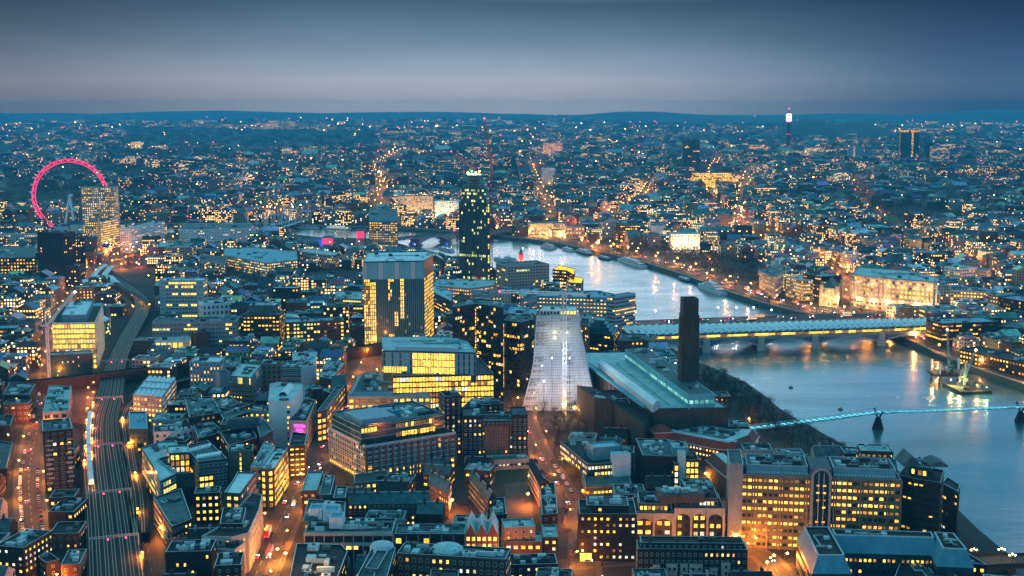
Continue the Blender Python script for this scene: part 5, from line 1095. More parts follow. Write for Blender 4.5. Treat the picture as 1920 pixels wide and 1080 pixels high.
crane('short red luffing crane perched on top of the unfinished tower', tuple(at_dist(884, 330, D).xy), H2, at_dist(884, 318, D).z, tuple(at_dist(846, 284, D)), 'red_steel', None, 'lamp_pink', 2.4, 6)
t = thing('construction_hoist', (P.x, P.y, GZ), 'red lattice hoist mast climbing the front of the unfinished tower', 'hoist'); b = MB('red_steel')
c0 = Vector((*at_dist(886, 525, D-10).xy, 0)); zt = at_dist(886, 425, D-10).z
for s in ((-1, -1), (1, -1), (1, 1), (-1, 1)): b.bar((c0.x+s[0]*1.6, c0.y+s[1]*1.6, GZ), (c0.x+s[0]*1.6, c0.y+s[1]*1.6, zt), .5)
for k in range(30): z = GZ+(zt-GZ)*k/30; z1 = GZ+(zt-GZ)*(k+1)/30; b.bar((c0.x-1.6, c0.y-1.6, z), (c0.x+1.6, c0.y-1.6, z1), .3); b.bar((c0.x+1.6, c0.y+1.6, z), (c0.x-1.6, c0.y+1.6, z1), .3)
b.build('mast', t); c1 = at_dist(858, 500, D-10); crane('slim red crane mast at the left foot of the unfinished tower', tuple(c1.xy), GZ, at_dist(858, 450, D-10).z, tuple(at_dist(852, 432, D-6)), 'red_steel', None, 'lamp_red', 1.8, 5)
# --- cylindrical-gridded riverside tower
root, poly, H = B('office_tower', 'tower block with dense lit windows and a pale blue crown on the south bank', 'tower', hfrom(692, 410, 482), ((692, 404), (745, 405), (744, 392), (694, 391)), 'concrete', 'roof_grey', (3.4, 3.3, 2.4, 1.7, 'white', 'metal_dark'), plant=5, bands=3.3, bandm='concrete_dark', fins=6.8, fin_m='concrete', margin=6, lit='amber', wz=(GZ, hfrom(692, 422, 482)))
LT = []; i = front(poly); P, Q, d, L, ang = edge(poly, i); n = Vector((d.y, -d.x)); c = P+d*(L/2)+n*.5; z0 = hfrom(692, 420, 482); mbox('crown', (c.x, c.y, z0), (L, .8, H-z0), ang, 'cyan_panel', root)
# --- south bank riverside group
B('hotel', 'broad riverside hotel with rows of green glass balconies and a pale end wall', 'hotel', hfrom(955, 500, 556), ('r', (952, 500), (1030, 496), 40), 'stone_pink', 'roof_teal', (3.6, 3.4, 3.0, 2.4, 'teal', 'stone'), plant=5, bands=3.4, bandm='stone', margin=5, cap=100)
B('apartment_block', 'pale stone block with many small dark windows below the riverside hotel', 'apartments', -585, ('r', (884, 552), (958, 552), 30), 'stone', 'roof_grey', (3.4, 3.2, 1.4, 1.6, 'few', 'stone'), plant=8, margin=4)
B('office_block', 'blue panelled riverside offices with two rows of yellow windows and a red signal lamp', 'office', hfrom(976, 556, 606), ((976, 566), (1010, 556), (1138, 560), (1152, 552), (1120, 546), (1020, 548)), 'blue_panel', 'roof_blue', (3.6, 3.8, 2.2, 1.5, 'office', 'metal_dark'), plant=8, margin=4, trim='roof_blue')
B('office_block', 'stepped grey office tower end with dark bands beside the blue riverside offices', 'office', hfrom(1138, 560, 640), ('r', (1138, 556), (1154, 558), 34), 'grey_blue', 'roof_blue', (3.4, 3.6, 3.2, 1.6, 'half', 'metal_dark'), plant=2, margin=3)
root, poly, H = B('office_block', 'cyan roofed ziggurat of stepped terraces above the power station gallery', 'office', 30, ((1090, 622), (1150, 630), (1158, 616), (1100, 606)), 'brick_dark', 'roof_blue', 'band', plant=0, margin=4)
for k in range(4): pp = inset(poly, 2.5+2.8*k); tier(root, pp, H+2.6*k, H+2.6*(k+1), 'glass_teal', 'roof_blue', None, plant=0, trim='roof_blue')
B('office_block', 'brown gridded brick wing to the right of the pale pyramid', 'office', hfrom(1086, 612, 690), ((1086, 608), (1104, 614), (1106, 600), (1090, 598)), 'brick_brown', 'roof_dark', (3.2, 3.3, 2.2, 2.2, 'few', 'brick_orange'), plant=0, margin=2)
B('office_block', 'wide low block with blue sloping roofs between the braced towers and the ziggurat', 'office', 30, ((948, 588), (1004, 592), (1008, 580), (960, 574)), 'glass_teal', 'roof_blue', 'band', plant=6, margin=3)
B('office_block', 'brick block with lit brown roof studio left of the round pyramid base', 'office', 22, ((1160, 640), (1222, 640), (1230, 628), (1166, 626)), 'brick_brown', 'roof_grey', 'brickoff', plant=5, margin=2)
B('warehouse', 'long dark grey riverside warehouse roof left of the unfinished tower', 'building', 30, ((805, 545), (846, 566), (850, 548), (812, 534)), 'metal_dark', 'roof_pale', 'band', plant=4, margin=3)
B('office_block', 'pinkish site compound with green lit roof at the foot of the unfinished tower', 'building', 26, ((808, 536), (880, 542), (925, 536), (930, 526), (820, 524)), 'stone_pink', 'roof_pale', 'redlit', plant=10, margin=2)
root, poly, H = B('brick_tower', 'art deco tower with glowing red letters rising behind the riverside hotel', 'tower', hfrom(976, 476, 515), ('r', (972, 476), (982, 476), 10), 'stone_pink', 'roof_teal', None, plant=0, margin=2)
i = front(poly); P, Q, d, L, ang = edge(poly, i); n = Vector((d.y, -d.x)); b = MB('glow_red'); c = (P+Q)/2+n*.4
for k, z in enumerate((H-5, H-13)): b.lathe((c.x, c.y, z), ((1.2, -2.4), (2.6, -1.2), (2.6, 1.2), (1.2, 2.4)), 8)
b.bar((c.x-2.2, c.y, H-11.4), (c.x+2.2, c.y, H-6.6), .8); b.bar((c.x+2.2, c.y, H-11.4), (c.x-2.2, c.y, H-6.6), .8); b.build('red_letter', root); point_light(root, (c.x, c.y-5, H-9), 20000, (1, .08, .05), 2)
b = MB('roof_copper'); b.lathe((root.location.x, root.location.y, H), ((4, 0), (2, 5), (0, 11)), 4, 0, .8); b.build('spire', root)
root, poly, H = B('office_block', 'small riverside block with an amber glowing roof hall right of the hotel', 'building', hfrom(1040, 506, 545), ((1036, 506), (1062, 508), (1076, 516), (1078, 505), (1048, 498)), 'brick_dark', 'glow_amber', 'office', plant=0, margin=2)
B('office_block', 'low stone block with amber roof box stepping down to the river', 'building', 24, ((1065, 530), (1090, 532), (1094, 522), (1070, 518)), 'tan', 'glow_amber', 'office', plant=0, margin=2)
# --- centre mid
root, poly, H = B('office_tower', 'grey blue tower block with stepped corners and bright yellow bands above a glass podium', 'tower', hfrom(298, 527, 604), ('r', (298, 527), (380, 527), 22), 'grey_blue', 'roof_white', (3.2, 3.9, 3.0, 2.4, 'tealhalf', 'trim'), plant=5, margin=3, cap=100, pf=lambda u, v, a, f: None if (u < .12 or u > .88) else ('lit_y' if (f % 3 == 1 or f > 8) and rnd.random() < .8 else 'glass_teal'), bands=3.9, bandm='trim')
B('office_block', 'wide grey podium with turquoise glass front under the grey blue tower', 'office', hfrom(285, 604, 660), ('r', (285, 606), (442, 604), 30), 'concrete', 'roof_teal', (3.2, 4.0, 3.0, 2.2, 'teal', 'trim'), plant=8, margin=2, bands=4)
B('office_block', 'white framed glass pavilion with glowing yellow floors below the podium', 'office', hfrom(290, 638, 672), ('r', (290, 640), (355, 638), 16), 'white_wall', 'roof_pale', (4.6, 6, 4.2, 5.2, 'bright', 'trim'), plant=3, margin=2)
B('office_block', 'red brick box next to the glowing white framed pavilion', 'building', hfrom(368, 625, 665), ('r', (366, 626), (392, 624), 22), 'brick', 'brick_brown', None, plant=2, margin=2)
B('office_block', 'tan block with scattered yellow windows right of the red brick box', 'building', hfrom(393, 615, 655), ('r', (392, 616), (440, 614), 18), 'tan', 'roof_grey', 'office', plant=3, margin=2)
B('office_block', 'white block with chequered dark square windows and a teal glass attic', 'office', hfrom(380, 572, 615), ('r', (379, 572), (444, 568), 24), 'white_wall', 'roof_white', (4.2, 5.2, 2.4, 3.6, 'dark', 'white_wall'), plant=9, margin=3)
root, poly, H = B('office_block', 'dark green stepped office with white gabled roof plant and scattered lit windows', 'office', hfrom(456, 592, 652), ('r', (455, 592), (524, 592), 28), 'black_wall', 'roof_grey', (3.4, 3.6, 2.4, 1.8, 'half', 'metal_dark'), plant=3, margin=3); tier(root, inset(poly, 5), H, H+9, 'roof_teal', 'roof_white', None, plant=8)
root, poly, H = B('office_block', 'red brick office with green glass centre glowing yellow and a pale cyan roof', 'office', hfrom(536, 606, 658), ('r', (536, 606), (645, 602), 24), 'brick', 'roof_blue', (3.2, 3.7, 2.4, 2.2, 'half', 'metal_dark'), plant=7, margin=3, pf=lambda u, v, a, f: ('lit_g' if rnd.random() < .3 else ('lit_y' if rnd.random() < .55 else 'glass_teal')) if .12 < u < .58 else ('lit_y' if u < .04 or u > .95 else ('lit_d' if rnd.random() < .2 else 'glass_dark')))
P = at(553, 662); Q = at(595, 662)
for q_ in (P, Q): point_light(root, (q_.x, q_.y-6, 12), 9000, (1, .22, .03), 1.5)
B('apartment_block', 'dark slab block of flats with white flat roof among the winter trees', 'apartments', hfrom(512, 541, 592), ('r', (511, 541), (560, 541), 14), 'brick_dark', 'roof_white', 'few', plant=2, margin=2)
B('office_block', 'grey block with pale flat roofs and curved white canopy left of the ribbed tower', 'office', 26, ((628, 560), (678, 562), (680, 548), (632, 546)), 'concrete', 'roof_pale', 'band', plant=8, margin=2)
B('office_block', 'grey ribbed office in the shadow of the teal ribbed tower', 'office', hfrom(646, 572, 606), ('r', (644, 574), (680, 574), 20), 'concrete_dark', 'roof_teal', 'band', plant=3, margin=2)
B('brick_building', 'dark square house block with pale roof rim left of the foot of the ribbed tower', 'building', hfrom(660, 612, 648), ('r', (658, 612), (680, 612), 16), 'brick_dark', 'roof_white', 'few', plant=3, margin=1)
# --- left: diagrid office
root, poly, H = B('office_block', 'glass office with yellow lit front, white diagonal side lattice and cyan roof plant', 'office', hfrom(97, 607, 694), ('q', (97, 607), (178, 606), (192, 574)), 'white_wall', 'lawn', (2.6, 4.4, 2.5, 3.4, 'bright', 'metal_dark'), plant=0, margin=3, trim='roof_white', cap=100)
ip = inset(poly, 8); tier(root, ip, H, H+6, 'blue_panel', 'roof_white', None, plant=6); i = front(poly)
for k in range(4):
    P, Q, d, L, ang = edge(poly, k)
    if facing(P, Q) and k != i:
        n = Vector((d.y, -d.x))*.6; b = MB('white_steel'); nb_ = 10; nf_ = 6; hh = (H-GZ)/nf_
        for u in range(nb_):
            for f in range(nf_): a_, c_ = P+d*(L*u/nb_)+n, P+d*(L*(u+1)/nb_)+n; b.bar((*a_, GZ+hh*f), (*c_, GZ+hh*(f+1)), .35); b.bar((*c_, GZ+hh*f), (*a_, GZ+hh*(f+1)), .35)
        b.build('diagonal_lattice', root)
B('office_block', 'dark slate blue box with pinprick windows below the yellow fronted glass office', 'office', hfrom(92, 668, 710), ('r', (91, 668), (172, 664), 16), 'teal_dark', 'roof_blue', (4.2, 3.6, .9, 1.6, 'few', 'metal_dark'), plant=3, margin=2)
# black towers
B('office_tower', 'tall black slab tower in front of the big wheel', 'tower', hfrom(70, 438, 535), ('r', (70, 436), (118, 438), 24), 'black_wall', 'roof_dark', (3, 3.6, 2.0, 2.4, 'dark', 'black_wall'), plant=3, margin=4, fins=3.0, fin_m='metal_dark')
B('office_tower', 'lower black slab tower stepping down right of the tall black slab', 'tower', hfrom(118, 448, 530), ('r', (118, 448), (126, 449), 26), 'black_wall', 'roof_dark', 'few', plant=1, margin=2)
B('office_tower', 'lowest black block of the dark tower group beside the station tracks', 'tower', hfrom(116, 498, 535), ('r', (122, 500), (148, 500), 22), 'black_wall', 'roof_dark', 'few', plant=2, margin=2)
B('apartment_block', 'pale edged apartment block with a vertical line of orange windows near the station', 'apartments', hfrom(142, 540, 578), ('r', (141, 540), (174, 539), 16), 'concrete_dark', 'roof_pale', 'amber' if False else (3.6, 3, 1.8, 1.8, 'amber', 'concrete'), plant=1, margin=2)
B('hall', 'pale triangular glazed roof shed on the left edge', 'hall', hfrom(0, 596, 622), ('r', (-20, 618), (32, 616), 22), 'concrete_dark', 'roof_blue', 'band', plant=0, margin=2)
B('hall', 'huge ridged grey station roof on the left edge', 'station', hfrom(40, 470, 512), ((-120, 486), (66, 484), (66, 462), (-120, 462)), 'brick_brown', 'roof_teal', (4, 4, 2.2, 2.2, 'amber', 'brick'), plant=14, margin=2, size=(3, 10))
B('office_block', 'yellow windowed long block in front of the ridged station roof', 'station', hfrom(30, 494, 520), ('r', (-60, 500), (66, 498), 14), 'brick_brown', 'roof_dark', (3.4, 3.6, 2.2, 2.2, 'bright', 'brick'), plant=2, margin=2)
B('office_block', 'pale pink lit office range behind the station roof', 'office', hfrom(20, 440, 462), ('r', (-60, 440), (66, 440), 18), 'stone', 'roof_pale', (3.6, 3.6, 2.6, 1.8, 'white', 'trim'), plant=4, margin=2)
B('office_block', 'pale block with glowing golden end between the black towers and the river tower', 'office', hfrom(188, 424, 482), ('q', (188, 416), (222, 410), (215, 404)), 'grey_blue', 'roof_teal', (3.4, 3.6, 3.0, 2.0, 'bright', 'metal_dark'), plant=2, margin=2)
B('office_block', 'white gridded office wing left of the golden ended block', 'office', hfrom(132, 425, 462), ('r', (131, 424), (174, 424), 16), 'white_wall', 'roof_teal', (3.2, 3.4, 1.8, 1.8, 'few', 'white_wall'), plant=2, margin=2)
B('office_block', 'long white gridded office angled away right of the golden ended block', 'office', hfrom(224, 430, 475), ('q', (224, 430), (245, 430), (309, 416)), 'white_wall', 'roof_pale', (3.2, 3.4, 1.8, 1.8, 'few', 'white_wall'), plant=3, margin=2)
B('office_block', 'long white gridded riverside office with dark attic', 'office', hfrom(335, 430, 464), ((335, 430), (352, 432), (482, 428), (470, 420), (345, 420)), 'white_wall', 'roof_teal', (3.2, 3.4, 1.8, 1.8, 'few', 'white_wall'), plant=6, margin=2)
B('office_tower', 'pale stone tower with rows of yellow windows right of the big wheel', 'tower', hfrom(153, 352, 466), ('r', (152, 352), (212, 352), 26), 'stone', 'roof_copper', (3.4, 3.4, 1.8, 1.9, 'office', 'stone'), plant=2, margin=3)
B('office_tower', 'lower shoulder of the pale stone tower beside the big wheel', 'tower', hfrom(212, 360, 464), ('r', (208, 360), (223, 358), 18), 'stone', 'roof_teal', (3.4, 3.4, 1.5, 1.9, 'few', 'stone'), plant=1, margin=2)
B('office_block', 'pale rounded block with yellow lit left end near the roundabout', 'office', hfrom(308, 464, 494), ('r', (308, 464), (360, 464), 26), 'concrete', 'roof_blue', (3.4, 3.6, 2.4, 1.8, 'half', 'metal_dark'), plant=3, margin=2)
B('office_block', 'long curving range with turquoise roof and warm lit windows on the south bank', 'office', hfrom(430, 482, 508), ((418, 478), (500, 494), (558, 488), (556, 472), (470, 464), (422, 466)), 'stone', 'roof_blue', (3.6, 3.6, 2.4, 2.0, 'office', 'stone'), plant=10, margin=2)
B('office_block', 'pinkish stone wing at the left end of the turquoise roofed range', 'office', 22, ((370, 486), (422, 496), (426, 484), (378, 476)), 'stone_pink', 'roof_grey', 'few', plant=3, margin=2)
B('arts_centre', 'concrete arts block with pale slab roof on the south bank', 'building', 24, ((560, 472), (625, 480), (638, 474), (575, 466)), 'concrete', 'roof_pale', 'few', plant=2, margin=2)
for A, lab in ((((604, 468), (624, 468)), 'left arts centre fly tower floodlit bright pink'), (((668, 455), (683, 455)), 'right arts centre fly tower floodlit bright pink by the river')):
    h0 = 20; yb = 470 if A[0][0] == 604 else 458; ht = hfrom(A[0][0], A[0][1]-23, yb+4); pp = footprint(('r', (A[0][0], A[0][1]-23), (A[1][0], A[1][1]-23), 20), ht); cx_ = (pp[0]+pp[2])/2
    t = thing('fly_tower', (*cx_, GZ), lab, 'tower'); body(t, pp, GZ, ht, 'concrete', 'roof_grey'); HERO.append((pp, 2)); i = front(pp); P, Q, d, L, ang = edge(pp, i); n = Vector((d.y, -d.x))
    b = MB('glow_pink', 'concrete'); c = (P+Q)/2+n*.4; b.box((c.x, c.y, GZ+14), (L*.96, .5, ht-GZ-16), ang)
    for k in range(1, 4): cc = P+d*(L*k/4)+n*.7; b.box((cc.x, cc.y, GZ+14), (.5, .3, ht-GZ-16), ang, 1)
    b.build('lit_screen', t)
B('arts_centre', 'low concrete terraces lit blue at one corner on the south bank', 'building', 16, ((556, 456), (600, 458), (596, 448), (562, 447)), 'concrete', 'roof_grey', None, plant=3, margin=2)
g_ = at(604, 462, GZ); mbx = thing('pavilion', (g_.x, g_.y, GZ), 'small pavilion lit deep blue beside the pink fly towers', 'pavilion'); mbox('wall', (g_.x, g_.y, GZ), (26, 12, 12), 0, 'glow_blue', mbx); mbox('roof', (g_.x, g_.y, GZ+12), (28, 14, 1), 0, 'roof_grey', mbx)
# --- far towers and named shapes
def FT(name, label, px0, px1, yt, yb, wall, st=None, lit=None, roof='roof_grey', dep=24, cat='tower', **k): return B(name, label, cat, hfrom(px0, yt, yb), ('r', (px0, yt), (px1, yt), dep), wall, roof, st, lit, plant=k.pop('plant', 1), margin=6, cap=k.pop('cap', 60), **k)
FT('office_tower', 'lone pale edged dark slab tower standing above the park on the left', 334, 358, 252, 300, 'grey_blue', (6, 4, 4.4, 3, 'dark', 'metal_dark'))
FT('office_tower', 'broad dark blue tower among the far roofs right of centre', 1281, 1312, 263, 328, 'teal_dark', (5, 4, 4.6, 2.6, 'dark', 'teal_dark'), dep=30)
FT('office_tower', 'tall dark glass tower with a golden lit strip and crown on the right skyline', 1690, 1724, 244, 308, 'teal_dark', (4, 4, 3.4, 2.2, 'few', 'metal_dark'), dep=34, pf=lambda u, v, a, f: 'lit_y' if (v > .95 or .6 < u < .72) and rnd.random() < .8 else 'glass_dark')
FT('office_tower', 'black slab tower just right of the golden crowned tower', 1736, 1750, 268, 310, 'black_wall', dep=20)
FT('office_tower', 'teal hospital slab with speckled windows right of the black slab', 1748, 1782, 275, 318, 'blue_panel', (4, 4, 2.4, 2, 'half', 'grey_blue'))
FT('office_tower', 'pale slab with a golden stair strip left of the golden crowned tower', 1592, 1620, 274, 306, 'grey_blue', (4, 4, 2.4, 2, 'few', 'grey_blue'), pf=lambda u, v, a, f: 'lit_y' if .25 < u < .4 else None)
FT('office_tower', 'bright white small tower right of the unfinished skyscraper', 1016, 1041, 316, 348, 'white_wall', (5, 4, 2.4, 1.6, 'few', 'white_wall'), roof='roof_white')
FT('office_tower', 'left one of the pair of pale far towers', 1212, 1221, 260, 281, 'grey_blue', dep=18)
FT('office_tower', 'right one of the pair of pale far towers', 1227, 1236, 260, 281, 'grey_blue', dep=18)
FT('office_block', 'pale slab with reddish lit floors behind the small white tower', 1018, 1055, 268, 297, 'grey_blue', (5, 4, 4, 2.4, 'redlit', 'grey_blue'))
FT('office_block', 'white block with a pink glowing end wall in the west end', 1152, 1190, 346, 362, 'white_wall', (5, 4, 4, 2.4, 'redlit', 'white_wall'), pf=lambda u, v, a, f: 'lit_r' if u > .6 else None)
FT('office_block', 'orange and yellow floodlit long office right of the broad dark tower', 1300, 1372, 324, 352, 'brick_orange', (5, 4, 4.4, 3, 'amber', 'brick_orange'), lit='bright', dep=30)
FT('office_block', 'round ended orange lit office on the right of the west end', 1418, 1456, 352, 378, 'concrete', (5, 4, 4.4, 2.6, 'amber', 'metal_dark'), dep=30)
FT('office_tower', 'grey tower block left of the unfinished skyscraper with glimmering floors', 566, 590, 314, 345, 'concrete', (4, 4, 3, 1.8, 'amber', 'concrete'))
FT('office_tower', 'grey slab tower among the government buildings', 520, 548, 306, 330, 'grey_blue', (4, 4, 2, 1.8, 'dark', 'grey_blue'))
FT('office_tower', 'grey green tower right of the crane mast', 944, 968, 294, 330, 'teal_dark', (4, 4, 3, 1.8, 'few', 'teal_dark'))
FT('mansion', 'cream floodlit riverside hotel with tall windows', 746, 812, 368, 408, 'stone', (4.4, 4, 1.6, 2.6, 'amber', 'stone'), dep=30, cat='hotel', roof='roof_teal')
FT('mansion', 'bright white floodlit stone offices with a stepped clock attic by the river', 815, 860, 378, 412, 'white_wall', (4.4, 4, 1.6, 2.6, 'white', 'stone'), dep=30, cat='office', roof='roof_pale')
FT('office_block', 'white horizontal banded office behind the embankment trees', 1222, 1248, 424, 452, 'white_wall', (30, 3.8, 28, 1.6, 'dark', 'white_wall'), cat='office', roof='roof_grey', dep=40)
FT('mansion', 'long golden floodlit palace front facing the embankment', 990, 1060, 420, 438, 'stone', (5, 5, 2.2, 3, 'amber', 'stone'), dep=34, roof='roof_teal', cat='palace')
FT('mansion', 'yellow floodlit right wing of the palace facing the embankment', 1062, 1096, 426, 448, 'stone', (5, 5, 2.2, 3, 'amber', 'stone'), dep=34, roof='roof_teal', cat='palace')
FT('mansion', 'pale columned front with green copper roof above the dark gardens', 1258, 1312, 440, 468, 'white_wall', (5, 4.6, 2.0, 3.2, 'amber', 'stone'), dep=30, roof='roof_copper', cat='hotel')
FT('office_block', 'yellow lit dark office between the palace and the banded white block', 1154, 1200, 422, 452, 'brick_dark', (4, 4, 3.2, 2, 'office', 'metal_dark'), dep=26, cat='office')
# radio tower
bp_ = at(1477, 292); D = math.hypot(bp_.x, bp_.y); zz_ = lambda y: at_dist(1477, y, D).z; t = thing('radio_tower', (bp_.x, bp_.y, GZ), 'slim cylindrical radio tower with a glowing white and pink head on the skyline', 'tower')
b = MB('metal_dark', 'glass_teal'); r_m = 10; b.lathe((bp_.x, bp_.y, GZ), ((8, 0), (8, zz_(250)-GZ)), 14, 0); b.build('shaft', t)
b = MB('metal_dark', 'glow_pink'); h0 = zz_(252)-GZ
for k in range(7): z = h0+k*(zz_(228)-zz_(252))/7; b.lathe((bp_.x, bp_.y, GZ+z), ((6, 0), (11, .3), (11, 1.6), (6, 2)), 14, 1 if k in (0,) else 0)
b.lathe((bp_.x, bp_.y, GZ), ((6, h0-2), (6, zz_(222)-GZ)), 12, 0); b.build('aerial_gallery', t)
b = MB('glow_white', 'lamp_pink'); b.lathe((bp_.x, bp_.y, zz_(227)), ((8, 0), (12, 3), (12, zz_(215)-zz_(227)), (7, zz_(213)-zz_(227))), 14, 0); b.lathe((bp_.x, bp_.y, zz_(227)-3), ((9, 0), (11, 3)), 14, 1); b.build('lit_head', t)
b = MB('metal_dark', 'lamp_pink'); b.lathe((bp_.x, bp_.y, zz_(213)), ((3, 0), (1, zz_(203)-zz_(213))), 8, 0); b.lathe((bp_.x, bp_.y, zz_(204)), ((0, -3), (3, 0), (0, 3)), 6, 1); b.build('mast', t); HERO.append((ccw([(bp_.x-20, bp_.y-20), (bp_.x+20, bp_.y-20), (bp_.x+20, bp_.y+20), (bp_.x-20, bp_.y+20)]), 5))
# --- north bank right: the floodlit curved office
pts_ = [(1597, 514), (1625, 519), (1680, 524), (1735, 528), (1752, 530), (1756, 520), (1700, 508), (1610, 502)]
root, poly, H = B('office_block', 'grand curved stone office floodlit gold with tall columns on the north bank', 'office', hfrom(1597, 514, 574), pts_, 'stone_pink', 'roof_pale', None, plant=10, margin=4, trim='stone', key='unilever'); LU = []
for k in range(len(poly)):
    P, Q, d, L, ang = edge(poly, k); n = Vector((d.y, -d.x))
    if not facing(P, Q) or L < 6: continue
    wins(LU, P, Q, GZ, H-1, (4.6, (H-GZ)/8, 2.9, 3.0, 'office', 'stone'), pf=lambda u, v, a, f: 'lit_y' if f in (3, 4, 5) and rnd.random() < .8 else ('lit_y' if f == 6 and rnd.random() < .5 else ('lit_o' if rnd.random() < .25 else 'glass_dark')))
    b = MB('stone'); nb_ = max(1, round(L/4.6))
    for j in range(nb_+1): c = P+d*(L*j/nb_)+n*.7; b.box((c.x, c.y, GZ+(H-GZ)*.36), (1.1, 1.2, (H-GZ)*.42), ang)
    for z in (.34, .79, .97): c = P+d*(L/2)+n*.8; b.box((c.x, c.y, GZ+(H-GZ)*z), (L+1, 1.8, 1.1), ang)
    b.build('column', root)
    for j in range(max(1, int(L/14))): c = P+d*(L*(j+.5)/max(1, int(L/14)))+n*5; point_light(root, (c.x, c.y, GZ+11), 7000, (1, .62, .28), 1.2); point_light(root, (c.x, c.y, GZ+31), 2500, (1, .5, .25), 1.2)
put_windows(root, LU, 100)
root, poly, H = B('mansion', 'small ornate stone hall with corner turrets floodlit gold left of the curved office', 'hall', hfrom(1540, 542, 576), ('q', (1540, 540), (1570, 543), (1576, 530)), 'stone', 'roof_teal', (3.6, 5, 2.0, 3.6, 'bright', 'stone'), plant=0, margin=3)
for q_ in poly: b = MB('stone', 'roof_teal'); b.lathe((q_[0], q_[1], GZ), ((2.2, 0), (2.2, H-GZ+4)), 8, 0); b.lathe((q_[0], q_[1], H+4), ((2.4, 0), (0, 6)), 8, 1); b.build('turret', root)
b = MB('roof_teal'); ip = inset(poly, 1); c = sum(ip, Vector((0, 0)))/4; m0, m1 = (ip[0]+ip[1])/2*.6+c*.4, (ip[2]+ip[3])/2*.6+c*.4
for a_, c_, e_, g_ in ((ip[1], ip[2], m1, m0), (ip[3], ip[0], m0, m1)): b.quad((*a_, H), (*c_, H), (*e_, H+9), (*g_, H+9))
b.tri((*ip[0], H), (*ip[1], H), (*m0, H+9)); b.tri((*ip[2], H), (*ip[3], H), (*m1, H+9)); b.build('hipped_roof', root); c = at(1552, 576); point_light(root, (c.x-4, c.y-8, 12), 16000, (1, .6, .2), 1.5); point_light(root, (c.x+12, c.y-8, 16), 9000, (1, .6, .2), 1.5)
root, poly, H = B('mansion', 'pinnacled stone mansion with gold floodlit corner beside the dark gardens', 'mansion', hfrom(1424, 506, 542), ('q', (1424, 510), (1452, 522), (1470, 510)), 'stone_pink', 'roof_teal', (3.6, 4, 1.8, 2.4, 'office', 'stone'), plant=2, margin=3)
for q_ in poly+[(Vector(poly[0])+Vector(poly[1]))/2]: b = MB('stone', 'roof_teal'); b.lathe((q_[0], q_[1], H-4), ((2, 0), (2, 7)), 6, 0); b.lathe((q_[0], q_[1], H+3), ((2.2, 0), (0, 6)), 6, 1); b.build('pinnacle', root)
c = at(1434, 548); point_light(root, (c.x-3, c.y-6, 10), 14000, (1, .5, .12), 1.5)
for A, B_, yb, w_, st_, rf, lab, dp in (
   ((1474, 518), (1506, 526), 556, 'stone', 'office', 'roof_pale', 'stone office with yellow corner windows beside the pinnacled mansion', 30),
   ((1506, 514), (1540, 520), 560, 'brick_dark', 'half', 'roof_pale', 'dark brick office with pale roof left of the ornate turreted hall', 30),
   ((1782, 545), (1850, 548), 576, 'stone', 'half', 'roof_teal', 'arcaded stone office with teal mansard right of the curved floodlit office', 34),
   ((1852, 552), (1872, 556), 588, 'tan', 'amber', 'roof_grey', 'tan office with amber windows near the right edge', 30),
   ((1872, 558), (1920, 566), 600, 'brick_dark', 'half', 'roof_blue', 'dark office with pale blue roof touching the right edge', 30),
   ((1770, 500), (1800, 505), 530, 'white_wall', 'half', 'roof_pale', 'white twin towered office behind the arcaded stone office', 30),
   ((1808, 505), (1850, 508), 532, 'stone', 'office', 'roof_teal', 'stone office with yellow bands behind the teal mansard', 24),
   ((1690, 578), (1720, 580), 600, 'concrete_dark', 'few', 'roof_grey', 'blank grey block at the north end of the rail bridge', 16),
   ((1662, 574), (1680, 576), 600, 'white_wall', 'few', 'roof_pale', 'white gridded low block in front of the curved floodlit office', 16),
   ((1735, 580), (1800, 578), 600, 'cyan_panel', 'bright', 'roof_blue', 'cyan roofed station building with glowing yellow entrance', 22),
   ((1766, 608), (1872, 604), 650, 'brick_dark', 'band', 'roof_blue', 'long dark banded riverside office right of the rail bridge', 30),
   ((1872, 612), (1960, 622), 640, 'concrete_dark', 'band', 'roof_grey', 'dark banded office with pale roof ribs on the right edge', 40),
   ((1800, 655), (1960, 690), 680, 'brick_dark', 'amber', 'roof_dark', 'low dark building with a row of amber lamps above the right embankment', 26)):
    B('office_block', lab, 'office', hfrom(A[0], A[1], yb), ('r', A, B_, dp), w_, rf, ST[st_] if st_ in ST else (3.4, 3.7, 2.2, 2, st_, 'metal_dark'), plant=6, margin=3, cap=80)
# ================================================================ bridges, wheel, boats, railway, vehicles
def arc(pts, n):                     # resample a polyline into n equal steps
    P = [Vector(p[:2]) for p in pts]; S = [0]
    for i in range(len(P)-1): S.append(S[-1]+(P[i+1]-P[i]).length)
    out = []
    for k in range(n+1):
        s = S[-1]*k/n; i = 0
        while i < len(P)-2 and S[i+1] < s: i += 1
        t = (s-S[i])/max(1e-6, S[i+1]-S[i]); out.append((P[i].lerp(P[i+1], t), (P[i+1]-P[i]).normalized()))
    return out, S[-1]
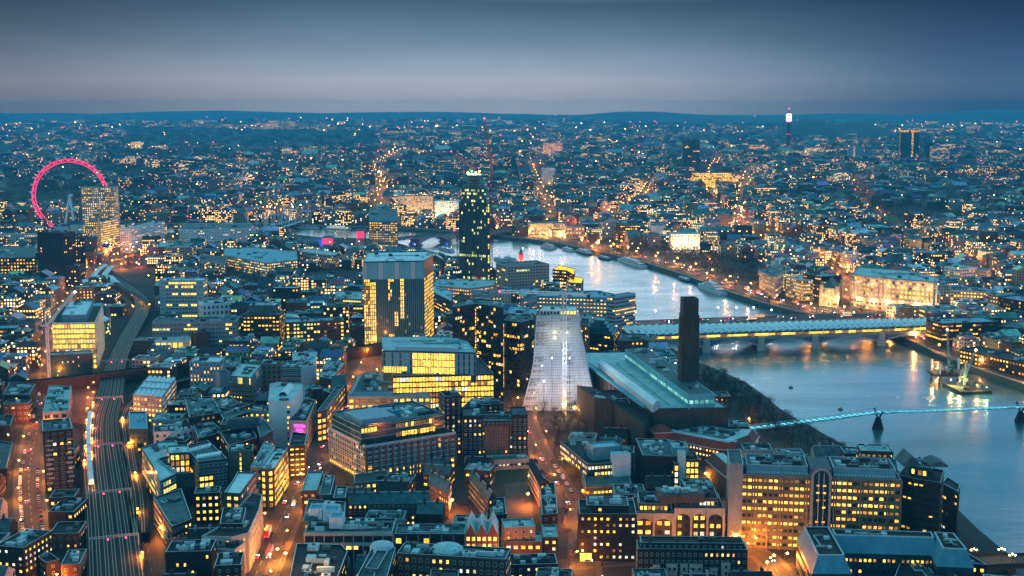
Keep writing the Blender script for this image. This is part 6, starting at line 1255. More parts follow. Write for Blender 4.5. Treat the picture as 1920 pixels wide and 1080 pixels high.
# big wheel
D0 = math.hypot(*at(131, 441, 0).xy); hub = at_dist(132, 367, D0-10); Rw = (at_dist(132, 299, D0-10).z-at_dist(132, 436, D0-10).z)/2
t = thing('observation_wheel', (hub.x, hub.y, 0), 'giant observation wheel with a glowing pink rim and white leaning legs on the riverbank', 'wheel')
ux = Vector((1, .16, 0)).normalized(); uy = Vector((-ux.y, ux.x, 0)); uz = Vector((0, 0, 1))
W_ = lambda r, a, o=0: hub+ux*(r*math.cos(a))+uz*(r*math.sin(a))+uy*o
b = MB('glow_pink', 'lamp_pink', 'trim'); N_ = 64
for k in range(N_):
    a, c = 2*math.pi*k/N_, 2*math.pi*(k+1)/N_
    for o in (-2.4, 2.4): b.bar(W_(Rw, a, o), W_(Rw, c, o), 1.0)
    b.bar(W_(Rw-5.5, a), W_(Rw-5.5, c), 1.0); b.bar(W_(Rw, a, -2.4), W_(Rw-5.5, c), .4); b.bar(W_(Rw-5.5, a), W_(Rw, c, 2.4), .4)
b.build('rim', t); b = MB('lamp_pink')
for k in range(N_):
    if k % 2 == 0: q_ = W_(Rw-2, 2*math.pi*k/N_, -2.6); b.lathe(tuple(q_), ((0, -.9), (.9, 0), (0, .9)), 5)
b.build('rim_lamps', t); b = MB('grey_blue')
for k in range(32): a = 2*math.pi*k/32; b.bar(W_(2, a, 6 if k % 2 else -6), W_(Rw-5.5, a), .18)
b.build('spokes', t); b = MB('white_steel'); b.bar(hub-uy*12, hub+uy*12, 4); b.build('hub', t)
for s in (-1, 1):
    b = MB('white_steel'); f = Vector((hub.x+s*11, hub.y, GZ))-uy*26; b.bar(hub-uy*10, f, 3.2); b.build('leg', t)
for k in range(32):
    a = 2*math.pi*(k+.5)/32; q_ = W_(Rw+3.2, a); b = MB('white_steel', 'glass_teal'); b.lathe((q_.x, q_.y, q_.z-2), ((.4, 0), (2.4, 1), (2.8, 2.2), (2.2, 3.6), (.4, 4.4)), 8, 0); b.build('capsule', t)
# millennium footbridge
mz = 11; mp_ = [at(*p, mz) for p in ((1372, 807), (1400, 804), (1450, 799), (1540, 789), (1646, 777), (1750, 773), (1850, 768), (1960, 763), (2080, 758))]
S_, Lb = arc(smooth(mp_, 4), 60); t = thing('footbridge', (*S_[16][0], 0), 'slender steel footbridge glowing cyan across the river on a forked concrete pier', 'footbridge')
mat('deck_metal', (0.25, 0.45, 0.5), .4, .2); b = MB('deck_metal', 'lamp_cyan', 'white_steel')
for k in range(60):
    (p, d), (q_, _) = S_[k], S_[k+1]; n = Vector((-d.y, d.x)); zz = mz+1.4*math.sin(math.pi*k/60); zq_ = mz+1.4*math.sin(math.pi*(k+1)/60)
    b.quad((*(p-n*2), zz), (*(q_-n*2), zq_), (*(q_+n*2), zq_), (*(p+n*2), zz), 0)
    b.quad((*(p+n*2), zz-.5), (*(q_+n*2), zq_-.5), (*(q_-n*2), zq_-.5), (*(p-n*2), zz-.5), 0)
    for s in (-2.05, 2.05): b.bar((*(p+n*s), zz-.2), (*(q_+n*s), zq_-.2), .55, 0, .8); b.bar((*(p+n*s), zz+1.15), (*(q_+n*s), zq_+1.15), .14, 2)
b.build('deck', t); b = MB('lamp_cyan')
for k in range(60):
    (p, d), (q_, _) = S_[k], S_[k+1]; n = Vector((-d.y, d.x)); zz = mz+1.4*math.sin(math.pi*k/60)
    for s in (-1.7, 1.7): b.bar((*(p+n*s), zz+.22), (*(p.lerp(q_, .55)+n*s), zz+.22), .13, 0)
b.build('handrail_lights', t); b = MB('grey_blue')
for k in range(0, 61, 2):
    (p, d) = S_[k]; n = Vector((-d.y, d.x)); zz = mz+1.4*math.sin(math.pi*k/60); b.bar((*(p-n*6.5), zz+.7), (*(p-n*2), zz-.8), .45); b.bar((*(p+n*2), zz-.8), (*(p+n*6.5), zz+.7), .45)
b.build('cross_arms', t); b = MB('trim'); kp = min(range(61), key=lambda k: abs(proj((*S_[k][0], mz))[0]-1646)); kp2 = min(range(61), key=lambda k: abs(proj((*S_[k][0], mz))[0]-1912))
for k in range(60):
    (p, d), (q_, _) = S_[k], S_[k+1]; n = Vector((-d.y, d.x)); h = lambda j: mz+.9+2.6*max(0, 1-abs(j-kp)/9)**1.6+2.6*max(0, 1-abs(j-kp2)/9)**1.6
    for s in (-1, 1):
        for o in (6.2, 6.6): b.bar((*(p+n*s*o), h(k)), (*(q_+n*s*o), h(k+1)), .16)
b.build('cables', t)
for kk in (kp, kp2):
    p, d = S_[kk]; n = Vector((-d.y, d.x)); b = MB('brick_dark'); b.lathe((p.x, p.y, -3), ((5, 0), (4.2, 4), (2.6, 9), (2.2, 11)), 12, 0); b.build('pier', t); b = MB('metal_dark')
    for s in (-1, 1): b.bar((*p, 7), (*(p+n*s*6.4), mz+3.4), 1.0)
    b.build('forked_arm', t)
# rail bridge with solar roof
FE = [at(x, y, 19.5) for x, y in ((1166, 611), (1300, 608), (1400, 605.5), (1520, 602), (1640, 599), (1762, 596))]; NE = [at(x, y, 19.5) for x, y in ((1180, 628), (1300, 624.5), (1400, 621), (1520, 617), (1640, 613), (1762, 608))]
f_, _ = arc(FE, 46); n_, Ln = arc(NE, 46); t = thing('railway_bridge', (*n_[20][0], 0), 'long railway bridge with saw toothed pale solar roof, yellow lit platforms and blue iron arches', 'bridge'); HERO.append((ccw([FE[0].xy, FE[-1].xy, NE[-1].xy, NE[0].xy]), 6))
for k in range(46):
    b = MB('roof_white', 'roof_blue', 'plane_blue'); a, c, e, g = n_[k][0], n_[k+1][0], f_[k+1][0], f_[k][0]
    b.quad((*a, 18.6), (*c, 20.6), (*e, 20.6), (*g, 18.6), 0); b.quad((*c, 20.6), (*c, 18.6), (*e, 18.6), (*e, 20.6), 1); b.tri((*a, 18.6), (*c, 18.6), (*c, 20.6), 1)
    v1, v2 = a.lerp(g, .12), a.lerp(g, .42); v3, v4 = c.lerp(e, .12), c.lerp(e, .42); m1 = lambda p, q__, s: (*p.lerp(q__, s), 18.6+2*s+.12)
    if k % 1 == 0: b.quad(m1(v1, v3, .5), m1(v1, v3, .8), m1(v2, v4, .8), m1(v2, v4, .5), 2)
    b.build('roof_bay', t)
b = MB('concrete', 'concrete_dark', 'glow_yellow'); A, C_, E_, G_ = [p.xy for p in NE], None, None, None
for P_, s in ((NE, -1), (FE, 1)):
    for k in range(len(P_)-1): b.quad(*(((*P_[k].xy, 11), (*P_[k+1].xy, 11), (*P_[k+1].xy, 13.4), (*P_[k].xy, 13.4)) if s < 0 else ((*P_[k+1].xy, 11), (*P_[k].xy, 11), (*P_[k].xy, 13.4), (*P_[k+1].xy, 13.4))), 0)
for k in range(len(NE)-1): b.quad((*NE[k].xy, 13.4), (*NE[k+1].xy, 13.4), (*FE[k+1].xy, 13.4), (*FE[k].xy, 13.4), 1)
b.build('deck', t); b = MB('lit_y', 'trim')
for k in range(46):
    a, c = n_[k][0], n_[k+1][0]; s = (a-c).normalized(); m_ = Vector((-s.y, s.x)); m_ = m_ if m_.y > 0 else -m_; o = m_*1.0
    b.quad((*(a+o), 14.6), (*(c+o), 14.6), (*(c+o), 16.7), (*(a+o), 16.7), 'lit_d' if k % 4 == 1 or k % 7 == 3 else 0); b.bar((*a, 13.4), (*a, 18.6), .35, 1)
b.build('platform_windows', t)
pxs = [1216, 1322, 1425, 1535, 1648, 1758]; pp_ = [min(n_, key=lambda q_: abs(proj((*q_[0], 13))[0]-x))[0] for x in pxs]; ff_ = [min(f_, key=lambda q_: abs(proj((*q_[0], 13))[0]-x-(-3)))[0] for x in pxs]
for k, p in enumerate(pp_):
    b = MB('stone', 'concrete_dark'); q_ = ff_[k]; d = (q_-p).normalized(); a_ = math.atan2(d.y, d.x); c = (p+q_)/2; b.box((c.x, c.y, -3), ((q_-p).length+5, 8, 8), a_, 0); b.box((p.x, p.y, 5), (4, 6, 8.6), a_, 0); b.build('pier', t)
for P_, nm in ((pp_, 'arch'), (ff_, 'arch')):
    for k in range(5):
        a, c = P_[k], P_[k+1]; b = MB('blue_panel', 'grey_blue'); n2 = 16
        for j in range(n2):
            u0, u1 = j/n2, (j+1)/n2; z0, z1 = 4+6.2*(1-(2*u0-1)**2), 4+6.2*(1-(2*u1-1)**2); q0, q1 = a.lerp(c, u0), a.lerp(c, u1); b.bar((*q0, z0), (*q1, z1), 1.4, 1); b.bar((*q0, z0), (*q0, 12.6), .35, 1); b.bar((*q0, (z0+12)/2), (*q1, (z1+12)/2), .3, 1)
        dd_ = (c-a).normalized(); nv_ = Vector((dd_.y, -dd_.x)); nv_ = (nv_ if nv_.y < 0 else -nv_)*(-.15 if P_ is pp_ else .15)
        for j in range(n2):
            u0, u1 = j/n2, (j+1)/n2; z0, z1 = 4+6.2*(1-(2*u0-1)**2), 4+6.2*(1-(2*u1-1)**2); q0, q1 = a.lerp(c, u0)+nv_, a.lerp(c, u1)+nv_; b.quad((*q0, z0), (*q1, z1), (*q1, 12.4), (*q0, 12.4), 'teal_dark')
        b.bar((*a, 12.5), (*c, 12.5), .8, 0); b.build(nm, t)
for k in range(0, 46, 2): m_ = (n_[k][0]+(f_[k][0]-n_[k][0])*.12); point_light(t, (m_.x, m_.y, 15.8), 500, (1, .62, .12), .6)
# road bridge behind it
def deck_bridge(name, label, px, z, w, zc=3.5, piers=(), cat='bridge', deck='asphalt', side='stone_pink', pm='concrete', lampsx=(), arches=True):
    P_ = [at(x, y, z) for x, y in px]; S_, L_ = arc(smooth(P_, 4), 40); t = thing(name, (*S_[20][0], 0), label, cat); b = MB(deck, side, 'pavement')
    for k in range(40):
        (p, d), (q_, e) = S_[k], S_[k+1]; n = Vector((-d.y, d.x)); m_ = Vector((-e.y, e.x)); zz = z
        b.quad((*(p-n*w/2), zz), (*(q_-m_*w/2), zz), (*(q_+m_*w/2), zz), (*(p+n*w/2), zz), 0)
        for s in (-1, 1):
            a, c = p+n*s*w/2, q_+m_*s*w/2
            if s > 0: a, c = c, a
            b.quad((*a, z-1.8), (*c, z-1.8), (*c, z+1.1), (*a, z+1.1), 1); b.quad((*c, z+1.1), (*c, z-.1), (*a, z-.1), (*a, z+1.1), 1)
        b.quad((*(p+n*w/2), z-1.8), (*(q_+m_*w/2), z-1.8), (*(q_-m_*w/2), z-1.8), (*(p-n*w/2), z-1.8), 1)
    b.build('deck', t); PP = []
    for x in piers:
        k = min(range(41), key=lambda k: abs(proj((*S_[k][0], 0))[0]-x)); p, d = S_[k]; PP.append(k); a_ = math.atan2(d.y, d.x); b = MB(pm); b.box((p.x, p.y, -3), (5, w*1.05, z-1.7+3), a_); b.box((p.x, p.y, -3), (8, w*1.2, 5), a_); b.build('pier', t)
    if arches:
        for a_, c_ in zip(PP, PP[1:]):
            for s in (-1, 1):
                b = MB(side); n2 = 12
                for j in range(n2):
                    f = lambda u: (S_[a_][0].lerp(S_[c_][0], u)+Vector((-S_[a_][1].y, S_[a_][1].x))*s*w/2*.96)
                    u0, u1 = j/n2, (j+1)/n2; h = lambda u: 2.5+(z-4.6)*(1-(2*u-1)**2); b.quad((*f(u0), h(u0)), (*f(u1), h(u1)), (*f(u1), z-1.7), (*f(u0), z-1.7)); b.quad((*f(u1), h(u1)), (*f(u0), h(u0)), (*f(u0), z-1.7), (*f(u1), z-1.7)) if False else None
                b.build('arch', t)
    return t, S_
t_bf, S_bf = deck_bridge('road_bridge', 'wide road bridge washed pink by traffic light right behind the railway bridge', [(1130, 613), (1200, 607), (1300, 603), (1480, 596.5), (1600, 593), (1660, 594)], 12.5, 30, piers=(1190, 1290, 1390, 1490, 1590), side='stone_pink')
mat('traffic_road', (0.16, 0.12, 0.12), .8, .2)
t_wl, S_wl = deck_bridge('road_bridge', 'low flat road bridge crossing behind the unfinished tower with purple lit piers', [(720, 452), (760, 446), (860, 437), (940, 431), (985, 427)], 14, 24, piers=(776, 838, 905, 960), side='concrete', pm='concrete')
for x in (776, 838): q_ = at(x, 458, 5); g = MB('glow_blue'); g.box((q_.x, q_.y-4, 4), (4, 1, 4)); g.build('pier_lamp', t_wl); point_light(t_wl, (q_.x, q_.y-9, 7), 6000, (.5, .3, 1), 1)
t_sw, S_sw = deck_bridge('road_bridge', 'orange lit river bridge entering at the bottom right corner with candelabra lamps', [(1800, 1062), (1850, 1052), (1920, 1050), (2000, 1049), (2080, 1048)], 12, 15, piers=(1900, 2000), side='brick_brown')
for k, (x, y) in enumerate(((1825, 1052), (1877, 1051), (1897, 1062))):
    q_ = at(x, y, 12); s = thing('street_lamp', (q_.x, q_.y, 12), 'ornate triple headed yellow lamp on the bridge parapet at bottom right', 'lamp', 'candelabra lamps on the river bridge'); b = MB('metal_dark'); b.bar((q_.x, q_.y, 12), (q_.x, q_.y, 17.4), .35); b.bar((q_.x-1.5, q_.y, 17), (q_.x+1.5, q_.y, 17), .2); b.build('post', s)
    for o in (-1.5, 0, 1.5): g = MB('lamp_yellow'); g.lathe((q_.x+o, q_.y, 17.9+(.6 if o == 0 else 0)), ((0, -.45), (.45, 0), (0, .45)), 8); g.build('lamp_head', s)
    point_light(s, (q_.x, q_.y, 18.5), 1800, (1, .45, .1), .6)
t_h, S_h = deck_bridge('railway_bridge', 'footbridges slung from white masts beside the railway crossing to the north bank', [(478, 437), (510, 428), (540, 419), (566, 411)], 13, 22, piers=(500, 530), side='white_steel', arches=False)
for k in range(2, 39, 6):
    p, d = S_h[k]; n = Vector((-d.y, d.x))
    for s in (-1, 1):
        b = MB('white_steel'); f = p+n*s*15; tpz = 44; b.bar((*f, 8), (*(f+n*s*4), tpz), .9)
        for j in (-2, -1, 0, 1, 2): b.bar((*(f+n*s*4), tpz), (*(p+n*s*12+d*j*9), 13), .25)
        b.build('mast', t_h)
for s in (-1, 1):
    b = MB('white_steel')
    for k in range(40): n = Vector((-S_h[k][1].y, S_h[k][1].x)); b.bar((*(S_h[k][0]+n*s*14), 13), (*(S_h[k+1][0]+n*s*14), 13), 3, 0, .6)
    b.build('footbridge_deck', t_h)
# boats
def boat(label, a, c, w, hull='white_steel', levels=2, cat='boat', name='river_boat', cabin='white_steel', z=0, h=2.2, group=None, lampm=None, win='glass_dark'):
    A, C_ = at(*a, 0).xy, at(*c, 0).xy; d = (C_-A); L = d.length; d.normalize(); n = Vector((-d.y, d.x)); t = thing(name, (*((A+C_)/2), 0), label, cat, group)
    F = lambda u, v: A+d*(L*u)+n*(w*v)
    out_ = [F(0, 0), F(.06, -.26), F(.18, -.46), F(.5, -.5), F(.93, -.46), F(1, -.36), F(1, .36), F(.93, .46), F(.5, .5), F(.18, .46), F(.06, .26)]
    b = MB(hull, 'deck_metal'); out_ = ccw(out_); low = inset(out_, w*.06)
    for i in range(len(out_)): j = (i+1) % len(out_); b.quad((*low[i], -.3), (*low[j], -.3), (*out_[j], h), (*out_[i], h), 0)
    b.poly([(*q_, h-.3) for q_ in out_], 1); b.build('hull', t); z = h-.3
    for k in range(levels):
        u0, u1, v = .2+.1*k, .9-.12*k, .38-.06*k; q_ = ccw([F(u0, -v), F(u1, -v), F(u1, v), F(u0, v)]); b = MB(cabin, win); b.prism([tuple(x) for x in q_], z, z+2.5)
        q2 = inset(q_, -.05)
        for i in range(4): j = (i+1) % 4; a2, c2 = q2[i].lerp(q2[j], .04), q2[i].lerp(q2[j], .96); b.quad((*a2, z+.9), (*c2, z+.9), (*c2, z+1.9), (*a2, z+1.9), 1)
        b.build('cabin', t); z += 2.5
    if levels: q_ = F(.45, 0); b = MB(hull); b.lathe((q_.x, q_.y, z), ((1.0, 0), (.9, 3)), 8); b.bar((*F(.3, 0), z), (*F(.3, 0), z+8), .25); b.build('funnel', t)
    if lampm: g = MB(lampm); q_ = F(.5, 0); g.lathe((q_.x, q_.y, z+2), ((0, -.6), (.6, 0), (0, .6)), 6); g.build('lamp', t)
    return t
boat('long white ship with two decks moored along the north embankment below the gardens', (1157, 487), (1209, 503), 11, levels=2, h=3.2)
boat('large pale steamship moored beside the dark embankment trees', (1311, 536), (1357, 554), 15, levels=3, h=4)
boat('small dark tug with a raised pale bow beside the pontoon', (1272, 522), (1293, 529), 7, 'hull_black', 1)
boat('black hulled long pontoon with grey roof near the road bridge', (1414, 570), (1478, 582), 12, 'hull_black', 1, cabin='roof_teal', cat='pontoon')
boat('black pontoon barge with teal deck house touching the bridge end', (1470, 580), (1536, 593), 13, 'hull_black', 1, cabin='teal_dark', cat='pontoon')
boat('empty open grey barge moored in the middle of the river', (1166, 568), (1187, 577), 12, 'unit_dark', 0, h=3.4, cat='barge')
boat('white river ship moored nearest the unfinished tower on the north side', (1013, 463), (1041, 467), 12)
boat('small pale launch between two moored river ships', (1055, 467), (1074, 472), 9, levels=1)
boat('dark hulled sailing style ship with pale decks moored by the palace', (1080, 471), (1109, 479), 12, 'hull_black', 2)
boat('small dark workboat at the end of the moored row', (1122, 483), (1143, 488), 8, 'hull_black', 1)
boat('left of two pale pleasure boats moored off the riverside hotel', (926, 486), (948, 491), 9, levels=1)
boat('right of two pale pleasure boats moored off the riverside hotel', (946, 484), (966, 490), 9, levels=1)
boat('brightly lit party boat moored on the far embankment', (604, 428), (656, 431), 14, levels=2, win='lit_w', lampm='lamp_yellow')
boat('dim moored boat left of the lit party boat', (556, 427), (600, 428), 12, levels=1)
boat('small pier boat between the bridge and the unfinished tower', (822, 466), (850, 473), 9, levels=1)
for x, y, lab in ((1483, 727, 'small round buoy floating in mid river'), (1576, 768, 'square mooring buoy near the cyan footbridge')):
    q_ = at(x, y, 0); t = thing('buoy', (q_.x, q_.y, 0), lab, 'buoy'); b = MB('hull_black', 'tan'); b.lathe((q_.x, q_.y, -.3), ((1.8, 0), (2.1, .8), (1.4, 1.3), (.3, 1.5)), 10, 1); b.build('float', t); b = MB('metal_dark'); b.bar((q_.x, q_.y, 1), (q_.x, q_.y, 2.6), .2); b.build('post', t)
# jack-up barge and crane barge
def barge(label, corners, z, legs, lamps, m='hull_black'):
    P_ = ccw([at(*c, z).xy for c in corners]); c = sum(P_, Vector((0, 0)))/len(P_); t = thing('work_barge', (*c, 0), label, 'barge'); b = MB(m, 'concrete_dark'); b.prism([tuple(q_) for q_ in P_], z-2.2, z, 0, 1, True); b.build('hull', t)
    for l in legs: q_ = at(*l, z); b = MB('white_steel', 'metal_dark'); b.lathe((q_.x, q_.y, z), ((.9, 0), (.9, 10)), 8, 0); b.lathe((q_.x, q_.y, -3), ((.9, 0), (.9, z+3)), 8, 1); b.build('leg', t)
    r = random.Random(len(label))
    for k in range(12):
        u, v = r.uniform(.15, .85), r.uniform(.2, .8); q_ = P_[0].lerp(P_[1], u).lerp(P_[3 % len(P_)].lerp(P_[2], u), v); mbox('deck_box', (q_.x, q_.y, z), (r.uniform(1.5, 5), r.uniform(1.5, 3), r.uniform(1, 2.8)), r.uniform(0, 1), r.choice(('tan', 'unit_dark', 'brick', 'trim', 'green_net')), t)
    for (x, y, m_, pw, cl) in lamps: q_ = at(x, y, z+5); g = MB(m_); g.lathe(tuple(q_), ((0, -.5), (.5, 0), (0, .5)), 6); g.build('lamp', t); point_light(t, (q_.x, q_.y-1, q_.z), pw, cl, .5)
    return t
barge('raised jack-up barge on tubular legs by the right embankment', ((1739, 694), (1752, 702), (1812, 702), (1800, 692)), 7, ((1747, 694), (1762, 701), (1797, 692), (1810, 700)), ((1749, 686, 'lamp_orange', 2500, (1, .6, .15)), (1803, 680, 'lamp_orange', 3500, (1, .5, .1))))
barge('flat crane barge floodlit yellow in front of the jack-up barge', ((1767, 718), (1802, 735), (1860, 733), (1830, 712)), 2.2, (), ((1783, 712, 'lamp_yellow', 6000, (1, .8, .15)), (1800, 714, 'lamp_yellow', 6000, (1, .85, .2)), (1850, 726, 'lamp_green', 2500, (.6, 1, .3)), (1832, 722, 'lamp_orange', 3000, (1, .5, .1))))
q_ = at(1778, 700, 7); D = math.hypot(q_.x, q_.y); crane('pale lattice crane boom standing straight up on the jack-up barge', (q_.x, q_.y), 7, 12, tuple(at_dist(1776, 618, D)), 'grey_blue', None, 'lamp_yellow', 1.5, 4, group='cranes on the river barges')
q_ = at(1808, 722, 3); D = math.hypot(q_.x, q_.y); crane('leaning blue grey lattice crane boom on the floodlit flat barge', (q_.x, q_.y), 3, 8, tuple(at_dist(1830, 656, D)), 'grey_blue', None, 'lamp_yellow', 1.6, 4, group='cranes on the river barges')
# white train on the viaduct
def along(pts, z, y0, y1, off, n):
    S_, L_ = arc(pts, 400); sel = [s for s in S_ if y0 <= proj((*s[0], z))[1] <= y1]
    return [(p+Vector((-d.y, d.x))*off, d) for p, d in sel]
tr = along(rail_pts, 12, 776, 906, 9.2, 0)
if proj((*tr[0][0], 12))[0] > proj((*(tr[0][0]-Vector((-tr[0][1].y, tr[0][1].x))*18.4), 12))[0]: tr = along(rail_pts, 12, 776, 906, -9.2, 0)
S_, L_ = arc([p for p, d in tr], 96); nC = max(3, int(L_/20)); t = thing('passenger_train', (*S_[0][0], 11), 'long white passenger train running along the left tracks of the broad viaduct', 'train')
mat('train_white', (0.75, 0.8, 0.85), .35, .08); tl = MB('glow_white', 'lamp_orange')
for c_ in range(nC):
    b = MB('train_white', 'glass_dark', 'metal_dark'); a0, a1 = c_*96//nC, (c_+1)*96//nC
    p, q_ = S_[a0][0], S_[a1][0]; d = (q_-p).normalized(); q_ = q_-d*.9; m_ = (p+q_)/2; LL = (q_-p).length; ang = math.atan2(d.y, d.x)
    b.box((m_.x, m_.y, 12.1), (LL, 2.8, 3.0), ang, 0); b.box((m_.x, m_.y, 15.1), (LL-1, 1.9, .45), ang, 0); b.box((m_.x, m_.y, 11.3), (LL-2, 2.2, .9), ang, 2); b.box((m_.x, m_.y, 13.2), (LL-1.2, 2.88, .9), ang, 'lit_w'); b.build('carriage', t)
p, d = S_[0] if proj((*S_[0][0], 12))[1] > proj((*S_[-1][0], 12))[1] else (S_[-1][0], -S_[-1][1])
for s in (-1, 1): c = p-d*.2+Vector((-d.y, d.x))*s*.9; g = MB('lamp_orange'); g.box((c.x, c.y, 12.6), (.5, .5, .5)); g.build('headlight', t); point_light(t, (c.x-d.x*3, c.y-d.y*3, 13), 500, (1, .5, .15), .3)
# station canopies and lit platforms
def canopy(label, px, w, z=16, m='roof_white', lampc=None):
    P_ = [at(*p, z) for p in px]; S_, L_ = arc(smooth(P_, 4), 16); t = thing('station_canopy', (*S_[8][0], 11), label, 'canopy'); b = MB(m, 'trim')
    for k in range(16):
        (p, d), (q_, e) = S_[k], S_[k+1]; n, n2 = Vector((-d.y, d.x)), Vector((-e.y, e.x))
        for j in range(4):
            v0, v1 = -.5+j/4, -.5+(j+1)/4; h = lambda v: z+1.6*(1-(2*v)**2); b.quad((*(p+n*w*v0), h(v0)), (*(q_+n2*w*v0), h(v0)), (*(q_+n2*w*v1), h(v1)), (*(p+n*w*v1), h(v1)), 0)
    b.build('curved_roof', t); b = MB('metal_dark')
    for k in range(0, 17, 2): p, d = S_[k]; b.bar((*p, 11), (*p, z+1.4), .4)
    b.build('column', t)
    if lampc:
        g = MB('lamp_orange')
        for k in range(0, 17, 1): p, d = S_[k]; g.box((p.x, p.y, z-.5), (1.0, 1.0, .4), math.atan2(d.y, d.x))
        g.build('platform_lamps', t)
        for k in range(2, 17, 5): p, d = S_[k]; point_light(t, (*p, z-1), 2500, (1, .5, .12), .8)
canopy('left curved white station canopy beyond the road', ((172, 520), (184, 506), (197, 497)), 8)
canopy('right curved white station canopy beyond the road', ((192, 521), (201, 508), (208, 500)), 8)
canopy('pale station canopy left of the tracks near side of the road', ((160, 525), (166, 533), (174, 540)), 10)
canopy('middle pale station canopy where the lit platforms begin', ((184, 518), (194, 528), (208, 536)), 11)
canopy('right pale station canopy above the outer lit platform', ((204, 518), (211, 525), (219, 531)), 11)
canopy('long platform canopy glowing orange on the inner curve of the tracks', ((196, 540), (215, 552), (236, 562), (250, 574)), 6, 15, 'concrete_dark', 1)
canopy('long platform canopy glowing orange on the outer curve of the tracks', ((219, 532), (240, 546), (262, 556), (280, 570)), 6, 15, 'concrete_dark', 1)
# vehicles
def car_mesh(L, w, h, body_m, cab=(.22, .80), van=False):
    b = MB(body_m, 'glass_dark', 'hull_black'); hb = h*.55; pr = [(-.5, .18), (-.5, hb*.85), (-.46, hb), (.46, hb*.92), (.5, hb*.7), (.5, .18)]
    for s in (-1, 1):
        pts = [(x*L, s*w/2, z) for x, z in pr]; b.poly(pts if s < 0 else pts[::-1], 0) if False else b.quad(*([pts[0], pts[5], pts[3], pts[2]] if s < 0 else [pts[2], pts[3], pts[5], pts[0]]), 0)
    for i in range(len(pr)-1): b.quad((pr[i][0]*L, -w/2, pr[i][1]), (pr[i][0]*L, w/2, pr[i][1]), (pr[i+1][0]*L, w/2, pr[i+1][1]), (pr[i+1][0]*L, -w/2, pr[i+1][1]), 0)
    x0, x1 = (-.48, .34) if van else (-.36, .22); w2 = w*.84; c = [(x0*L, hb), ((x0+.08)*L, h), ((x1-.10)*L, h), ((x1+.04)*L, hb)]
    for i in range(3): b.quad((c[i][0], -w2/2, c[i][1]), (c[i][0], w2/2, c[i][1]), (c[i+1][0], w2/2, c[i+1][1]), (c[i+1][0], -w2/2, c[i+1][1]), 0 if i == 1 or van else 1)
    for s in (-1, 1): q_ = [(x, s*w2/2, z) for x, z in c]; b.quad(*(q_ if s > 0 else q_[::-1]), 1)
    return b
CARM = {m_: car_mesh(4.4, 1.8, 1.45, m_) for m_ in ('car_red', 'car_silver', 'car_dark', 'white_steel')}; VANM = car_mesh(5.8, 2.0, 2.4, 'white_steel', van=True); BUSM = MB('bus_red', 'lit_w'); BUSM.box((0, 0, .4), (11, 2.55, 4.0)); 
for z in (1.5, 3.2): BUSM.box((0, 0, z), (10.4, 2.6, .8), 0, 1)
def wheelm(r):
    b = MB('hull_black'); 
    for k in range(8):
        a, c = math.pi*k/4, math.pi*(k+1)/4
        for s in (-.12, .12): b.tri((0, s, 0), (r*math.cos(a), s, r*math.sin(a)), (r*math.cos(c), s, r*math.sin(c))) if s > 0 else b.tri((0, s, 0), (r*math.cos(c), s, r*math.sin(c)), (r*math.cos(a), s, r*math.sin(a)))
        b.quad((r*math.cos(a), -.12, r*math.sin(a)), (r*math.cos(c), -.12, r*math.sin(c)), (r*math.cos(c), .12, r*math.sin(c)), (r*math.cos(a), .12, r*math.sin(a)))
    return b.mesh('wheel')
WH = wheelm(.34); VM = {k: v.mesh('body') for k, v in CARM.items()}; VM['van'] = VANM.mesh('body'); VM['bus'] = BUSM.mesh('body')
g = MB('lamp_white'); g.box((0, 0, 0), (.12, .4, .25)); HLM = g.mesh('headlight'); g = MB('lamp_red'); g.box((0, 0, 0), (.12, .4, .25)); TLM = g.mesh('tail_light')
def vehicle(kind, p, d, label, group, on=False, z=GZ+.06):
    nm = {'van': 'van', 'bus': 'bus'}.get(kind, 'car'); t = thing(nm, (p.x, p.y, z), label, nm, group); t.rotation_euler = (0, 0, math.atan2(d.y, d.x)); L = {'van': 5.8, 'bus': 11}.get(kind, 4.4); w = {'van': 2, 'bus': 2.55}.get(kind, 1.8)
    def ch(n_, me, x, y, zz): o = bpy.data.objects.new(n_, me); COL.objects.link(o); o.parent = t; o.location = (x, y, zz)
    ch('body', VM[kind], 0, 0, 0)
    for sx in (-.31, .31):
        for sy in (-1, 1): ch('wheel', WH, sx*L, sy*(w/2-.02), .34)
    if on:
        for sy in (-1, 1): ch('headlight', HLM, L/2+.03, sy*w*.34, .7); ch('tail_light', TLM, -L/2-.06, sy*w*.34, .75)
r = random.Random(11)
def fleet(pts, y0, y1, off, n, street, parked=True, kinds=('car_red', 'car_silver', 'car_dark', 'white_steel', 'car_dark', 'van'), rev=False):
    S_, L_ = arc(pts, 300); sel = [s for s in S_ if y0 < proj((*s[0], 5))[1] < y1]; 
    if not sel: return
    cw = {'car_red': 'red car', 'car_silver': 'silver car', 'car_dark': 'dark car', 'white_steel': 'white car', 'van': 'white van', 'bus': 'red double decker bus'}
    for k in range(n):
        p, d = sel[int((k+.5+(0 if parked else r.uniform(-.3, .3)))*len(sel)/n) % len(sel)]; kd = r.choice(kinds); n_v = Vector((-d.y, d.x))
        if rev: d = -d
        vehicle(kd, p+n_v*off, d, f"{cw[kd]} {'parked at the kerb' if parked else 'driving with its lights on'} {street}", ('cars parked ' if parked else 'traffic driving ')+street, not parked)
fleet(r_left, 880, 1040, 5.2, 24, 'on the far left street'); fleet(r_left, 880, 1040, -5.2, 22, 'on the far left street')
fleet(r_left, 700, 880, 4.6, 12, 'on the far left street'); fleet(r_left, 740, 1060, 1.8, 6, 'on the far left street', False)
fleet(r_mid, 860, 1040, -4.3, 14, 'on the narrow street below the pyramid tower'); fleet(r_mid, 800, 1050, 1.6, 5, 'on the narrow street below the pyramid tower', False)
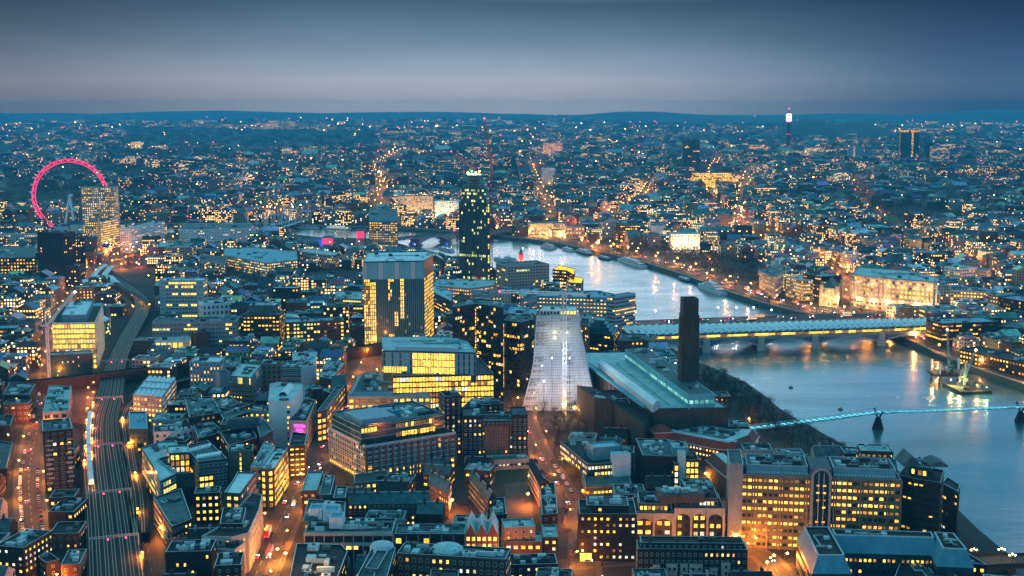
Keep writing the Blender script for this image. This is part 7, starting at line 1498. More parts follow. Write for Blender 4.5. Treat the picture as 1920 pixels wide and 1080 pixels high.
fleet(r_south, 760, 1060, 3, 9, 'on the main street', False, ('car_red', 'car_dark', 'white_steel', 'bus')); fleet(r_south, 760, 1060, -3, 8, 'on the main street', False, ('car_red', 'car_dark', 'bus', 'van'), True)
fleet(r_lane, 860, 1070, 2.8, 8, 'on the lane right of the tracks')
fleet(r_cross, 1030, 1066, 1.8, 6, 'on the bottom cross street', False)
fleet(r_emb, 540, 640, 3, 16, 'on the north embankment road', False, ('car_red', 'car_dark', 'bus')); fleet(r_emb, 480, 640, -3, 18, 'on the north embankment road', False, ('car_red', 'car_dark', 'white_steel'), True)
fleet([p for p, d in S_bf], 0, 1080, 5, 10, 'on the road bridge', False, ('car_red', 'bus', 'van')); fleet([p for p, d in S_bf], 0, 1080, -5, 10, 'on the road bridge', False, ('car_red', 'bus', 'car_dark'), True)
for o in bpy.data.objects:
    if o.parent is None and o.get('group', '').endswith('on the road bridge') and o.location.z < 8: o.location.z = 12.56
# ================================================================ the rest of the city
NL = ccw(list(nb)+[Vector((24000, nb[-1].y-200)), Vector((24000, 23500)), Vector((-24000, 23500)), Vector((-24000, nb[0].y))]); SL = ccw(list(sb)+[Vector((3000, -600)), Vector((-6000, -600)), Vector((-8000, sb[0].y-20))])
KEEP = [[(530, 441), (700, 450), (745, 458), (740, 480), (690, 476), (640, 470), (560, 462)], [(745, 455), (790, 464), (860, 479), (858, 500), (800, 486), (745, 476)], [(540, 442), (745, 456), (860, 479), (935, 512), (880, 512), (860, 500), (740, 472), (600, 462), (520, 452)], [(300, 441), (352, 441), (352, 470), (305, 470)], [(1235, 652), (1300, 688), (1345, 706), (1450, 770), (1600, 858), (1480, 870), (1424, 818), (1366, 800), (1366, 770), (1300, 700)], [(190, 480), (270, 470), (300, 560), (250, 560)]]
HERO += [(ccw([at(x, y, 5).xy for x, y in P_]), 0) for P_ in KEEP]
SL_ = []
for x0, x1, yt, yb_, m_ in ((793, 800, 240, 257, 'stone'), (776, 789, 254, 272, 'concrete'), (1014, 1024, 246, 264, 'grey_blue'), (1085, 1096, 243, 259, 'grey_blue'), (1281, 1285, 238, 252, 'white_wall'), (1294, 1298, 238, 252, 'white_wall'), (1308, 1312, 238, 252, 'white_wall'), (1522, 1532, 236, 251, 'grey_blue'), (1569, 1574, 232, 248, 'white_wall'), (598, 612, 232, 248, 'grey_blue'), (645, 658, 348, 372, 'concrete_dark'), (1835, 1850, 300, 318, 'stone'), (960, 972, 262, 282, 'concrete'), (1130, 1142, 300, 320, 'stone'), (1655, 1668, 340, 362, 'white_wall'), (700, 716, 268, 284, 'stone'), (40, 56, 262, 284, 'concrete_dark'), (1895, 1912, 330, 352, 'concrete')):
    SL_.append((bld('office_tower', 'x', 'tower', hfrom(x0, yt, yb_), ('r', (x0, yt), (x1, yt), 20), m_, 'roof_pale', (5, 4, 3.4, 2, 'few', m_), plant=1, margin=4, cap=30, group='far slab towers'), m_))
HB = [(min(p[0] for p in q_)-m_-1, min(p[1] for p in q_)-m_-1, max(p[0] for p in q_)+m_+1, max(p[1] for p in q_)+m_+1, q_, m_) for q_, m_ in HERO]
HBT = [h for h in HB if h[5] != 0]
PARKS = [[(x, y) for x, y in P_] for P_ in (
  [(205, 352), (330, 350), (420, 362), (420, 372), (225, 376)], [(90, 305), (200, 305), (330, 318), (340, 342), (80, 345)], [(60, 360), (155, 352), (150, 400), (60, 400)],
  [(225, 238), (700, 246), (720, 268), (560, 284), (225, 275)], [(0, 330), (70, 330), (70, 400), (0, 400)], [(225, 280), (330, 282), (480, 292), (500, 302), (230, 302)],
  [(1160, 222), (1480, 224), (1480, 240), (1160, 238)], [(1140, 474), (1240, 466), (1330, 474), (1420, 492), (1440, 512), (1440, 548), (1390, 540), (1300, 506), (1200, 486)],
  [(1640, 392), (1700, 384), (1800, 400), (1830, 424), (1690, 430)], [(1760, 330), (1940, 330), (1940, 352), (1760, 350)], [(1480, 250), (1590, 250), (1690, 255), (1690, 262), (1480, 262)],
  [(220, 388), (520, 388), (700, 388), (860, 400), (860, 418), (700, 406), (520, 404), (220, 404)], [(1000, 770), (1090, 775), (1120, 800), (1090, 850), (1040, 840), (1000, 790)],
  [(1320, 700), (1345, 708), (1390, 728), (1425, 755), (1470, 785), (1540, 832), (1500, 842), (1400, 800), (1380, 770), (1320, 740)], [(1460, 835), (1560, 838), (1600, 860), (1470, 856)],
  [(395, 508), (500, 515), (520, 530), (500, 560), (400, 545)], [(560, 512), (680, 500), (680, 540), (560, 545)], [(205, 486), (255, 486), (250, 506), (205, 506)], [(0, 890), (40, 890), (40, 1000), (0, 1000)], [(1400, 440), (1560, 452), (1560, 476), (1400, 462)], [(505, 395), (560, 398), (560, 406), (505, 406)],
  [(330, 655), (420, 650), (430, 672), (330, 680)], [(620, 380), (700, 380), (700, 392), (620, 392)])]
PKW = [ccw([at(x, y, 5).xy for x, y in P_]) for P_ in PARKS]
RB = [(min(p.x for p in q_)-60, min(p.y for p in q_)-60, max(p.x for p in q_)+60, max(p.y for p in q_)+60, q_, w_) for q_, w_ in ROADS]
BR = [([p for p, d in S_], 14) for S_ in (S_bf, S_wl, S_sw)]+[([FE[0].xy, FE[-1].xy], 26), ([p for p, d in S_h], 20), (r_rail, 5)]
RB += [(min(p[0] for p in q_)-60, min(p[1] for p in q_)-60, max(p[0] for p in q_)+60, max(p[1] for p in q_)+60, q_, w_) for q_, w_ in BR]
def free(x, y, rad, parks=True, roads=True, bank=9):
    hb = HB if parks else HBT
    if not (inside(x, y, NL) or inside(x, y, SL)): return False
    for a, b_, c, d, q_, m_ in hb:
        if a-rad < x < c+rad and b_-rad < y < d+rad:
            if inside(x, y, q_) or min(segd(x, y, q_[i], q_[(i+1) % len(q_)]) for i in range(len(q_))) < rad*.8+m_*.4: return False
    if roads:
        for a, b_, c, d, q_, w_ in RB:
            if a < x < c and b_ < y < d and pold(x, y, q_) < w_+rad*.85: return False
    if y < 3200 and min(pold(x, y, nb), pold(x, y, sb)) < bank+rad: return False
    if parks and any(inside(x, y, q_) for q_ in PKW): return False
    return True
# facade shader for buildings too small to show single windows: storeys and bays in metres along each wall
m, nt, o = newmat('city_wall')
p = nd(nt, 'ShaderNodeBsdfPrincipled', i_Roughness=0.8); at_ = nd(nt, 'ShaderNodeAttribute', attribute_name='tint'); uv = nd(nt, 'ShaderNodeUVMap'); sx = nd(nt, 'ShaderNodeSeparateXYZ'); nt.links.new(uv.outputs[0], sx.inputs[0])
U = mth(nt, 'DIVIDE', sx.outputs[0], 3.3); V = mth(nt, 'DIVIDE', sx.outputs[1], 3.4); fu, fv = mth(nt, 'FRACT', U), mth(nt, 'FRACT', V); cu, cv = mth(nt, 'FLOOR', U), mth(nt, 'FLOOR', V)
msk = mth(nt, 'MULTIPLY', mth(nt, 'MULTIPLY', mth(nt, 'GREATER_THAN', fu, .25), mth(nt, 'LESS_THAN', fu, .80)), mth(nt, 'MULTIPLY', mth(nt, 'GREATER_THAN', fv, .28), mth(nt, 'LESS_THAN', fv, .82)))
cx = nd(nt, 'ShaderNodeCombineXYZ'); nt.links.new(cu, cx.inputs[0]); nt.links.new(cv, cx.inputs[1]); wn = nd(nt, 'ShaderNodeTexWhiteNoise', noise_dimensions='2D'); nt.links.new(cx.outputs[0], wn.inputs['Vector'])
cx2 = nd(nt, 'ShaderNodeCombineXYZ'); nt.links.new(mth(nt, 'FLOOR', mth(nt, 'DIVIDE', U, 5.0)), cx2.inputs[0]); nt.links.new(cv, cx2.inputs[1]); wn2 = nd(nt, 'ShaderNodeTexWhiteNoise', noise_dimensions='2D'); nt.links.new(cx2.outputs[0], wn2.inputs['Vector'])
th = mth(nt, 'MULTIPLY', at_.outputs['Alpha'], mth(nt, 'MULTIPLY_ADD', wn2.outputs[0], 1.8, .1)); on = mth(nt, 'MULTIPLY', mth(nt, 'LESS_THAN', wn.outputs[0], th), msk)
g = nd(nt, 'ShaderNodeNewGeometry'); nn_ = nd(nt, 'ShaderNodeTexNoise', i_Scale=.15, i_Detail=6.0); nt.links.new(g.outputs['Position'], nn_.inputs['Vector']); dirt = nd(nt, 'ShaderNodeMapRange', n1=.3, n2=.7, n3=.65, n4=1.25); nt.links.new(nn_.outputs[0], dirt.inputs[0])
wc = mixc(nt, 1.0, at_.outputs['Color'], dirt.outputs[0], 'MULTIPLY'); bc = mixc(nt, msk, wc, (0.012, 0.022, 0.026)); nt.links.new(bc, p.inputs['Base Color'])
ec = ramp(nt, mth(nt, 'FRACT', mth(nt, 'MULTIPLY', wn.outputs[0], 37.0)), [(0, (1, .30, .05)), (.45, (1, .52, .10)), (.8, (1, .75, .35)), (1, (.95, .9, .7))]); nt.links.new(ec, p.inputs['Emission Color']); nt.links.new(mth(nt, 'MULTIPLY', on, WINS), p.inputs['Emission Strength'])
nt.links.new(p.outputs[0], o.inputs[0]); m.cycles.emission_sampling = 'NONE'
m, nt, o = newmat('city_roof'); p = nd(nt, 'ShaderNodeBsdfPrincipled', i_Roughness=0.85); at_ = nd(nt, 'ShaderNodeAttribute', attribute_name='tint'); g = nd(nt, 'ShaderNodeNewGeometry'); nn_ = nd(nt, 'ShaderNodeTexNoise', i_Scale=.12, i_Detail=8.0, i_Roughness=.7); nt.links.new(g.outputs['Position'], nn_.inputs['Vector'])
dirt = nd(nt, 'ShaderNodeMapRange', n1=.3, n2=.7, n3=.5, n4=1.4); nt.links.new(nn_.outputs[0], dirt.inputs[0]); nt.links.new(mixc(nt, 1.0, at_.outputs['Color'], dirt.outputs[0], 'MULTIPLY'), p.inputs['Base Color']); nt.links.new(p.outputs[0], o.inputs[0])
class CB:
    def __init__(s): s.v = []; s.f = []; s.m = []; s.uv = []; s.c = []
    def face(s, pts, m, col, uv=None):
        n = len(s.v); s.v += [tuple(q_) for q_ in pts]; s.f.append(tuple(range(n, n+len(pts)))); s.m.append(m); s.c += [col]*len(pts); s.uv += uv or [(0, 0)]*len(pts)
    def walls(s, poly, z0, z1, col, lf, r):
        u = r.randint(0, 900)*3.3
        for i in range(len(poly)):
            a, b_ = poly[i], poly[(i+1) % len(poly)]; L = math.hypot(b_[0]-a[0], b_[1]-a[1]); s.face([(*a[:2], z0), (*b_[:2], z0), (*b_[:2], z1), (*a[:2], z1)], 0, (*col, lf), [(u, z0-GZ), (u+L, z0-GZ), (u+L, z1-GZ), (u, z1-GZ)]); u += math.ceil(L/3.3)*3.3+33
    def flat(s, poly, z, col): s.face([(*q_[:2], z) for q_ in poly], 1, (*col, 1))
    def mesh(s, name, off=(0, 0, 0)):
        me = bpy.data.meshes.new(name); me.from_pydata([(x-off[0], y-off[1], z-off[2]) for x, y, z in s.v], [], s.f); me.materials.append(M['city_wall']); me.materials.append(M['city_roof']); me.polygons.foreach_set('material_index', s.m)
        a = me.color_attributes.new('tint', 'FLOAT_COLOR', 'CORNER'); a.data.foreach_set('color', [x for c in s.c for x in c]); l = me.uv_layers.new(name='UVMap'); l.data.foreach_set('uv', [x for c in s.uv for x in c]); me.update(); return me
WALLC = {'red brick': (.13, .055, .035), 'brown brick': (.10, .07, .05), 'dark brick': (.045, .035, .03), 'pale stone': (.40, .37, .32), 'white': (.60, .62, .63), 'grey concrete': (.22, .23, .24), 'dark glass': (.02, .045, .055), 'pinkish stone': (.42, .31, .28), 'blue grey': (.16, .24, .29)}
ROOFC = {'slate': (.05, .08, .09), 'dark': (.025, .035, .04), 'pale': (.38, .50, .55), 'teal': (.08, .22, .26), 'white': (.68, .74, .78), 'grey': (.15, .20, .22), 'copper green': (.08, .32, .30)}
def rect(x, y, w, d, a): ca, sa = math.cos(a), math.sin(a); return [Vector((x+u*ca-v*sa, y+u*sa+v*ca)) for u, v in ((-w/2, -d/2), (w/2, -d/2), (w/2, d/2), (-w/2, d/2))]
def city_shape(cb, x, y, w, d, a, h, wc, rc, lf, r, shape, rcb=None, ucb=None):
    """returns nothing; walls into cb, roof into rcb, roof clutter into ucb"""
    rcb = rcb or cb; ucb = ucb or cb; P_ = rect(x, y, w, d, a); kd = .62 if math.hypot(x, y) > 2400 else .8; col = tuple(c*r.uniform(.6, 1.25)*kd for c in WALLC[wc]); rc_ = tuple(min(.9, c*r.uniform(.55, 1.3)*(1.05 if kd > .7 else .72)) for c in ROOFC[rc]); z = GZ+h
    if shape == 'pitched':
        cb.walls(P_, GZ, z, col, lf, r); hr = z+min(w, d)*.28
        if w >= d: m0, m1 = (P_[1]+P_[2])/2, (P_[3]+P_[0])/2; rcb.face([(*P_[0], z), (*P_[1], z), (*m0, hr), (*m1, hr)], 1, (*rc_, 1)); rcb.face([(*P_[2], z), (*P_[3], z), (*m1, hr), (*m0, hr)], 1, (*rc_, 1)); cb.face([(*P_[1], z), (*P_[2], z), (*m0, hr)], 0, (*col, 0)); cb.face([(*P_[3], z), (*P_[0], z), (*m1, hr)], 0, (*col, 0))
        else: m0, m1 = (P_[0]+P_[1])/2, (P_[2]+P_[3])/2; rcb.face([(*P_[1], z), (*P_[2], z), (*m1, hr), (*m0, hr)], 1, (*rc_, 1)); rcb.face([(*P_[3], z), (*P_[0], z), (*m0, hr), (*m1, hr)], 1, (*rc_, 1)); cb.face([(*P_[0], z), (*P_[1], z), (*m0, hr)], 0, (*col, 0)); cb.face([(*P_[2], z), (*P_[3], z), (*m1, hr)], 0, (*col, 0))
        for k in range(2): t = r.uniform(.1, .9); q_ = m0.lerp(m1, t); c = rect(q_.x, q_.y, 1.4, 2.4, a); ucb.walls(c, hr-1, hr+1.6, col, 0, r); ucb.flat(c, hr+1.6, (.1, .06, .05))
    elif shape == 'court':
        cb.walls(P_, GZ, z+.8, col, lf, r); I = inset(P_, min(w, d)*.3); J = I
        for i in range(4): j = (i+1) % 4; rcb.face([(*P_[i], z+.8), (*P_[j], z+.8), (*I[j], z+.8), (*I[i], z+.8)], 1, (*rc_, 1)); cb.face([(*I[j], z-h*.6), (*I[i], z-h*.6), (*I[i], z+.8), (*I[j], z+.8)], 0, (*col, lf*.6), [(0, 0), (9.9, 0), (9.9, 9), (0, 9)])
        rcb.flat(I, z-h*.6, (.04, .06, .06))
    else:
        cb.walls(P_, GZ, z+.8, col, lf, r); I = inset(P_, .6); rcb.flat(P_, z+.75, tuple(min(.8, c*1.5+.05) for c in rc_)); rcb.flat(I, z+.8, rc_)
        if shape == 'setback': I = inset(P_, min(w, d)*.14); cb.walls(I, z, z+3.6, col, lf*1.6, r); rcb.flat(I, z+3.6, rc_); z += 2.8; P_ = I
        n_ = r.randint(2, 5)
        for k in range(n_):
            u, v = r.uniform(-.3, .3)*w, r.uniform(-.28, .28)*d; ca, sa = math.cos(a), math.sin(a); q_ = rect(x+u*ca-v*sa, y+u*sa+v*ca, r.uniform(1.6, .3*w+1), r.uniform(1.6, .22*d+1), a); hh = r.uniform(.9, 3); cc = r.choice(((.45, .52, .56), (.12, .15, .17), (.6, .65, .68), (.2, .3, .34))); ucb.walls(q_, z+.8, z+.8+hh, cc, 0, r); ucb.flat(q_, z+.8+hh, tuple(c*1.1 for c in cc))
rc = random.Random(21); CELLS = []
def ang_at(x, y): return .12+.35*noise.noise((x/600, y/600, 1.3))*1.6+.25*noise.noise((x/180, y/180, 5))
SHIFT = 0
def scatter(d0, d1, sp, hmin, hmax, jit=.14, fw=(.62, .93)):
    out_ = []; xm = d1*.46; n_ = int(2*xm/sp)+1; y = d0*.85
    while y < d1:
        for i in range(n_):
            x = -xm+i*sp+rc.uniform(-jit, jit)*sp; yy = y+rc.uniform(-jit, jit)*sp; dd = math.hypot(x, yy)
            if not (d0 <= dd < d1) or abs(x) > yy*.415+30: continue
            w, d = sp*rc.uniform(*fw), sp*rc.uniform(*fw)
            if rc.random() < .04: continue
            rad = min(w, d)*.5
            if free(x, yy, rad): out_.append([x, yy, w, d, rc.uniform(hmin, hmax)*(1.35 if rc.random() < .12 else 1), dd])
        y += sp
    return out_
for c in scatter(600, 1300, 23, 9, 17): CELLS.append(c+['near'])
for c in scatter(1300, 2100, 26, 10, 21): CELLS.append(c+['mid'])
for c in scatter(2100, 3200, 31, 12, 25): CELLS.append(c+['mid'])
for c in scatter(3200, 5200, 42, 12, 30): CELLS.append(c+['far'])
for c in scatter(5200, 9000, 75, 10, 30, .3, (.4, .9)): CELLS.append(c+['far'])
for c in scatter(9000, 16000, 190, 10, 34, .45, (.2, .6)): CELLS.append(c+['far'])
def behind_hero(x, y, t_):
    d = math.hypot(x, y)
    for s in t_:
        u, v = x*(1+s/d), y*(1+s/d)
        for a, b_, c, e, q_, m_ in HB:
            if a < u < c and b_ < v < e and inside(u, v, q_): return True
    return False
LM = [('the teal ribbed tower', 745, 600), ('the tall brick chimney', 1290, 690), ('the pale pyramid tower', 1048, 720), ('the beige riverside offices', 1540, 960), ('the pale atrium office', 740, 850), ('the white ribbed hall', 290, 750), ('the black slab towers', 95, 530), ('the big wheel', 132, 420),
      ('the unfinished skyscraper', 890, 500), ('the floodlit curved office', 1675, 560), ('the riverside hotel', 990, 540), ('the turquoise roofed range', 490, 500), ('the floodlit palace', 1040, 435), ('the copper roofed hotel', 1285, 460), ('the diagonal lattice office', 140, 640), ('the rail bridge', 1500, 620), ('the apartment tower by the tracks', 105, 860),
      ('the arcaded office', 1275, 980), ('the cream floodlit hotel', 780, 400), ('the grey blue tower block', 338, 580), ('the red brick glass office', 590, 630), ('the curved white corner block', 440, 1000), ('the pink arts screens', 640, 465), ('the long white river office', 405, 445), ('the pinnacled mansion', 1445, 535), ('the golden lit tower', 1706, 300), ('the broad dark tower', 1296, 320), ('the teal roofed column office', 650, 1020), ('the arcaded stone office', 1820, 560), ('the brown twin towered flats', 930, 840), ('the glowing glass prow', 515, 900), ('the dark courtyard office', 1640, 1040)]
ORD = 'first second third fourth fifth sixth seventh eighth ninth tenth eleventh twelfth thirteenth fourteenth fifteenth sixteenth seventeenth eighteenth nineteenth twentieth'.split(); ORD += ['twenty '+o_ for o_ in ORD[:9]]+['thirtieth']+['thirty '+o_ for o_ in ORD[:9]]+['fortieth']
CNT = {}
def label_for(x, y, z, desc):
    px, py, _ = proj((x, y, z)); nm, lx, ly = min(LM, key=lambda l: (l[1]-px)**2+((l[2]-py)*1.6)**2); dx, dy = px-lx, (py-ly)*1.3
    rel = ('right of' if dx > 0 else 'left of') if abs(dx) > abs(dy) else ('beyond' if dy < 0 else 'in front of'); k = (desc, nm, rel); CNT[k] = CNT.get(k, 0)+1; i = CNT[k]
    desc = desc.replace('pitched roof', 'gable') if len(desc.split()) > 7 else desc
    return f"{desc}, {ORD[min(i, 40)-1]+(' one ' if len(desc.split()) < 7 else ' ') if i > 1 else ''}{rel} {nm}"
for (o_, P_, h_), m_ in SL_: o_['label'] = label_for(o_.location.x, o_.location.y, h_, f"slim {dict(stone='stone', concrete='grey', grey_blue='blue grey', white_wall='white', concrete_dark='dark')[m_]} slab tower on the skyline")
CELLS.sort(key=lambda c: c[5]); nI = 0; far = CB(); NF = [0, 0, 0]
KN = {'red brick': 'brick_building', 'brown brick': 'brick_building', 'dark brick': 'apartment_block', 'pale stone': 'stone_building', 'white': 'stone_building', 'grey concrete': 'office_block', 'dark glass': 'office_block', 'pinkish stone': 'stone_building', 'blue grey': 'office_block'}
KC = {}
for x, y, w, d, h, dd, zone in CELLS:
    px, py, _ = proj((x, y, GZ+h))
    if px < -60 or px > 1980 or py > 1130: continue
    if behind_hero(x, y, (25, 45, 65)): h = min(h, 11)
    a = ang_at(x, y)
    wc = rc.choice(('red brick', 'brown brick', 'dark brick', 'pale stone', 'grey concrete', 'dark glass', 'brown brick', 'blue grey') if y < 1900 and zone == 'near' or inside(x, y, SL) else ('pale stone', 'white', 'grey concrete', 'pinkish stone', 'brown brick', 'blue grey', 'dark glass', 'red brick', 'pale stone', 'dark brick'))
    rf = rc.choice(('slate', 'dark', 'pale', 'teal', 'grey', 'teal', 'white') if zone != 'far' else ('slate', 'dark', 'pale', 'teal', 'grey', 'slate', 'dark', 'white', 'copper green'))
    sh = rc.choice(('flat', 'flat', 'setback', 'pitched', 'pitched', 'court') if max(w, d) > 20 else ('flat', 'pitched', 'setback')); lf = rc.choice((.04, .08, .15, .30, .5, .9)) if zone != 'far' else rc.choice((.02, .05, .12, .3, .6)); kn = KN[wc]; KC.setdefault(kn, 0)
    if zone == 'near' and dd < 1010:
        NF[0] += 1; KC[kn] += 1; wm = {'red brick': 'brick', 'brown brick': 'brick_brown', 'dark brick': 'brick_dark', 'pale stone': 'stone', 'grey concrete': 'concrete', 'dark glass': 'black_wall', 'blue grey': 'grey_blue'}[wc]; rm = {'slate': 'roof_dark', 'dark': 'roof_dark', 'pale': 'roof_pale', 'teal': 'roof_teal', 'grey': 'roof_grey', 'white': 'roof_pale'}[rf]
        P_ = rect(x, y, w, d, a); st = rc.choice(('home', 'few', 'brickoff', 'homedark', 'dots', 'office')); litw = {'home': 'a few lit windows', 'few': 'mostly dark windows', 'brickoff': 'rows of office windows', 'homedark': 'small dark windows', 'dots': 'small scattered windows', 'office': 'bright office windows'}[st]
        lab = label_for(x, y, GZ+h, f"{wc} building with {rf} roof")
        if sh == 'pitched' or (w < 17 and rc.random() < .5): gable(lab, None, None, 0, GZ+h-2, GZ+h+2.5, wm, rm if rm != 'roof_pale' else 'roof_grey', st, kn, foot=('w', *[tuple(q_) for q_ in P_]), cap=40, group='smaller buildings between the landmarks')
        else: bld(kn, lab, 'building', GZ+h, ('w', *[tuple(q_) for q_ in P_]), wm, rm, st, None, plant=rc.randint(5, 10), cap=40, group='smaller buildings between the landmarks', margin=0, size=(1.5, 4))
        continue
    if zone in ('near', 'mid') and KC[kn] < 200 and dd < 2900 and -5 < px < 1925:
        KC[kn] += 1; NF[1] += 1; t = thing(kn, (x, y, GZ), label_for(x, y, GZ+h, f"{'low' if h < 14 else 'tall'} {wc} block with {rf} {'pitched ' if sh == 'pitched' else ''}roof"), 'building', 'smaller buildings between the landmarks')
        c1, c2, c3 = CB(), CB(), CB(); city_shape(c1, x, y, w, d, a, h, wc, rf, lf, rc, sh, c2, c3)
        for nm, cb in (('wall', c1), ('roof', c2), ('chimney' if sh == 'pitched' else 'roof_unit', c3)):
            if cb.f: ob = bpy.data.objects.new(nm, cb.mesh(nm, (x, y, GZ))); COL.objects.link(ob); ob.parent = rfo if cb is c3 else t; rfo = ob
        continue
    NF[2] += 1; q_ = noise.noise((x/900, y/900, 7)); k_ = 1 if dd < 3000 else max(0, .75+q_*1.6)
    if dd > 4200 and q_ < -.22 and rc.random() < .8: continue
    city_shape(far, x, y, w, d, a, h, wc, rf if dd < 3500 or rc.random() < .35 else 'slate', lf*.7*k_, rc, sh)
ob = bpy.data.objects.new('distant_buildings', far.mesh('distant_buildings')); COL.objects.link(ob); ob['kind'] = 'stuff'
for yy in (690, 760, 850, 940, 1030):
    q_, d_ = min(arc(rail_pts, 200)[0], key=lambda s: abs(proj((*s[0], 11))[1]-yy)); n_v = Vector((-d_.y, d_.x)); t = thing('signal_gantry', (*q_, 11), f"pale steel signal gantry spanning the tracks, {'first second third fourth fifth'.split()[(690, 760, 850, 940, 1030).index(yy)]} counting from the far end", 'gantry', 'signal gantries over the tracks'); b = MB('grey_blue')
    for s in (-12.4, 12.4): b.bar((*(q_+n_v*s), 11), (*(q_+n_v*s), 18), .4)
    for z in (17, 18): b.bar((*(q_-n_v*12.4), z), (*(q_+n_v*12.4), z), .3)
    for k in range(16): b.bar((*(q_+n_v*(-12.4+k*1.55)), 17+k % 2), (*(q_+n_v*(-10.85+k*1.55)), 18-k % 2), .16)
    b.build('frame', t); g = MB('lamp_red')
    for s in (-6, 3): g.box((q_.x+n_v.x*s, q_.y+n_v.y*s, 15.8), (.5, .5, .5))
    g.build('signal', t)
print('FILL', NF, KC)

# ---------------------------------------------------------------- trees
rt = random.Random(5)
def tree_meshes(h, seed, leaf=260):
    r = random.Random(seed); b = MB('bark'); tips = []
    def limb(p, d, L, w, lv):
        q_ = p+d*L; n = 2
        b.bar(p, q_, w); 
        if lv == 0: tips.append(q_); return
        for k in range(3 if lv > 1 else 3):
            a = r.uniform(0, 6.28); e = (d+Vector((math.cos(a), math.sin(a), r.uniform(-.1, .5)))*r.uniform(.5, .9)).normalized(); limb(q_, e, L*r.uniform(.6, .8), w*.55, lv-1)
    limb(Vector((0, 0, 0)), Vector((r.uniform(-.05, .05), 0, 1)), h*.3, h*.035, 3); tr_ = b.mesh('trunk')
    c = MB('twigs', 'foliage')
    for k in range(leaf):
        t = r.choice(tips); q_ = t+Vector((r.gauss(0, 1), r.gauss(0, 1), r.gauss(0, .8)))*h*.085; d = Vector((r.uniform(-1, 1), r.uniform(-1, 1), r.uniform(-.3, 1))).normalized()*h*r.uniform(.03, .07); e = Vector((r.uniform(-1, 1), r.uniform(-1, 1), r.uniform(-1, 1))).normalized()*h*.016
        c.quad(q_-e, q_+d*.3-e*.3, q_+d, q_+e, 0 if r.random() < .75 else 1)
    return tr_, c.mesh('crown')
TV = [tree_meshes(12, s, 300) for s in range(6)]; NT = [0]
def tree(x, y, z, s, label, group):
    v = TV[rt.randrange(6)]; t = thing('tree', (x, y, z), label, 'tree', group); t.rotation_euler = (0, 0, rt.uniform(0, 6)); t.scale = (s*rt.uniform(.85, 1.2), s*rt.uniform(.85, 1.2), s)
    for nm, me in (('trunk', v[0]), ('crown', v[1])): o_ = bpy.data.objects.new(nm, me); COL.objects.link(o_); o_.parent = t
    HT.append((x, y)); NT[0] += 1
HT = []
def grove(i, n, label, group, smin=.8, smax=1.3):
    P_ = PKW[i]; xs = [p[0] for p in P_]; ys = [p[1] for p in P_]; k = 0; g_ = 0
    while k < n and g_ < n*25:
        g_ += 1; x, y = rt.uniform(min(xs), max(xs)), rt.uniform(min(ys), max(ys))
        if inside(x, y, P_) and free(x, y, 3, False, True, 2) and all((x-u)**2+(y-v)**2 > 30 for u, v in HT[-60:]): tree(x, y, GZ, rt.uniform(smin, smax), label, group); k += 1
grove(12, 34, 'bare brown tree in the garden below the pale pyramid tower', 'trees below the pyramid tower', .7, 1.1); grove(13, 62, 'bare brown tree on the riverside walk by the old power station', 'trees on the riverside walk')
grove(14, 16, 'dark evergreen tree behind the beige riverside offices', 'trees behind the riverside offices', .7, 1.0); grove(18, 12, 'dark street tree at the far left edge', 'trees on the left edge', .7, 1); grove(15, 26, 'bare tree among the flats left of the turquoise roofed range', 'trees among the flats'); grove(16, 24, 'dark tree in the green behind the ribbed tower', 'trees behind the ribbed tower'); grove(17, 8, 'tree in the roundabout garden near the station', 'trees by the roundabout'); grove(21, 14, 'dark tree by the yellow lit pavilion', 'trees by the pavilion')
for pts, off, n, lab, gr in ((r_mid, 8.5, 12, 'bare street tree along the narrow street below the pyramid tower', 'street trees on the narrow street'), (r_emb, 13, 60, 'bare plane tree lining the north embankment road', 'plane trees on the embankment')):
    S_, L_ = arc(pts, n*3 if n > 12 else n*3)
    for k in range(0, len(S_), 3):
        p, d = S_[k]; n_v = Vector((-d.y, d.x)); 
        for s in (1, -1):
            q_ = p+n_v*off*s
            if 0 < proj((*q_, 5))[0] < 1920 and free(q_.x, q_.y, 2, False, False, 1): tree(q_.x, q_.y, GZ, rt.uniform(.8, 1.15), lab, gr)
# far parks and gardens: woodland read as one mass
wd = MB('twigs', 'foliage'); rw = random.Random(9)
def clump(x, y, r_, h, n, ls):
    for k in range(n):
        a, u = rw.uniform(0, 6.28), rw.random()**.5; q_ = Vector((x+math.cos(a)*u*r_, y+math.sin(a)*u*r_, GZ+h*rw.uniform(.25, 1)*(1-.4*u*u))); d = Vector((rw.uniform(-1, 1), rw.uniform(-1, 1), rw.uniform(-.2, .8))).normalized()*ls; e = Vector((rw.uniform(-1, 1), rw.uniform(-1, 1), rw.uniform(-1, 1))).normalized()*ls*.6
        wd.quad(q_-e, q_+d*.5-e, q_+d, q_+e, 0 if rw.random() < .45 else 1)
for i, n, h, rr in ((0, 170, 14, 9), (1, 320, 16, 14), (2, 120, 14, 9), (3, 600, 16, 30), (4, 110, 14, 10), (5, 300, 15, 16), (6, 500, 18, 45), (7, 240, 13, 7), (8, 160, 15, 9), (9, 140, 16, 14), (10, 260, 18, 30), (11, 240, 13, 7), (19, 140, 14, 8), (20, 40, 14, 8), (22, 60, 14, 9), (13, 70, 11, 6)):
    P_ = PKW[i]; xs = [p[0] for p in P_]; ys = [p[1] for p in P_]; k = 0; g_ = 0
    while k < n and g_ < n*20:
        g_ += 1; x, y = rw.uniform(min(xs), max(xs)), rw.uniform(min(ys), max(ys))
        if inside(x, y, P_) and free(x, y, 4, False, True, 3): clump(x, y, rr, h*rw.uniform(.7, 1.2), 34, rr*.2); k += 1
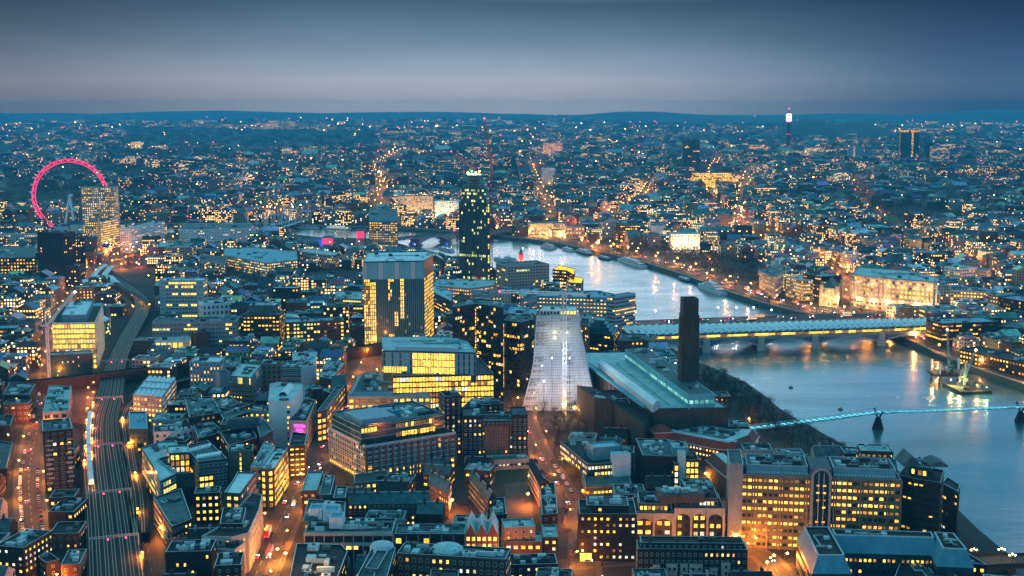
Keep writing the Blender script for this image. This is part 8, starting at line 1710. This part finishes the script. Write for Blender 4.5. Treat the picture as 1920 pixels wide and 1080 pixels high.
for k in range(900):
    dd = rw.uniform(1100, 5000); a = rw.uniform(-.39, .39); x, y = dd*math.sin(a), dd*math.cos(a)
    if free(x, y, 4, False, True, 3): clump(x, y, 5, 11*rw.uniform(.7, 1.2), 26, 1.2)
tag(wd.build('woodland'), kind='stuff')

# ---------------------------------------------------------------- lamps
PM = MB('metal_dark'); PM.bar((0, 0, 0), (0, 0, 8), .2); PM.bar((0, 0, 8), (1.6, 0, 8.3), .14); PM = PM.mesh('post')
LMH = {}
XL = MB('metal_dark')
XP = []
def lamp(p, label, group, m_='lamp_orange', r_=.55, power=0, col=(1, .25, .02), h=8, z=GZ):
    k = (m_, round(r_, 1))
    if k not in LMH: g = MB(m_); g.lathe((0, 0, 0), ((0, -r_), (r_, 0), (0, r_*.7)), 8); LMH[k] = g.mesh('lamp_head')
    if NLm[0] > 285:
        XL.bar((p[0], p[1], z), (p[0], p[1], z+h), .3); XL.lathe((p[0], p[1], z+h+.3), ((0, -r_), (r_, 0), (0, r_)), 5, m_); XP.append((p, power, col, z+h-.9)); return
    NLm[0] += 1; t = thing('street_lamp', (p[0], p[1], z), label, 'lamp', group); o_ = bpy.data.objects.new('post', PM); COL.objects.link(o_); o_.parent = t; o_.scale = (1, 1, h/8); o_ = bpy.data.objects.new('lamp_head', LMH[k]); COL.objects.link(o_); o_.parent = t; o_.location = (1.6, 0, h+.1)
    if power: point_light(t, (p[0]+1.6, p[1], z+h-.9), power, col, .5)
NLm = [0]
def lamps_on(pts, off, step, label, group, **k):
    S_, L_ = arc(pts, max(2, int(sum((Vector(pts[i+1][:2])-Vector(pts[i][:2])).length for i in range(len(pts)-1))/step)))
    for i, (p, d) in enumerate(S_):
        q_ = p+Vector((-d.y, d.x))*off*(1 if i % 2 else -1); pj = proj((*q_, 10))
        if -20 < pj[0] < 1940 and pj[1] < 1110: lamp(q_, label, group, **k)
LP = 4200*LAMPK
lamps_on(r_south, 8.5, 30, 'orange street lamp on the main street', 'street lamps on the main street', power=LP); lamps_on(r_mid, 6, 34, 'orange street lamp on the narrow street below the pyramid tower', 'street lamps on the narrow street', power=LP*.9)
lamps_on(r_cross, 6, 34, 'orange street lamp on the bottom cross street', 'street lamps on the cross street', power=LP); lamps_on(r_left, 7.5, 32, 'orange street lamp on the far left street', 'street lamps on the left street', power=LP*.9)
lamps_on(r_lane, 5.5, 36, 'orange street lamp on the lane right of the tracks', 'street lamps on the lane', power=LP); lamps_on(r_rail, 2, 18, 'red orange lamp in the alley between apartment tower and tracks', 'lamps in the alley', power=LP*.9, col=(1, .16, .02))
fe_ = [p for p in r_emb if p.length > 2080]; lamps_on([p for p in r_emb if p.length < 2100], 10, 34, 'orange globe lamp on the north embankment road', 'street lamps on the embankment', r_=1.0, power=LP*1.7, col=(1, .34, .06)); lamps_on(fe_, 9, 26, 'orange globe lamp on the distant stretch of embankment', 'street lamps on the distant embankment', r_=1.5, power=LP*3.5, col=(1, .26, .04), h=6); lamps_on(r_york, 8, 40, 'orange street lamp near the roundabout', 'street lamps by the roundabout', r_=.9, power=LP*2)
lamps_on(r_n1, 8, 34, 'orange street lamp at the north end of the road bridge', 'street lamps at the bridge head', r_=.9, power=LP*2); lamps_on(r_th, 6, 40, 'orange street lamp in the lane behind the arcaded office', 'street lamps behind the arcaded office', power=LP*.7)
for x, y in ((1188, 592), (1226, 590), (1343, 583), (1377, 583), (1410, 583), (1443, 588)): q_ = at(x, y+14, 12.5); lamp(q_, 'tall white lamp on the road bridge parapet', 'white lamps on the road bridge', 'lamp_white', 1.0, 3500, (1, .75, .75), 12, 12.5)
for x, y in ((772, 972), (716, 974), (824, 950), (843, 962), (885, 935), (904, 960), (988, 915), (1000, 930), (985, 950)): q_ = at(x, y); lamp(q_, 'orange courtyard lamp among the brick tenements', 'courtyard lamps among the tenements', r_=.9, power=6500*LAMPK, col=(1, .22, .03))
for x, y in ((1073, 786), (1054, 780), (1105, 800), (1165, 822)): q_ = at(x, y); lamp(q_, 'bright amber site lamp at the foot of the pyramid tower', 'site lamps at the pyramid tower', r_=1.5, power=5500*LAMPK, col=(1, .5, .1), h=9)
for x, y in ((360, 1060), (500, 1060), (515, 1050), (530, 1058), (1445, 1062), (1470, 1058), (1432, 1075), (1400, 800), (1430, 850), (1330, 868), (1318, 905), (520, 930), (505, 905), (560, 905)): q_ = at(x, y); lamp(q_, 'amber lamp lighting the pavement', 'pavement lamps', r_=.8, power=2600*LAMPK, col=(1, .34, .05), h=6)
lamps_on(r_fl, 8, 48, 'orange street lamp among the law courts', 'street lamps north of the gardens', r_=1.1, power=LP*3); lamps_on(r_king, 8, 50, 'orange street lamp on the avenue running inland', 'street lamps on the avenue', r_=1.2, power=LP*4)
for k, pts in enumerate(r_far): lamps_on(pts, 9, 90, 'orange street lamp in the far city streets', 'street lamps in the far streets', r_=1.0, power=LP*3.5)
o_ = tag(XL.build('street_lamp'), kind='stuff')
for p, pw, cl, z in XP:
    if pw: point_light(o_, (p[0], p[1], z), pw, cl, .5)
# parapet of the north embankment
b = MB('stone'); P_ = [n for n in nb]; ribbon(b, [p+Vector((0, 1.2)) for p in P_], 1.0, GZ+1.3)
for i in range(len(P_)-1):
    a_, c_ = P_[i], P_[i+1]
    for o in (.7, 1.7): b.quad((a_.x, a_.y+o, GZ-.2), (c_.x, c_.y+o, GZ-.2), (c_.x, c_.y+o, GZ+1.3), (a_.x, a_.y+o, GZ+1.3))
wl_ = b.build('embankment_wall'); tag(wl_, 'long pale stone parapet wall along the north river embankment, lit orange', 'wall')
# lights of the city beyond, too many to count
dl = {m_: MB(m_) for m_ in ('lamp_far',)}; DLm = MB('lamp_far', 'lamp_orange', 'lamp_yellow', 'lamp_white', 'lamp_red', 'lamp_pink', 'lamp_green'); rl = random.Random(4)
for k in range(2600):
    u = rl.random(); dd = 1500*(16000/1500)**(u**.75); a = rl.uniform(-.39, .39); x, y = dd*math.sin(a), dd*math.cos(a)
    if not (inside(x, y, NL) or inside(x, y, SL)) or any(inside(x, y, q_) for q_ in PKW) and rl.random() < .85: continue
    if noise.noise((x/700, y/700, 3)) < -.12 and rl.random() < .8: continue
    m_ = rl.choices((0, 1, 2, 3, 4, 5, 6), (.36, .27, .15, .05, .06, .09, .02))[0]; rr = dd*rl.uniform(.00013, .00036)*(1.5 if m_ in (4, 5) and rl.random() < .3 else 1); z = GZ+rl.uniform(9, 26)+(rl.uniform(10, 40) if m_ in (4, 5) else 0)
    DLm.lathe((x, y, z), ((0, -rr), (rr, 0), (0, rr)), 5, m_)
for cx_, cy_, n_, sx_, sy_ in ((1070, 218, 26, 26, 1.5), (1380, 222, 24, 40, 4), (520, 232, 20, 60, 8), (860, 215, 22, 70, 6), (640, 225, 20, 60, 7), (1240, 222, 10, 30, 3), (300, 205, 10, 30, 3), (748, 325, 26, 14, 7), (1560, 352, 26, 30, 5), (1385, 425, 30, 12, 22), (590, 300, 16, 60, 12), (1440, 345, 18, 40, 8), (470, 345, 26, 60, 5), (530, 402, 40, 36, 7), (205, 478, 26, 22, 7), (262, 498, 14, 10, 6), (1860, 230, 12, 60, 6), (1160, 300, 20, 60, 18)):
    for k in range(n_):
        q_ = at(cx_+rl.gauss(0, sx_), cy_+rl.gauss(0, sy_)); dd = math.hypot(q_.x, q_.y)
        if dd < 20000 and (inside(q_.x, q_.y, NL) or inside(q_.x, q_.y, SL)): rr = dd*rl.uniform(.0002, .0005); DLm.lathe((q_.x, q_.y, GZ+rl.uniform(9, 30)), ((0, -rr), (rr, 0), (0, rr)), 5, rl.choice((0, 1, 1, 2, 3, 4, 5)))
tag(DLm.build('city_lights'), kind='stuff')
# floodlights on the palaces and big fronts of the north bank
for x, y, pw, cl in [(1000+13*k, 441+k*.8, 26000, (1, .55, .16)) for k in range(8)]+[(750+14*k, 410, 26000, (1, .45, .14)) for k in range(5)]+[(818+14*k, 414, 30000, (1, .72, .35)) for k in range(4)]+[(1262+12*k, 470, 20000, (1, .6, .3)) for k in range(5)]+[(1385, 425, 22000, (1, .4, .05)), (1390, 445, 18000, (1, .35, .05)), (1330, 490, 20000, (1, .3, .05)), (540, 402, 60000, (1, .3, .06)), (520, 395, 60000, (1, .3, .1)), (600, 396, 40000, (1, .35, .1)), (748, 330, 120000, (1, .7, .7)), (470, 352, 90000, (1, .45, .5)), (430, 348, 90000, (1, .55, .5)), (1380, 345, 60000, (1, .5, .1)), (1560, 352, 40000, (1, .7, .3)), (200, 478, 26000, (1, .4, .1)), (215, 470, 26000, (1, .35, .1)), (262, 500, 14000, (1, .05, .05)), (600, 470, 9000, (1, .4, .5)), (660, 462, 9000, (1, .1, .3)), (850, 545, 14000, (1, .25, .15)), (840, 530, 9000, (.2, 1, .4)), (900, 540, 12000, (1, .4, .2)), (980, 470, 9000, (1, .1, .1))]:
    q_ = at(x, y); fl = thing('floodlight', (q_.x, q_.y-3, GZ), 'small ground floodlight washing the neighbouring fronts with warm light', 'floodlight', 'floodlights in front of the lit facades'); point_light(fl, (q_.x, q_.y-3, GZ+5), pw*FLOODK, cl, 2); g = MB('lamp_yellow'); g.lathe((q_.x, q_.y-3, GZ+4), ((0, -.8), (.8, 0), (0, .8)), 5); g.build('flood_lamp', fl)
print('TREES', NT, 'LAMPS', NLm)
# ---------------------------------------------------------------- haze
m, nt, o = newmat('haze')
v = nd(nt, 'ShaderNodeVolumePrincipled'); v.inputs['Color'].default_value = (0.08, 0.62, 0.97, 1); v.inputs['Density'].default_value = HAZE; v.inputs['Anisotropy'].default_value = 0.1
nt.links.new(v.outputs[0], o.inputs['Volume'])
b = MB('haze'); b.prism([(-26000, -2000), (26000, -2000), (26000, 25000), (-26000, 25000)], -6, 262, 0, None, True)
hz = b.build('haze'); hz['kind'] = 'stuff'; hz.display_type = 'WIRE'
print('WINDOWS', NWIN[0], 'OBJECTS', len(bpy.data.objects))
for o in sc.objects:
    if o.parent is None and o.get('label') and not 4 <= len(o['label'].split()) <= 16: print('LABEL', o.name, o['label'])
